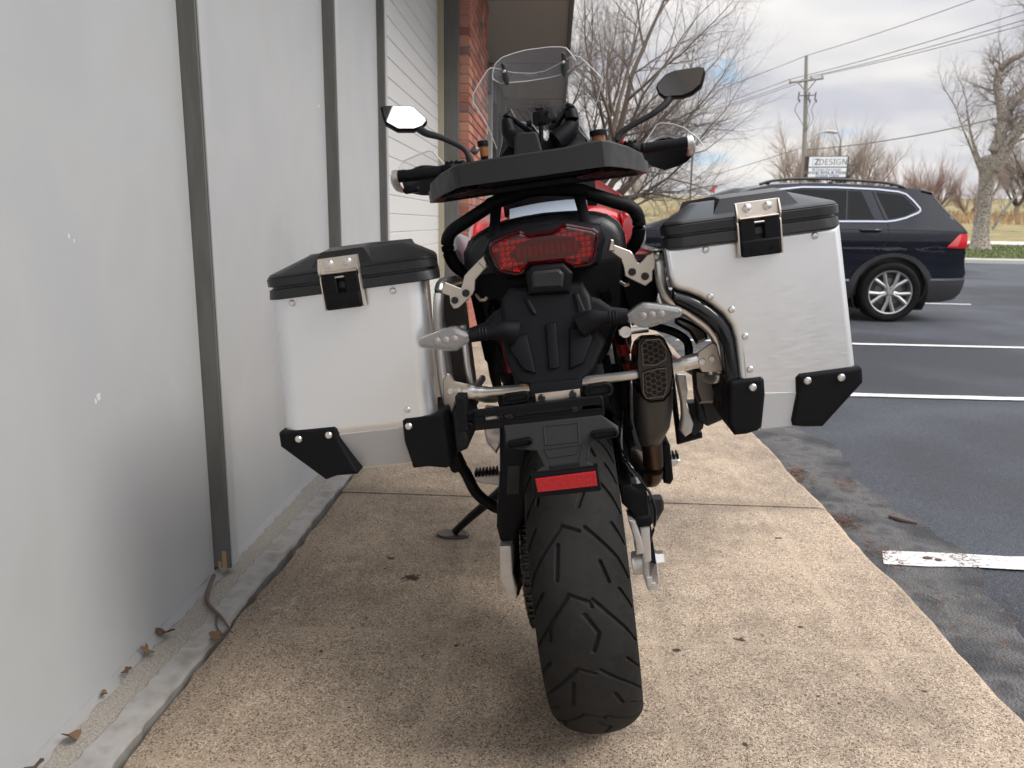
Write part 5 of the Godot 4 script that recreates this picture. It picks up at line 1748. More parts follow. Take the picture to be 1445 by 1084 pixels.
func lower(root: Node3D) -> void:
	var g := Geo.new()
	# exhaust can with two honeycomb outlets
	var r := []
	var sec := [[0.142, 0.648], [0.146, 0.640], [0.156, 0.632], [0.18, 0.632], [0.192, 0.645], [0.200, 0.676], [0.200, 0.712], [0.190, 0.740], [0.182, 0.747], [0.153, 0.749], [0.145, 0.742], [0.140, 0.70]]
	for q in [[0.026, 0.94], [0.030, 0.99], [0.024, 1.03], [-0.05, 1.06], [-0.16, 1.04]]:
		var ring := PackedVector3Array()
		for p in sec: ring.append(V(0.170 + (p[0] - 0.170) * q[1], 0.69 + (p[1] - 0.69) * q[1] - maxf(0.0, -q[0]) * 0.3, q[0]))
		r.append(ring)
	g.rings(r)
	var ex := part("exhaust", g, "gloss_black", root, 40.0)
	g = Geo.new()
	r = []
	for q in [[0.646, 0.137, 0.201, 0.012], [0.61, 0.134, 0.198, 0.008], [0.572, 0.131, 0.190, 0.0], [0.545, 0.134, 0.178, -0.02], [0.530, 0.138, 0.174, -0.045]]:
		r.append(g.rrect(q[1], q[2], -0.12, q[3], q[0], 0.02, 5))
	g.rings(r)
	part("exhaust_end", g, "titanium", ex)
	g = Geo.new()
	g.tube(smooth([V(0.160, 0.545, -0.085), V(0.160, 0.50, -0.085), V(0.156, 0.455, -0.10), V(0.150, 0.44, -0.16), V(0.14, 0.43, -0.3), V(0.12, 0.40, -0.5)], 5), 0.0195, 16)
	part("exhaust_pipe", g, "heat_brown", ex)
	g = Geo.new()
	g.prism(P([0.180, 0.515, 0.190, 0.518, 0.197, 0.510, 0.197, 0.44, 0.190, 0.430, 0.178, 0.434]), -0.30, -0.11, 0.004)
	part("pipe_shield", g, "black_plastic", ex)
	for q in [[0.7145, 0.7415], [0.640, 0.6900]]:
		var top: bool = q[1] > 0.7
		var poly := P([0.150, 0.700, 0.151, 0.735, 0.158, 0.742, 0.181, 0.741, 0.190, 0.724, 0.190, 0.706, 0.172, 0.698]) if top else P([0.146, 0.652, 0.148, 0.686, 0.170, 0.690, 0.188, 0.690, 0.187, 0.658, 0.180, 0.642, 0.150, 0.641])
		g = Geo.new()
		g.prism(poly, 0.02, 0.0302, 0.0)
		var hole := part("outlet", g, "dark_void", ex)
		g = Geo.new()
		var rr := 0.0052
		for j in 8:
			for i in 6:
				var cx := 0.147 + i * rr * 1.5 * 1.12
				var cy: float = (0.698 if top else 0.640) + j * rr * 1.732 * 1.12 + (rr * 0.97 if i % 2 == 1 else 0.0)
				if not Geometry2D.is_point_in_polygon(Vector2(cx, cy), g.inset(poly, 0.0045)): continue
				for k in 6:
					var a := Vector2.from_angle(TAU * k / 6) * rr * 1.1 + Vector2(cx, cy)
					var b := Vector2.from_angle(TAU * (k + 1) / 6) * rr * 1.1 + Vector2(cx, cy)
					if k < 3 or true: g.tube([V(a.x, a.y, 0.0312), V(b.x, b.y, 0.0312)], 0.00075, 4)
		for k in poly.size():
			var a := poly[k]
			var b := poly[(k + 1) % poly.size()]
			g.tube([V(a.x, a.y, 0.0312), V(b.x, b.y, 0.0312)], 0.0013, 5)
		part("outlet_mesh", g, "bronze_mesh", hole)
	g = Geo.new()
	g.tube([V(0.118, 0.752, -0.03), V(0.17, 0.752, -0.03)], 0.006, 10)
	g.lathe([Vector2(0.010, 0.0), Vector2(0.010, 0.006), Vector2(0.005, 0.006), Vector2(0.005, 0.002), Vector2(0, 0.002)], 16, V(0.128, 0.755, -0.01), V(0, 0, 1))
	part("exhaust_clamp", g, "steel_tube", ex)
	# swing arm with its axle blocks
	for s in [-1.0, 1.0]:
		g = Geo.new()
		r = []
		for q in [[0.03, 0.318, 0.022, 0.010], [-0.03, 0.320, 0.034, 0.012], [-0.12, 0.345, 0.040, 0.016], [-0.30, 0.40, 0.045, 0.024], [-0.52, 0.43, 0.055, 0.03]]:
			r.append(PackedVector3Array([V(s * 0.128 - q[3], q[1] - q[2], q[0]), V(s * 0.128 + q[3], q[1] - q[2], q[0]), V(s * 0.128 + q[3], q[1] + q[2], q[0]), V(s * 0.128 - q[3], q[1] + q[2], q[0])]))
		g.rings(r)
		part("swing_arm", g, "black_plastic", root)
	g = Geo.new()
	g.prism(P([-0.140, 0.398, -0.118, 0.397, -0.122, 0.343, -0.118, 0.310, -0.122, 0.290, -0.140, 0.290, -0.142, 0.315, -0.148, 0.332]), -0.02, 0.034, 0.004, Transform3D.IDENTITY, 2)
	part("axle_block", g, "alu_cast", root)
	g = Geo.new()
	g.prism(P([0.116, 0.405, 0.133, 0.405, 0.130, 0.340, 0.140, 0.336, 0.141, 0.298, 0.135, 0.281, 0.118, 0.283, 0.114, 0.304, 0.115, 0.335]), -0.02, 0.030, 0.003, Transform3D.IDENTITY, 2)
	g.prism(P([0.118, 0.312, 0.127, 0.312, 0.127, 0.300, 0.133, 0.300, 0.133, 0.294, 0.118, 0.294]), 0.03, 0.036, 0.001)
	var ab := part("axle_block", g, "alu_cast", root)
	g = Geo.new()
	g.lathe([Vector2(0.018, 0.0), Vector2(0.018, 0.003), Vector2(0.0155, 0.003), Vector2(0.0155, 0.015), Vector2(0.012, 0.017), Vector2(0.007, 0.017), Vector2(0.007, 0.010), Vector2(0, 0.010)], 6, V(0.139, 0.329, 0.0), V(1, 0, 0))
	part("axle_nut", g, "steel_tube", ab, 20.0)
	g = Geo.new()
	g.prism(P([0.096, 0.425, 0.109, 0.420, 0.119, 0.376, 0.119, 0.357, 0.104, 0.354, 0.104, 0.378]), -0.02, 0.032, 0.003, Transform3D.IDENTITY, 2)
	g.lathe([Vector2(0.02, 0.0), Vector2(0.022, 0.003), Vector2(0.022, 0.018), Vector2(0.02, 0.02)], 20, V(0.096, 0.325, 0.0), V(1, 0, 0))
	part("caliper_bracket", g, "alu_cast", root)
	g = Geo.new()
	g.prism(P([0.089, 0.488, 0.108, 0.486, 0.112, 0.478, 0.136, 0.462, 0.136, 0.414, 0.118, 0.410, 0.108, 0.414, 0.104, 0.432, 0.089, 0.450]), -0.06, 0.022, 0.006, Transform3D.IDENTITY, 2)
	g.box(V(0.122, 0.415, 0.012), V(0.03, 0.022, 0.03), 0.004)
	var cal := part("brake_caliper", g, "black_plastic", root)
	g = Geo.new()
	g.lathe([Vector2(0.011, 0.0), Vector2(0.011, 0.008), Vector2(0.006, 0.010), Vector2(0.006, 0.016), Vector2(0, 0.016)], 6, V(0.120, 0.478, -0.01))
	part("banjo_bolt", g, "steel_tube", cal)
	g = Geo.new()
	g.tube(smooth([V(0.106, 0.545, -0.03), V(0.108, 0.523, 0.0), V(0.123, 0.496, 0.012), V(0.139, 0.468, 0.022), V(0.146, 0.438, 0.026), V(0.142, 0.406, 0.026), V(0.127, 0.368, 0.024)], 5), 0.0027, 8)
	g.tube(smooth([V(0.112, 0.60, -0.06), V(0.100, 0.54, -0.02), V(0.112, 0.50, -0.01), V(0.119, 0.488, -0.01)], 5), 0.0035, 8)
	part("brake_hose", g, "gloss_black", root)
	g = Geo.new()
	g.tube(smooth([V(0.092, 0.70, -0.10), V(0.096, 0.62, -0.06), V(0.100, 0.55, -0.04), V(0.108, 0.49, -0.03)], 4), 0.008, 8)
	g.tube(smooth([V(0.108, 0.68, -0.12), V(0.112, 0.58, -0.10), V(0.122, 0.52, -0.10)], 4), 0.009, 8)
	part("wiring_loom", g, "black_plastic", root)
	g = Geo.new()
	g.box(V(0.114, 0.55, -0.18), V(0.02, 0.20, 0.16), 0.006, Basis(Vector3.BACK, -0.08))
	part("hugger", g, "black_plastic", root)
	g = Geo.new()
	g.prism(P([0.150, 0.338, 0.158, 0.345, 0.184, 0.344, 0.187, 0.338, 0.186, 0.321, 0.169, 0.295, 0.156, 0.289, 0.149, 0.30]), -0.30, -0.26, 0.004)
	part("stand_tang", g, "grey_plastic", root)
	# chain guard and rear mudguard on the left
	g = Geo.new()
	g.prism(P([-0.116, 0.590, -0.112, 0.612, -0.085, 0.622, -0.071, 0.612, -0.074, 0.50, -0.088, 0.443, -0.104, 0.416, -0.110, 0.389, -0.126, 0.386, -0.141, 0.398, -0.144, 0.425, -0.138, 0.462, -0.124, 0.528]), -0.20, 0.012, 0.008, Transform3D.IDENTITY, 3)
	var cg := part("chain_guard", g, "black_plastic", root)
	g = Geo.new()
	g.prism(P([-0.107, 0.540, -0.084, 0.539, -0.093, 0.486, -0.116, 0.488]), 0.010, 0.0145, 0.001)
	part("guard_label", g, "grey_plastic", cg)
	g = Geo.new()
	r = []
	for k in 9:
		var a := deg_to_rad(80.0 - 9.0 * k)
		var rr := 0.345
		var ring := PackedVector3Array()
		for i in 9:
			var t := lerpf(-1.0, 1.0, i / 8.0)
			var q := rr - 0.055 * t * t
			ring.append(V(0.008 + 0.088 * t, 0.318 + q * sin(a), -q * cos(a)))
		for i in 9:
			var t := lerpf(1.0, -1.0, i / 8.0)
			var q := rr + 0.006 - 0.055 * t * t
			ring.append(V(0.008 + 0.09 * t, 0.318 + q * sin(a), -q * cos(a)))
		r.append(ring)
	g.rings(r)
	part("rear_mudguard", g, "black_plastic", root)
	# side stand, centre stand, pegs
	g = Geo.new()
	g.tube(smooth([V(-0.268, 0.455, -0.35), V(-0.250, 0.425, -0.35), V(-0.233, 0.375, -0.35), V(-0.205, 0.342, -0.35), V(-0.175, 0.322, -0.35)], 4), 0.013, 10)
	g.box(V(-0.268, 0.455, -0.35), V(0.036, 0.05, 0.03), 0.006, Basis(Vector3.BACK, 0.3))
	part("centre_stand", g, "black_plastic", root)
	g = Geo.new()
	g.tube([V(-0.185, 0.30, -0.60), V(-0.225, 0.258, -0.65), V(-0.33, 0.155, -0.77), V(-0.40, 0.078, -0.87)], [0.016, 0.014, 0.012, 0.011], 10)
	var ss := part("side_stand", g, "black_plastic", root)
	g = Geo.new()
	g.prism(ellipse(0, 0, 0.052, 0.030, 14), 0.0, 0.012, 0.003, Transform3D(Basis(V(1, 0, 0), V(0, 0, -1), V(0, 1, 0)).rotated(V(0, 0, 1), -0.147), V(-0.412, 0.060, -0.878)))
	part("stand_foot", g, "dark_steel", ss)
	for q in [[-1.0, -0.205, 0.338], [1.0, 0.20, 0.330]]:
		g = Geo.new()
		var s: float = q[0]
		g.prism(P([q[1], q[2] - 0.004, q[1] + s * 0.062, q[2] - 0.002, q[1] + s * 0.068, q[2] - 0.010, q[1] + s * 0.052, q[2] - 0.022, q[1], q[2] - 0.034]), -0.625, -0.585, 0.004)
		var pg := part("foot_peg", g, "alu_cast", root)
		g = Geo.new()
		for k in 7: g.box(V(q[1] + s * (0.006 + k * 0.0092), q[2] + 0.003, -0.605), V(0.0052, 0.014, 0.038), 0.001)
		part("peg_tooth", g, "black_plastic", pg)
	# passenger peg hanger and heel pads on the right
	g = Geo.new()
	g.prism(P([0.243, 0.609, 0.262, 0.606, 0.264, 0.57, 0.258, 0.538, 0.270, 0.495, 0.264, 0.476, 0.250, 0.468, 0.239, 0.484, 0.246, 0.515, 0.247, 0.545, 0.241, 0.593]), -0.32, -0.295, 0.005, Transform3D.IDENTITY, 2)
	part("peg_hanger", g, "alu_cast", root)
	g = Geo.new()
	g.prism(P([0.266, 0.537, 0.284, 0.536, 0.297, 0.520, 0.299, 0.50, 0.293, 0.475, 0.274, 0.461, 0.262, 0.470, 0.27, 0.50]), -0.36, -0.32, 0.006, Transform3D.IDENTITY, 2)
	part("passenger_peg", g, "grey_plastic", root)
	g = Geo.new()
	g.prism(P([0.232, 0.60, 0.243, 0.60, 0.246, 0.47, 0.292, 0.462, 0.292, 0.45, 0.236, 0.440]), -0.36, -0.335, 0.004)
	part("hanger_plate", g, "black_plastic", root)
	g = Geo.new()
	g.prism(P([-0.19, 0.56, -0.178, 0.58, -0.150, 0.575, -0.148, 0.50, -0.168, 0.47, -0.186, 0.50]), -0.34, -0.31, 0.005)
	part("peg_hanger", g, "alu_cast", root)

func motorcycle() -> void:
	var root := thing("motorcycle", "black and red touring motorcycle leaning on its side stand, aluminium panniers on both sides", "motorcycle", V(0.11, 0.001, -1.34))
	root.basis = Basis(Vector3.UP, deg_to_rad(-0.9)) * Basis(Vector3.BACK, deg_to_rad(8.4))
	rear_wheel(root)
	pannier_left(root)
	pannier_right(root)
	carrier(root)
	tail(root)
	seat_and_rack(root)
	front_end(root)
	lower(root)

# The car in its own frame: rear axle over the origin, x to its tail, z to the side that faces the pavement.
func car_side(p: Vector2, off := 0.0) -> Vector3:
	var w := 0.915
	if p.y > 1.12: w -= 0.40 * (p.y - 1.12)
	if p.y < 0.55: w -= 0.05 * pow((0.55 - p.y) / 0.3, 2.0)
	w -= 0.012 * smoothstep(1.06, 1.13, p.y)
	w -= 0.035 * pow(clampf((0.88 - p.y) / 0.36, 0.0, 1.0), 2.0) + 0.022 * pow(clampf((p.y - 0.92) / 0.2, 0.0, 1.0), 2.0)
	w -= 0.025 * smoothstep(0.98, 0.80, p.y) * smoothstep(0.45, 0.7, p.y)
	if p.x > 0.20: w -= 0.12 * pow((p.x - 0.20) / 0.62, 2.0)
	if p.x < -3.0: w -= 0.24 * pow((-3.0 - p.x) / 0.8, 2.0)
	return V(p.x + 0.085 * smoothstep(0.42, 0.76, p.x) * smoothstep(1.5, 1.1, p.y), p.y, w + off)

func car_sheet(g: Geo, poly: PackedVector2Array, off: float, most := 0.09) -> void:
	g.sheet(poly, most, func(p: Vector2) -> Vector3: return car_side(p, off), V(0, 0, 1))

func band(line: Array, w: float) -> PackedVector2Array:
	var pts := P(line)
	var a := PackedVector2Array()
	var b := PackedVector2Array()
	for i in pts.size():
		var d := (pts[mini(i + 1, pts.size() - 1)] - pts[maxi(i - 1, 0)]).normalized()
		var n := Vector2(-d.y, d.x) * w / 2
		a.append(pts[i] + n); b.append(pts[i] - n)
	b.reverse()
	a.append_array(b)
	return a

func suv() -> void:
	var car := thing("parked_suv", "dark blue sport utility vehicle with black wheel arches and chrome window trim, parked side on", "car", V(4.05, LOT, -10.46))
	var g := Geo.new()
	var side := [0.44, 0.53, 0.82, 0.545, 0.835, 0.60, 0.80, 0.70, 0.795, 0.76, 0.775, 0.90, 0.77, 1.075, 0.60, 1.30, 0.44, 1.515, 0.40, 1.555, 0.20, 1.588, -0.30, 1.622, -0.95, 1.640, -1.45, 1.615, -1.72, 1.555, -2.05, 1.39, -2.42, 1.185, -2.70, 1.10, -3.30, 1.02, -3.62, 0.93, -3.74, 0.80, -3.78, 0.52]
	side.append_array([-3.24, 0.52])
	side.append_array(arc(-2.79, 0.36, 0.46, 22, 158, 12).slice(0, 0))
	for k in 13:
		var a := deg_to_rad(lerpf(160.0, 20.0, k / 12.0))
		side.append(-2.79 + 0.455 * cos(a)); side.append(0.36 + 0.455 * sin(a))
	side.append_array([-2.36, 0.50, -0.46, 0.50])
	for k in 15:
		var a := deg_to_rad(lerpf(162.0, 20.0, k / 14.0))
		side.append(0.455 * cos(a)); side.append(0.36 + 0.455 * sin(a))
	var poly := P(side)
	car_sheet(g, poly, 0.0, 0.05)
	# far side, tail, roof, screen, bonnet and front close the shell
	g.sheet(poly, 0.12, func(p: Vector2) -> Vector3: return car_side(p) * V(1, 1, -1), V(0, 0, -1))
	var over := [[0.82, 0.545], [0.835, 0.60], [0.80, 0.70], [0.795, 0.76], [0.775, 0.90], [0.77, 1.075], [0.60, 1.30], [0.44, 1.515], [0.40, 1.555], [0.20, 1.588], [-0.30, 1.622], [-0.95, 1.640], [-1.45, 1.615], [-1.72, 1.555], [-2.05, 1.39], [-2.42, 1.185], [-2.70, 1.10], [-3.30, 1.02], [-3.62, 0.93], [-3.74, 0.80], [-3.78, 0.52]]
	for i in over.size() - 1:
		for k in 12:
			var q := []
			for s in [[i, k], [i + 1, k], [i + 1, k + 1], [i, k + 1]]:
				var t: float = lerpf(-1.0, 1.0, s[1] / 12.0)
				var p: Array = over[s[0]]
				var e := car_side(Vector2(p[0], p[1]))
				var crown: float = (1.0 - t * t)
				var roof := smoothstep(1.45, 1.6, p[1])
				q.append(V(e.x + (crown * 0.10 if p[0] > 0.3 else -crown * 0.10 if p[0] < -3.5 else -crown * 0.12 * (1.0 - roof) if p[0] < -1.6 else 0.0) * (1.0 if p[1] < 1.52 else 0.6), p[1] + crown * 0.035 * (1.0 if p[1] > 1.0 else 0.2), e.z * t))
			g.quad(q[0], q[1], q[2], q[3])
	g.from = g.v.size()
	var body := part("body", g, "car_paint", car, 32.0)
	g = Geo.new()
	g.box(V(-1.5, 0.42, 0), V(4.4, 0.30, 1.5), 0.05)
	g.box(V(-1.5, 0.8, 0), V(4.3, 0.6, 1.55), 0.05)
	part("underbody", g, "car_cladding", car)
	# glass
	var panes := [[-0.40, 1.545, -0.27, 1.24, -0.24, 1.222, -0.58, 1.215, -0.555, 1.55], [-0.58, 1.552, -0.605, 1.214, -1.42, 1.20, -1.40, 1.52, -1.10, 1.562], [-1.44, 1.515, -1.46, 1.20, -2.22, 1.185, -2.05, 1.28, -1.72, 1.43], [-0.225, 1.535, 0.03, 1.512, 0.10, 1.49, 0.235, 1.345, 0.235, 1.33, 0.10, 1.265, -0.08, 1.226, -0.09, 1.228]]
	var names := ["door_window", "door_window", "door_window", "quarter_window"]
	for i in panes.size():
		g = Geo.new()
		car_sheet(g, P(panes[i]), 0.004, 0.08)
		part(names[i], g, "car_glass", car, 60.0)
	g = Geo.new()
	for k in 12:
		for i in 4:
			var q := []
			for s in [[i, k], [i + 1, k], [i + 1, k + 1], [i, k + 1]]:
				var t: float = lerpf(-0.93, 0.93, s[1] / 12.0)
				var f: float = s[0] / 4.0
				var p := Vector2(lerpf(-2.40, -1.76, f), lerpf(1.20, 1.545, f))
				var e := car_side(p)
				q.append(V(p.x - (1.0 - t * t) * 0.12 * (1.0 - smoothstep(1.45, 1.6, p.y)) - 0.012, p.y + (1.0 - t * t) * 0.035 + 0.010, e.z * t))
			g.quad(q[0], q[1], q[2], q[3])
	part("windscreen", g, "car_glass", car, 60.0)
	# bright trim round the windows
	g = Geo.new()
	car_sheet(g, band([-2.30, 1.20, -2.0, 1.365, -1.72, 1.475, -1.45, 1.548, -1.10, 1.588, -0.70, 1.590, -0.21, 1.572, 0.03, 1.548, 0.12, 1.520, 0.20, 1.445, 0.275, 1.355, 0.278, 1.328, 0.25, 1.303, 0.10, 1.240, -0.02, 1.208, -0.12, 1.196, -0.60, 1.190, -1.50, 1.175, -2.30, 1.165], 0.018), 0.012, 0.08)
	part("window_trim", g, "car_chrome", car, 60.0)
	g = Geo.new()
	car_sheet(g, band([-0.255, 1.555, -0.235, 1.50, -0.125, 1.215], 0.028), 0.009, 0.08)
	car_sheet(g, band([-0.565, 1.56, -0.592, 1.20], 0.020), 0.007, 0.08)
	car_sheet(g, band([-1.42, 1.55, -1.44, 1.19], 0.05), 0.009, 0.08)
	part("window_pillar", g, "gloss_black", car, 60.0)
	# shut lines, crease, handles
	g = Geo.new()
	car_sheet(g, band([-0.11, 1.19, -0.10, 1.06, -0.13, 0.93, -0.20, 0.84], 0.007), 0.002, 0.08)
	car_sheet(g, band([-1.45, 1.18, -1.46, 0.52], 0.007), 0.002, 0.08)
	car_sheet(g, band([-1.6, 1.085, -0.2, 1.098, 0.40, 1.094, 0.765, 1.078], 0.010), 0.0015, 0.08)  # shade along the shoulder crease, laid on as a dark strip
	part("shut_line_crease_shade", g, "dark_void", car, 60.0)
	for x in [-0.31, -1.65]:
		g = Geo.new()
		var c := car_side(Vector2(x, 1.08))
		g.tube(smooth([c + V(-0.12, 0.006, 0.0), c + V(-0.08, 0.010, 0.035), c + V(0.06, 0.010, 0.035), c + V(0.11, 0.006, 0.0)], 3), 0.016, 8)
		part("door_handle", g, "car_paint", car, 50.0)
		g = Geo.new()
		car_sheet(g, ellipse(x + 0.02, 1.055, 0.10, 0.035, 14), 0.002)
		part("handle_cup", g, "gloss_black", car)
	# dark plastic round the wheels and along the sills, bumper with its bright strip
	for cx in [0.0, -2.79]:
		g = Geo.new()
		var rp := []
		for k in 20:
			var a := deg_to_rad(lerpf(-10.0, 190.0, k / 19.0))
			rp.append(cx + 0.515 * cos(a)); rp.append(0.355 + 0.475 * sin(a))
		for k in 20:
			var a := deg_to_rad(lerpf(190.0, -10.0, k / 19.0))
			rp.append(cx + 0.432 * cos(a)); rp.append(0.355 + 0.428 * sin(a))
		car_sheet(g, P(rp), 0.014, 0.08)
		part("wheel_arch", g, "car_cladding", car, 50.0)
		g = Geo.new()
		g.lathe([Vector2(0.44, -0.02), Vector2(0.44, -0.42), Vector2(0.01, -0.42), Vector2(0.01, -0.43), Vector2(0.45, -0.43), Vector2(0.45, -0.02)], 40, V(cx, 0.36, 0.90), V(0, 0, 1), true)
		for k in range(g.v.size() - 1, -1, -1): g.v[k].y = maxf(g.v[k].y, 0.15)
		part("arch_liner", g, "dark_void", car)
	g = Geo.new()
	car_sheet(g, P([0.425, 0.52, 0.83, 0.535, 0.83, 0.47, 0.80, 0.36, 0.745, 0.28, 0.60, 0.245, 0.34, 0.235, 0.40, 0.33]), 0.008, 0.06)
	for k in 12:
		for i in 3:
			var q := []
			var pr := [[0.83, 0.535], [0.83, 0.47], [0.80, 0.36], [0.745, 0.28]]
			for s in [[i, k], [i + 1, k], [i + 1, k + 1], [i, k + 1]]:
				var t: float = lerpf(-1.0, 1.0, s[1] / 12.0)
				var p: Array = pr[s[0]]
				q.append(V(car_side(Vector2(p[0], p[1])).x + (1.0 - t * t) * 0.10, p[1], (car_side(Vector2(p[0], p[1])).z + 0.008) * t))
			g.quad(q[0], q[1], q[2], q[3])
	var bp := part("rear_bumper", g, "car_cladding", car, 50.0)
	g = Geo.new()
	car_sheet(g, band([0.455, 0.520, 0.83, 0.528], 0.022), 0.016, 0.06)
	part("bumper_strip", g, "car_chrome", bp, 60.0)
	g = Geo.new()
	car_sheet(g, P([0.60, 0.248, 0.745, 0.285, 0.775, 0.335, 0.70, 0.285]), 0.014, 0.06)
	part("bumper_skid", g, "car_chrome", bp, 60.0)
	g = Geo.new()
	car_sheet(g, P([-0.44, 0.49, -0.46, 0.28, -2.33, 0.28, -2.35, 0.49]), 0.012, 0.15)
	var sl := part("sill", g, "car_cladding", car, 50.0)
	g = Geo.new()
	car_sheet(g, band([-0.50, 0.497, -2.32, 0.497], 0.024), 0.018, 0.12)
	part("sill_strip", g, "car_chrome", sl, 60.0)
	# tail lamp
	g = Geo.new()
	car_sheet(g, P([0.575, 0.918, 0.655, 1.035, 0.675, 1.055, 0.700, 1.062, 0.672, 0.918]), 0.012, 0.05)
	var tl := part("tail_lamp", g, "tail_pink", car, 60.0)
	g = Geo.new()
	car_sheet(g, P([0.672, 0.918, 0.700, 1.062, 0.752, 1.062, 0.772, 1.055, 0.778, 0.918]), 0.012, 0.05)
	car_sheet(g, P([0.565, 0.900, 0.575, 0.916, 0.778, 0.916, 0.780, 0.898, 0.70, 0.893]), 0.013, 0.05)
	part("lamp_lens", g, "tail_red", tl, 60.0)
	# roof rail, spoiler lip
	g = Geo.new()
	var z := 0.66
	g.tube(smooth([V(-1.60, 1.612, z + 0.02), V(-1.45, 1.655, z + 0.01), V(-1.15, 1.685, z), V(-0.6, 1.68, z), V(-0.15, 1.655, z + 0.01), V(0.05, 1.615, z + 0.03), V(0.12, 1.59, z + 0.03)], 4), 0.017, 8)
	for x in [-1.5, -0.75, -0.02]: g.box(V(x, 1.635, z), V(0.05, 0.05, 0.03), 0.008)
	part("roof_rail", g, "car_cladding", car)
	g = Geo.new()
	g.box(V(0.37, 1.545, 0.0), V(0.14, 0.035, 1.44), 0.012, Basis(Vector3.BACK, -0.22))
	part("roof_spoiler", g, "car_paint", car)
	g = Geo.new()
	g.box(V(0.442, 1.527, 0.0), V(0.012, 0.020, 1.42), 0.004)
	part("spoiler_edge", g, "car_chrome", car)
	g = Geo.new()
	car_sheet(g, P([0.452, 1.49, 0.46, 1.51, 0.785, 1.075, 0.765, 1.08]), 0.004, 0.06)
	part("hatch_edge", g, "car_cladding", car, 60.0)
	g = Geo.new()
	g.box(V(-2.12, 1.16, 0.98), V(0.12, 0.14, 0.20), 0.04)
	g.box(V(-2.12, 1.16, -0.98), V(0.12, 0.14, 0.20), 0.04)
	part("door_mirror", g, "car_paint", car)
	# wheels
	for q in [[0.0, 1.0], [-2.79, 1.0], [0.0, -1.0], [-2.79, -1.0]]:
		car_wheel(car, q[0], q[1])

func car_wheel(car: Node3D, x: float, s: float) -> void:
	var c := V(x, 0.358, s * 0.79)
	var ax := V(0, 0, s)
	var g := Geo.new()
	g.lathe([Vector2(0.262, 0.085), Vector2(0.275, 0.108), Vector2(0.31, 0.118), Vector2(0.340, 0.112), Vector2(0.354, 0.095), Vector2(0.358, 0.06), Vector2(0.358, -0.06), Vector2(0.354, -0.095), Vector2(0.34, -0.112), Vector2(0.26, -0.10)], 56, c, ax, true)
	var t := part("wheel", g, "rubber", car, 40.0)
	if s < 0.0: return
	g = Geo.new()
	g.lathe([Vector2(0.243, 0.070), Vector2(0.245, 0.100), Vector2(0.258, 0.106), Vector2(0.265, 0.094), Vector2(0.262, -0.08), Vector2(0.23, -0.08), Vector2(0.235, 0.06)], 56, c, ax, true)
	for k in 5:
		for side in [-1.0, 1.0]:
			var a := TAU * k / 5 + PI / 2 + PI
			var d0 := V(cos(a + side * 0.16), sin(a + side * 0.16), 0)
			var d1 := V(cos(a + side * 0.10), sin(a + side * 0.10), 0)
			var d2 := V(cos(a + side * 0.27), sin(a + side * 0.27), 0)
			g.tube([c + d0 * 0.045 + ax * 0.075, c + d1.lerp(d0, 0.5) * 0.11 + ax * 0.084, c + d2 * 0.250 + ax * 0.088], [0.017, 0.013, 0.014], 4, 1.55, V(0, 0, 1))
	g.lathe([Vector2(0.062, 0.05), Vector2(0.060, 0.078), Vector2(0.032, 0.086), Vector2(0.030, 0.092), Vector2(0, 0.093)], 24, c, ax)
	part("rim", g, "wheel_alloy", t)
	g = Geo.new()
	g.lathe([Vector2(0.236, 0.02), Vector2(0.20, 0.028), Vector2(0.0, 0.03)], 40, c, ax)
	part("wheel_well", g, "wheel_dark", t)
	g = Geo.new()
	g.lathe([Vector2(0.165, 0.031), Vector2(0.165, 0.040), Vector2(0.08, 0.044), Vector2(0.0, 0.044)], 36, c, ax)
	part("brake_disc", g, "dark_steel", t)
	g = Geo.new()
	for k in 5:
		var a := TAU * k / 5 + PI / 2
		g.lathe([Vector2(0.0085, 0.0), Vector2(0.0085, 0.088), Vector2(0, 0.09)], 8, c + V(cos(a), sin(a), 0) * 0.045, ax)
	part("wheel_bolt", g, "dark_steel", t)

func wires(called: String, label: String, pts: Array, sag: float, r: float, group := "") -> void:
	var g := Geo.new()
	for i in pts.size() - 1:
		var a: Vector3 = pts[i]
		var b: Vector3 = pts[i + 1]
		var line := []
		for k in 15:
			var t := k / 14.0
			line.append(a.lerp(b, t) - V(0, sag * 4.0 * t * (1.0 - t), 0))
		g.tube(line, r, 4)
	tag(part(called, g, "wire"), label, "power line", group)

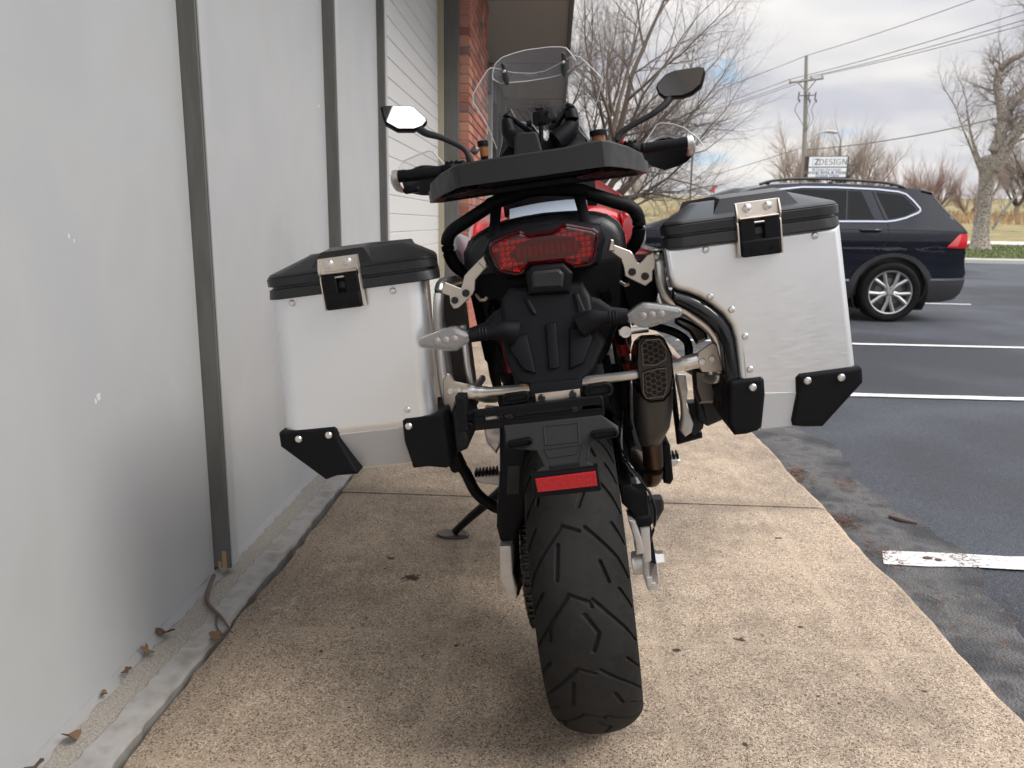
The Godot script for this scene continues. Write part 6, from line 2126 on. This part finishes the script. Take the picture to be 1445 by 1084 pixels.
func street() -> void:
	# utility pole, slightly out of plumb
	var base := V(17.9, 0.9, -58.0)
	var pole := thing("utility_pole", "tall grey wooden utility pole with a cross arm, beyond the dark car", "utility pole", base)
	var top := V(17.04, 12.6, -58.0) - base
	var along := func(h: float) -> Vector3: return top * (h - base.y) / (12.6 - base.y)
	var g := Geo.new()
	g.tube([V(0, -1.5, 0), along.call(7.8)], [0.21, 0.165], 10)
	g.tube([along.call(7.8), along.call(12.6)], [0.15, 0.11], 10)
	part("pole", g, "pole_wood", pole)
	g = Geo.new()
	g.tube([V(-1.92, 9.92, 0.1), V(0.42, 10.22, 0.1)], 0.075, 4)
	var arm := part("cross_arm", g, "pole_wood", pole)
	g = Geo.new()
	g.tube([V(-1.35, 9.98, 0.14), along.call(10.2) + V(0, 0, 0.14)], 0.04, 4)
	g.tube([V(-0.05, 10.15, 0.14), along.call(10.2) + V(0, 0, 0.14)], 0.04, 4)
	part("arm_brace", g, "pole_wood", arm)
	for x in [-1.85, -0.42, 0.33]:
		g = Geo.new()
		g.lathe([Vector2(0.03, 0.0), Vector2(0.09, 0.06), Vector2(0.05, 0.12), Vector2(0.09, 0.16), Vector2(0.03, 0.24)], 8, V(x, 10.0 + (x + 1.92) * 0.13, 0.1))
		part("insulator", g, "pole_steel", arm)
	g = Geo.new()
	for x in [-1.22, -0.52, -0.08]:
		g.tube([V(x, 8.75, 0.2), V(x + 0.03, 9.3, 0.2)], 0.05, 6)
		g.tube([V(x + 0.1, 8.6, 0.2), V(x + 0.1, 8.8, 0.2)], 0.06, 6)
	g.tube([V(-1.22, 9.05, 0.2), V(-0.08, 9.1, 0.2)], 0.035, 4)
	part("cutout_switch", g, "dark_steel", pole)
	g = Geo.new()
	for x in [-1.3, -0.45, -0.15]:
		g.tube(smooth([V(x + 0.08, 8.6, 0.2), V(x - 0.08, 8.1, 0.2), V(x * 0.8 + 0.05, 7.5, 0.2), along.call(7.6) + V(0, 0, 0.2)], 4), 0.025, 4)
	part("jumper_cable", g, "wire", pole)
	# street lamp on a curved arm
	g = Geo.new()
	g.tube(smooth([along.call(6.55), along.call(6.9) + V(0.35, 0.12, 0), along.call(7.2) + V(0.9, 0.28, 0), along.call(7.3) + V(1.5, 0.28, 0)], 5), 0.06, 8)
	var la := part("lamp_arm", g, "pole_steel", pole)
	g = Geo.new()
	g.tube([along.call(7.3) + V(1.35, 0.28, 0), along.call(7.3) + V(1.6, 0.31, 0), along.call(7.3) + V(2.1, 0.26, 0), along.call(7.3) + V(2.25, 0.24, 0)], [0.06, 0.13, 0.11, 0.05], 8, 1.3)
	part("lamp_head", g, "pole_steel", la)
	# lines: they come over the near right and run on to the far left
	var ends := [V(17.04, 12.62, -58), V(16.05, 11.05, -57.9), V(17.48, 11.25, -57.9), V(18.23, 11.35, -57.9)]
	for i in 4:
		var e: Vector3 = ends[i]
		wires("power_line", ["topmost power line, from the tip of the utility pole", "left power line on the cross arm of the utility pole", "middle power line on the cross arm of the utility pole", "right power line on the cross arm of the utility pole"][i], [e + V(9.0 + i * 0.9, 0.6, 34.0), e, e + V(-14.0, 0.0, -46.0)], 0.5, 0.022, "power lines on the utility pole")
	wires("service_cable", "thick dark cable slung low from the utility pole to the right", [V(29.5, 8.6, -45.0), V(17.6, 6.35, -58.0)], 0.55, 0.035)
	wires("service_cable", "thin cable running from the utility pole down to the left", [V(17.6, 6.6, -58.0), V(5.0, 3.6, -84.0)], 0.4, 0.022)
	# business sign
	var sg := thing("business_sign", "white roadside business sign in a dark frame, standing behind the dark car", "sign", V(13.2, 0.5, -40.0))
	sg.basis = Basis(Vector3.UP, -0.20) * Basis(Vector3.BACK, 0.0)
	g = Geo.new()
	g.box(V(0, 3.36, 0), V(1.90, 1.04, 0.30), 0.02)
	for x in [-0.55, 0.55]: g.box(V(x, 1.2, 0), V(0.16, 3.4, 0.16), 0.01)
	part("sign_box", g, "sign_dark", sg)
	g = Geo.new()
	g.box(V(-0.99, 3.35, -0.02), V(0.10, 1.06, 0.34), 0.01)
	part("sign_end", g, "sign_brown", sg)
	for q in [[3.605, 0.46], [3.105, 0.44]]:
		g = Geo.new()
		g.box(V(0.02, q[0], 0.152), V(1.74, q[1], 0.02), 0.005)
		part("sign_face", g, "sign_white", sg)
	lettering(sg, "DESIGN", V(0.25, 3.60, 0.166), 0.27, "letter_grey", false)
	lettering(sg, "Z", V(-0.49, 3.60, 0.166), 0.30, "letter_grey", true)
	g = Geo.new()
	for b in [[-0.68, 3.60, 0.02, 0.34], [-0.655, 3.765, 0.06, 0.012], [-0.655, 3.435, 0.06, 0.012]]: g.box(V(b[0], b[1], 0.166), V(b[2] if b[2] > 0.05 else 0.012, b[3], 0.006))
	part("sign_mark", g, "letter_grey", sg)
	lettering(sg, "Simple Man Social", V(0.05, 3.245, 0.166), 0.105, "letter_blue", false)
	lettering(sg, "Martial Arts & Fitness", V(0.02, 3.10, 0.166), 0.155, "letter_grey", true)
	lettering(sg, "Group Train", V(0.04, 2.955, 0.166), 0.135, "letter_blue", true)
	g = Geo.new()
	g.prism(ellipse(-0.62, 3.25, 0.055, 0.05, 10), 0.162, 0.168)
	part("sign_mark", g, "letter_blue", sg)
	# thin steel post and a small red sign far off
	var tp := thing("flag_pole", "thin dark steel post standing between the handlebar and the dark car", "post", V(5.85, 0.3, -35.0))
	g = Geo.new()
	g.tube([V(0.0, -0.6, 0), V(-0.04, 4.4, 0)], 0.042, 8)
	part("post", g, "dark_steel", tp)
	g = Geo.new()
	g.lathe([Vector2(0.06, 0.0), Vector2(0.07, 0.05), Vector2(0.0, 0.1)], 8, V(-0.04, 4.4, 0))
	part("post_cap", g, "dark_steel", tp)
	var rs := thing("red_sign", "small red sign on a thin post far behind the dark car", "sign", V(11.6, 1.2, -60.0))
	g = Geo.new()
	g.tube([V(0.1, -1.0, 0), V(0.1, 2.3, 0)], 0.05, 6)
	part("sign_post", g, "pole_steel", rs)
	g = Geo.new()
	g.prism(P([-0.22, 2.25, 0.14, 2.20, 0.20, 2.52, 0.36, 2.60, 0.33, 2.72, -0.02, 2.66]), -0.05, 0.05, 0.01)
	part("sign_plate", g, "sign_red", rs)

func lettering(parent: Node3D, text: String, at: Vector3, h: float, m: String, bold: bool) -> void:
	var t := TextMesh.new()
	t.text = text
	var f := SystemFont.new()
	f.font_names = PackedStringArray(["Droid Sans"])
	f.font_weight = 700 if bold else 400
	t.font = f
	t.font_size = 64
	t.pixel_size = h / 46.0
	t.depth = 0.008
	var o := put("lettering", t, M[m], parent)
	o.position = at

# Tubes of branches with their normals written out, for trees of thousands of twigs.
class Wood:
	var v := PackedVector3Array()
	var n := PackedVector3Array()
	func limb(pts: PackedVector3Array, rad: PackedFloat32Array, sides: int) -> void:
		var last := PackedVector3Array()
		var lastn := PackedVector3Array()
		for i in pts.size():
			var d := (pts[mini(i + 1, pts.size() - 1)] - pts[maxi(i - 1, 0)]).normalized()
			var u := Vector3.UP if absf(d.y) < 0.9 else Vector3.RIGHT
			var s := d.cross(u).normalized()
			u = s.cross(d)
			var ring := PackedVector3Array()
			var rn := PackedVector3Array()
			for k in sides:
				var a := TAU * k / sides
				var o := s * cos(a) + u * sin(a)
				ring.append(pts[i] + o * rad[i])
				rn.append(o)
			if i > 0:
				for k in sides:
					var m := (k + 1) % sides
					for q in [[last, lastn, k], [ring, rn, k], [ring, rn, m], [last, lastn, k], [ring, rn, m], [last, lastn, m]]:
						v.append(q[0][q[2]]); n.append(q[1][q[2]])
			last = ring
			lastn = rn
	func mesh() -> ArrayMesh:
		# clockwise faces outwards
		if v.size() >= 3 and (v[2] - v[0]).cross(v[1] - v[0]).dot(n[0]) < 0.0:
			for i in range(0, v.size(), 3):
				var t := v[i + 1]; v[i + 1] = v[i + 2]; v[i + 2] = t
				t = n[i + 1]; n[i + 1] = n[i + 2]; n[i + 2] = t
		var arr := []
		arr.resize(Mesh.ARRAY_MAX)
		arr[Mesh.ARRAY_VERTEX] = v
		arr[Mesh.ARRAY_NORMAL] = n
		var m := ArrayMesh.new()
		m.add_surface_from_arrays(Mesh.PRIMITIVE_TRIANGLES, arr)
		return m

# one branch and all that grows on it; level 0 ends in twigs
func grow(w: Wood, tw: Wood, r: RandomNumberGenerator, p: Vector3, d: Vector3, length: float, rad: float, level: int, o: Dictionary) -> void:
	var n := 4 + mini(level, 3)
	var pts := PackedVector3Array([p])
	var rr := PackedFloat32Array([rad])
	var step := length / n
	var kids := []
	for i in n:
		d = (d + V(r.randf_range(-1, 1), r.randf_range(-1, 1), r.randf_range(-1, 1)) * o.wander + V(0, o.lift, 0) * (0.5 if level > 1 else 1.0)).normalized()
		p += d * step
		pts.append(p)
		var f := float(i + 1) / n
		rr.append(lerpf(rad, rad * o.taper, f))
		if level > 0 and f > o.bare:
			for c in o.kids:
				if r.randf() < o.chance: kids.append([p, d, f])
	if level <= o.twig_level: tw.limb(pts, rr, 3)
	else: w.limb(pts, rr, 7 if level > 3 else 5)
	if level == 0: return
	for k in kids:
		var kd: Vector3 = k[1]
		var side := kd.cross(V(r.randf_range(-1, 1), r.randf_range(-1, 1), r.randf_range(-1, 1))).normalized()
		var a: float = deg_to_rad(r.randf_range(o.angle - 12.0, o.angle + 14.0))
		grow(w, tw, r, k[0], (kd * cos(a) + side * sin(a)).normalized(), length * r.randf_range(0.45, 0.72) * (1.15 - 0.35 * k[2]), lerpf(rad, rad * o.taper, k[2]) * o.thin, level - 1, o)
	grow(w, tw, r, p, (d + V(r.randf_range(-1, 1), r.randf_range(0, 1), r.randf_range(-1, 1)) * 0.25).normalized(), length * 0.7, rad * o.taper, level - 1, o)

func trees() -> void:
	# the bare tree past the end of the building: several stems fanning out low
	var r := RandomNumberGenerator.new()
	r.seed = 42
	var t := thing("bare_tree", "large bare tree with many spreading stems, behind the motorcycle at the end of the building", "tree", V(0.55, LOT, -15.5))
	var o := {"wander": 0.13, "lift": 0.02, "taper": 0.42, "bare": 0.28, "kids": 1, "chance": 0.82, "angle": 38.0, "thin": 0.62, "twig_level": 2}
	var trunk := Wood.new()
	trunk.limb(PackedVector3Array([V(0, -0.3, 0), V(0, 0.3, 0), V(0.02, 0.8, 0), V(0.05, 1.3, 0)]), PackedFloat32Array([0.34, 0.27, 0.23, 0.22]), 12)
	put("trunk", trunk.mesh(), M.twig_brown, t)
	var stems := [[V(-0.02, 1, 0.05), 4.8, 0.085], [V(0.16, 1, 0.1), 5.0, 0.105], [V(0.38, 1, -0.1), 4.3, 0.10], [V(0.72, 1, 0.1), 3.6, 0.085], [V(1.0, 0.8, -0.2), 3.5, 0.075], [V(1.25, 0.5, 0.3), 3.3, 0.06], [V(-0.5, 1, 0.2), 4.5, 0.08], [V(-0.9, 0.8, -0.2), 4.0, 0.07], [V(0.2, 1, -0.7), 4.4, 0.08]]
	var tw := Wood.new()
	for s in stems:
		var w := Wood.new()
		grow(w, tw, r, V(0.03, 1.15, 0), (s[0] as Vector3).normalized(), s[1] * 0.55, s[2], 5, o)
		put("limb", w.mesh(), M.twig_brown, t)
	tag(put("twigs", tw.mesh(), M.twig_brown, t), "", "", "", "stuff")
	# the old tree on the lawn by the far kerb
	var far := V(16.4, 0.1, -28.3)
	var big := thing("old_tree", "old bare tree with a thick pale mottled trunk, right of the dark car", "tree", tree_base())
	old_tree(big, r)
	# trees along the far side of the field
	var kinds := []
	for k in 4:
		var tk := thing("field_tree", "", "tree", Vector3.ZERO, "bare trees along the far side of the field")
		var w := Wood.new()
		var q := Wood.new()
		var oo := {"wander": 0.12, "lift": 0.04, "taper": 0.45, "bare": 0.2, "kids": 1, "chance": 0.97, "angle": 34.0, "thin": 0.62, "twig_level": 1}
		if k >= 2: oo = {"wander": 0.10, "lift": 0.06, "taper": 0.4, "bare": 0.15, "kids": 1, "chance": 0.9, "angle": 26.0, "thin": 0.55, "twig_level": 2}
		for i in 5 + k:
			var a := TAU * i / (5 + k) + r.randf()
			var sp := 0.55 if k < 2 else 0.7
			grow(w, q, r, V(cos(a) * 0.15, -0.3 if k >= 2 else 0.9, sin(a) * 0.15), V(cos(a) * sp, 1.0, sin(a) * sp).normalized(), r.randf_range(2.6, 3.4), 0.11, 4, oo)
		var st := Wood.new()
		st.limb(PackedVector3Array([V(0, -1.0, 0), V(0, 0.5, 0), V(0, 1.2, 0)]), PackedFloat32Array([0.30, 0.24, 0.18]), 8)
		var m := "twig_far" if k < 2 else "twig_red"
		put("trunk", st.mesh(), M[m], tk)
		put("limb", w.mesh(), M[m], tk)
		tag(put("twigs", q.mesh(), M[m], tk), "", "", "", "stuff")
		kinds.append(tk)
	# kind, pixel-free places: x, z, height scale, label
	var spots := [
		[0, 21.5, -72, 1.05, "pale bare tree just right of the white business sign"],
		[1, 24.6, -74, 1.12, "pale bare tree, tallest between the sign and the red shrubs"],
		[0, 27.6, -73, 1.02, "pale bare tree with a leaning crown behind the tail of the dark car"],
		[2, 30.5, -70, 0.86, "reddish bare tree, left one of the thicket behind the car's tail"],
		[3, 33.2, -72, 0.80, "reddish bare tree, middle one of the thicket behind the car's tail"],
		[2, 35.8, -70, 0.74, "reddish bare tree nearest the old tree's trunk, on its left"],
		[1, 37.5, -64, 1.10, "grey bare tree close behind the old tree, left of its trunk"],
		[3, 42.5, -72, 0.60, "low reddish bare tree right of the old tree's trunk"],
		[2, 46.5, -74, 0.62, "low reddish bare tree at the right edge of the view"],
		[1, 45.0, -80, 1.00, "grey bare tree far behind the old tree, right of its trunk"],
		[0, 9.0, -95, 0.7, "small bare tree low over the car's bonnet"],
		[1, 4.0, -90, 0.75, "small bare tree seen under the luggage rack"],
		[3, 50.0, -78, 0.7, "reddish bare tree just outside the right edge"],
	]
	var first := {}
	for s in spots:
		var src: Node3D = kinds[s[0]]
		var c: Node3D = src
		if first.has(s[0]):
			c = src.duplicate()
			c.name = numbered("field_tree")
			add_child(c)
		first[s[0]] = true
		c.position = V(s[1], land(s[1], s[2]), s[2])
		c.rotation.y = s[1] * 1.7
		c.scale = V(s[3], s[3], s[3])
		c.set_meta("label", s[4])
	# tall dry grass at the field's far edge
	var mm := Geo.new()
	var rr := RandomNumberGenerator.new()
	rr.seed = 8
	for i in 9000:
		var x := rr.randf_range(10.0, 70.0)
		var z := -rr.randf_range(58.0, 72.0) - absf(rr.randfn(0.0, 1.5))
		var h := rr.randf_range(0.5, 1.1) * (0.7 + 0.4 * sin(x * 0.7) * sin(z * 0.9))
		var b := V(x, land(x, z) - 0.05, z)
		var a := rr.randf() * TAU
		var s := V(cos(a), 0, sin(a)) * 0.09
		mm.tri(b - s, b + s, b + V(rr.randf_range(-0.25, 0.25), h, rr.randf_range(-0.25, 0.25)))
	mm.from = mm.v.size()
	tag(part("tall_grass", mm, "dry_grass"), "band of tall dry grass along the far edge of the field", "grass", "", "stuff")
	mm = Geo.new()
	for i in 14000:
		var x := rr.randf_range(12.0, 30.0)
		var z := kerb_z(x) - rr.randf_range(0.4, 9.3)
		var b := V(x, land(x, z) - 0.01, z)
		var a := rr.randf() * TAU
		var s := V(cos(a), 0, sin(a)) * 0.022
		mm.tri(b - s, b + s, b + V(rr.randf_range(-0.05, 0.05), rr.randf_range(0.04, 0.10), rr.randf_range(-0.05, 0.05)))
	mm.from = mm.v.size()
	tag(part("lawn_grass", mm, "grass_blade"), "short green grass of the lawn under the old tree", "grass", "", "stuff")

func tree_base() -> Vector3:
	var x := 17.3
	var z := -33.0
	return V(x, land(x, z), z)

func old_tree(t: Node3D, r: RandomNumberGenerator) -> void:
	var g := Geo.new()
	var fork := V(-0.05, 3.3, 0)
	# trunk: flared foot, burls
	var rings := []
	for i in 22:
		var f := i / 21.0
		var y := -0.3 + f * 3.9
		var ring := PackedVector3Array()
		for k in 20:
			var a := TAU * k / 20
			var rad := 0.275 + 0.24 * exp(-(y + 0.3) * 2.2) * (1.0 + 0.3 * sin(a * 5.0)) + 0.09 * smoothstep(2.2, 3.6, y)
			rad *= 1.0 + 0.05 * sin(a * 3.0 + y * 2.0) + 0.04 * sin(a * 7.0 - y * 5.0)
			ring.append(V(cos(a) * rad - 0.02 * y, y, sin(a) * rad))
		rings.append(ring)
	g.rings(rings)
	part("trunk", g, "bark", t, 60.0)
	var limbs := [
		[[V(-0.20, 3.2, 0), V(0.10, 4.1, 0.1), V(0.20, 5.0, 0.1), V(0.0, 5.9, 0.0), V(-0.16, 6.5, 0.0), V(0.0, 7.1, 0), V(0.75, 7.6, 0.1), V(0.95, 8.3, 0.1), V(1.0, 9.6, 0.1)], [0.40, 0.30, 0.27, 0.24, 0.21, 0.17, 0.13, 0.09, 0.02]],
		[[V(0.10, 3.1, 0.1), V(0.45, 4.1, 0.25), V(0.95, 5.0, 0.4), V(1.55, 5.8, 0.5), V(2.2, 6.6, 0.6), V(2.9, 7.8, 0.7), V(3.3, 9.4, 0.8)], [0.36, 0.30, 0.27, 0.24, 0.18, 0.10, 0.02]],
		[[V(0.18, 5.0, 0.1), V(0.7, 5.7, -0.2), V(1.3, 6.4, -0.4), V(1.9, 7.4, -0.5), V(2.1, 8.8, -0.6)], [0.22, 0.19, 0.16, 0.10, 0.02]],
		[[V(0.6, 4.5, 0.2), V(1.3, 4.7, 0.0), V(2.0, 4.6, -0.1), V(2.8, 4.9, -0.1)], [0.13, 0.10, 0.07, 0.02]],
		[[V(-0.30, 3.3, -0.1), V(-0.6, 4.0, -0.2), V(-0.85, 4.8, -0.3), V(-1.1, 5.7, -0.3)], [0.12, 0.085, 0.05, 0.015]],
		[[V(-0.32, 2.9, 0.1), V(-0.8, 3.7, 0.2), V(-1.3, 4.6, 0.2), V(-1.7, 5.4, 0.2)], [0.10, 0.07, 0.04, 0.012]],
		[[V(0.28, 0.8, 0.3), V(0.6, 1.6, 0.4), V(1.2, 2.5, 0.5), V(2.0, 3.3, 0.6), V(2.8, 4.2, 0.6)], [0.08, 0.07, 0.06, 0.045, 0.02]],
		[[V(1.0, 8.3, 0.1), V(0.6, 9.0, 0.1), V(0.45, 9.8, 0.1), V(0.2, 10.6, 0.1)], [0.09, 0.075, 0.05, 0.012]],
		[[V(-0.35, 1.0, 0.2), V(-0.45, 1.8, 0.4), V(-0.5, 2.6, 0.5)], [0.04, 0.03, 0.015]],
	]
	var tw := Wood.new()
	var o := {"wander": 0.22, "lift": 0.06, "taper": 0.4, "bare": 0.2, "kids": 1, "chance": 0.85, "angle": 48.0, "thin": 0.6, "twig_level": 9}
	for q in limbs:
		var pts := smooth(q[0], 4)
		var rad := []
		for i in pts.size():
			var f := float(i) / 4.0
			var a := mini(int(f), q[1].size() - 1)
			var b := mini(a + 1, q[1].size() - 1)
			rad.append(lerpf(q[1][a], q[1][b], f - int(f)) * 0.74)
		g = Geo.new()
		g.tube(pts, rad, 12)
		part("limb", g, "bark", t, 60.0)
		var tip: Vector3 = pts[pts.size() - 1]
		grow(tw, tw, r, tip, (tip - pts[pts.size() - 3]).normalized(), 1.1, 0.03, 4, o)
		for i in range(3, pts.size()):
			for c in 2:
				if r.randf() < 0.62:
					var d: Vector3 = (pts[i] - pts[i - 1]).normalized()
					var side := d.cross(V(r.randf_range(-1, 1), r.randf_range(-1, 1), r.randf_range(-1, 1))).normalized()
					grow(tw, tw, r, pts[i], (d * 0.55 + side + V(0, 0.25, 0)).normalized(), r.randf_range(0.5, 1.1), maxf(0.015, rad[i] * 0.22), 3, o)
	tag(put("twigs", tw.mesh(), M.twig_grey, t), "", "", "", "stuff")

func debris() -> void:
	var r := RandomNumberGenerator.new()
	r.seed = 19
	# dead leaves caught at the foot of the wall and in the crack
	var at := [[-0.865, -1.21, 0.021, "curled tan leaf at the foot of the wall, nearest the camera"], [-0.88, -1.13, 0.017, "brown leaf at the foot of the wall by the lower left corner"], [-0.876, -1.50, 0.018, "brown leaf leaning on the wall, third along its foot"], [-0.878, -1.58, 0.024, "large tan leaf leaning on the wall, halfway to the batten"], [-0.752, -1.565, 0.022, "tan leaf lying over the open crack"], [-0.88, -1.42, 0.013, "small dark leaf fragment against the wall"], [-0.88, -1.34, 0.011, "tiny brown leaf fragment against the wall base"]]
	for i in at.size():
		var q: Array = at[i]
		var g := Geo.new()
		var n := 9
		var rim := PackedVector3Array()
		for k in n * 2:
			var a := TAU * k / (n * 2)
			var rad: float = q[2] * (0.62 + 0.38 * absf(cos(a * 2.5))) * (0.6 if absf(sin(a)) > 0.7 else 1.0)
			rim.append(V(cos(a) * rad, 0.35 * rad * cos(a * 2.0) + r.randf_range(0.0, 0.003), sin(a) * rad))
		for k in rim.size():
			g.tri(Vector3.ZERO, rim[(k + 1) % rim.size()], rim[k])
			g.tri(V(0, -0.0008, 0), rim[k] - V(0, 0.0008, 0), rim[(k + 1) % rim.size()] - V(0, 0.0008, 0))
		g.from = g.v.size()
		var l := part("dead_leaf", g, ["leaf_tan", "leaf_brown"][i % 2], null, 80.0)
		l.position = V(q[0], 0.013, q[1])
		l.rotation = V(r.randf_range(-0.3, 0.3), r.randf() * TAU, r.randf_range(-0.5, -0.1))
		tag(l, q[3], "leaf", "dead leaves along the wall")
	# a dry root that comes out from under the batten
	var g := Geo.new()
	g.tube(smooth([V(-0.885, 0.018, -1.86), V(-0.872, 0.010, -1.80), V(-0.852, 0.008, -1.745), V(-0.818, 0.010, -1.70), V(-0.775, 0.012, -1.655), V(-0.735, 0.000, -1.615)], 5), [0.006, 0.006, 0.0055, 0.0055, 0.0055, 0.005, 0.005, 0.005, 0.005, 0.005, 0.0048, 0.0048, 0.0048, 0.0048, 0.0045, 0.0045, 0.0045, 0.004, 0.004, 0.004, 0.0035, 0.003, 0.003, 0.0025, 0.002, 0.0015], 8)
	g.tube(smooth([V(-0.80, 0.010, -1.685), V(-0.775, 0.007, -1.625), V(-0.75, 0.000, -1.60)], 4), 0.0025, 6)
	tag(part("dry_root", g, "root_bark"), "thin brown dry root crossing the mortar strip below the batten", "root")
	# pine needles and bits of bark swept into the gutter
	g = Geo.new()
	var heaps := [[1.24, -1.50, 0.10, 420], [1.12, -2.86, 0.07, 120], [1.10, -3.40, 0.09, 200], [1.30, -3.30, 0.05, 40], [1.42, -2.52, 0.05, 40], [1.16, -2.55, 0.06, 60], [1.20, -1.95, 0.10, 26], [1.22, -2.25, 0.12, 30], [1.15, -4.6, 0.12, 160], [1.05, -1.62, 0.05, 60], [1.3, -2.2, 0.2, 26], [1.25, -3.0, 0.25, 50]]
	for h in heaps:
		for i in h[3]:
			var x: float = h[0] + r.randfn(0.0, h[2] * 0.6)
			if x < EDGE + 0.03: continue
			var z: float = h[1] + r.randfn(0.0, h[2] * 0.8)
			var a := r.randf() * TAU
			var l := r.randf_range(0.008, 0.035)
			var y := LOT + 0.007 + r.randf() * 0.010
			g.tube([V(x, y, z), V(x + cos(a) * l, y + r.randf_range(0.0, 0.006), z + sin(a) * l)], 0.0011, 3)
	tag(part("pine_needles", g, "needle"), "brown pine needles and scraps swept along the pavement's edge", "pine needles", "", "stuff")
	g = Geo.new()
	g.tube([V(1.33, LOT + 0.012, -2.92), V(1.36, LOT + 0.014, -2.88), V(1.41, LOT + 0.011, -2.86)], [0.007, 0.008, 0.004], 6)
	tag(part("wood_chip", g, "root_bark"), "short curved stick lying on the asphalt above the white line", "stick")
	g = Geo.new()
	for k in 2: g.prism(ellipse(0, 0, 0.018 - 0.006 * k, 0.009, 9), 0.0, 0.003, 0.001, Transform3D(Basis(V(1, 0, 0), V(0, 0, -1), V(0, 1, 0)), V(1.30 + 0.03 * k, LOT + 0.01, -2.535 + 0.012 * k)))
	tag(part("bark_flake", g, "leaf_brown"), "dark flake of bark lying on the near white line", "bark")
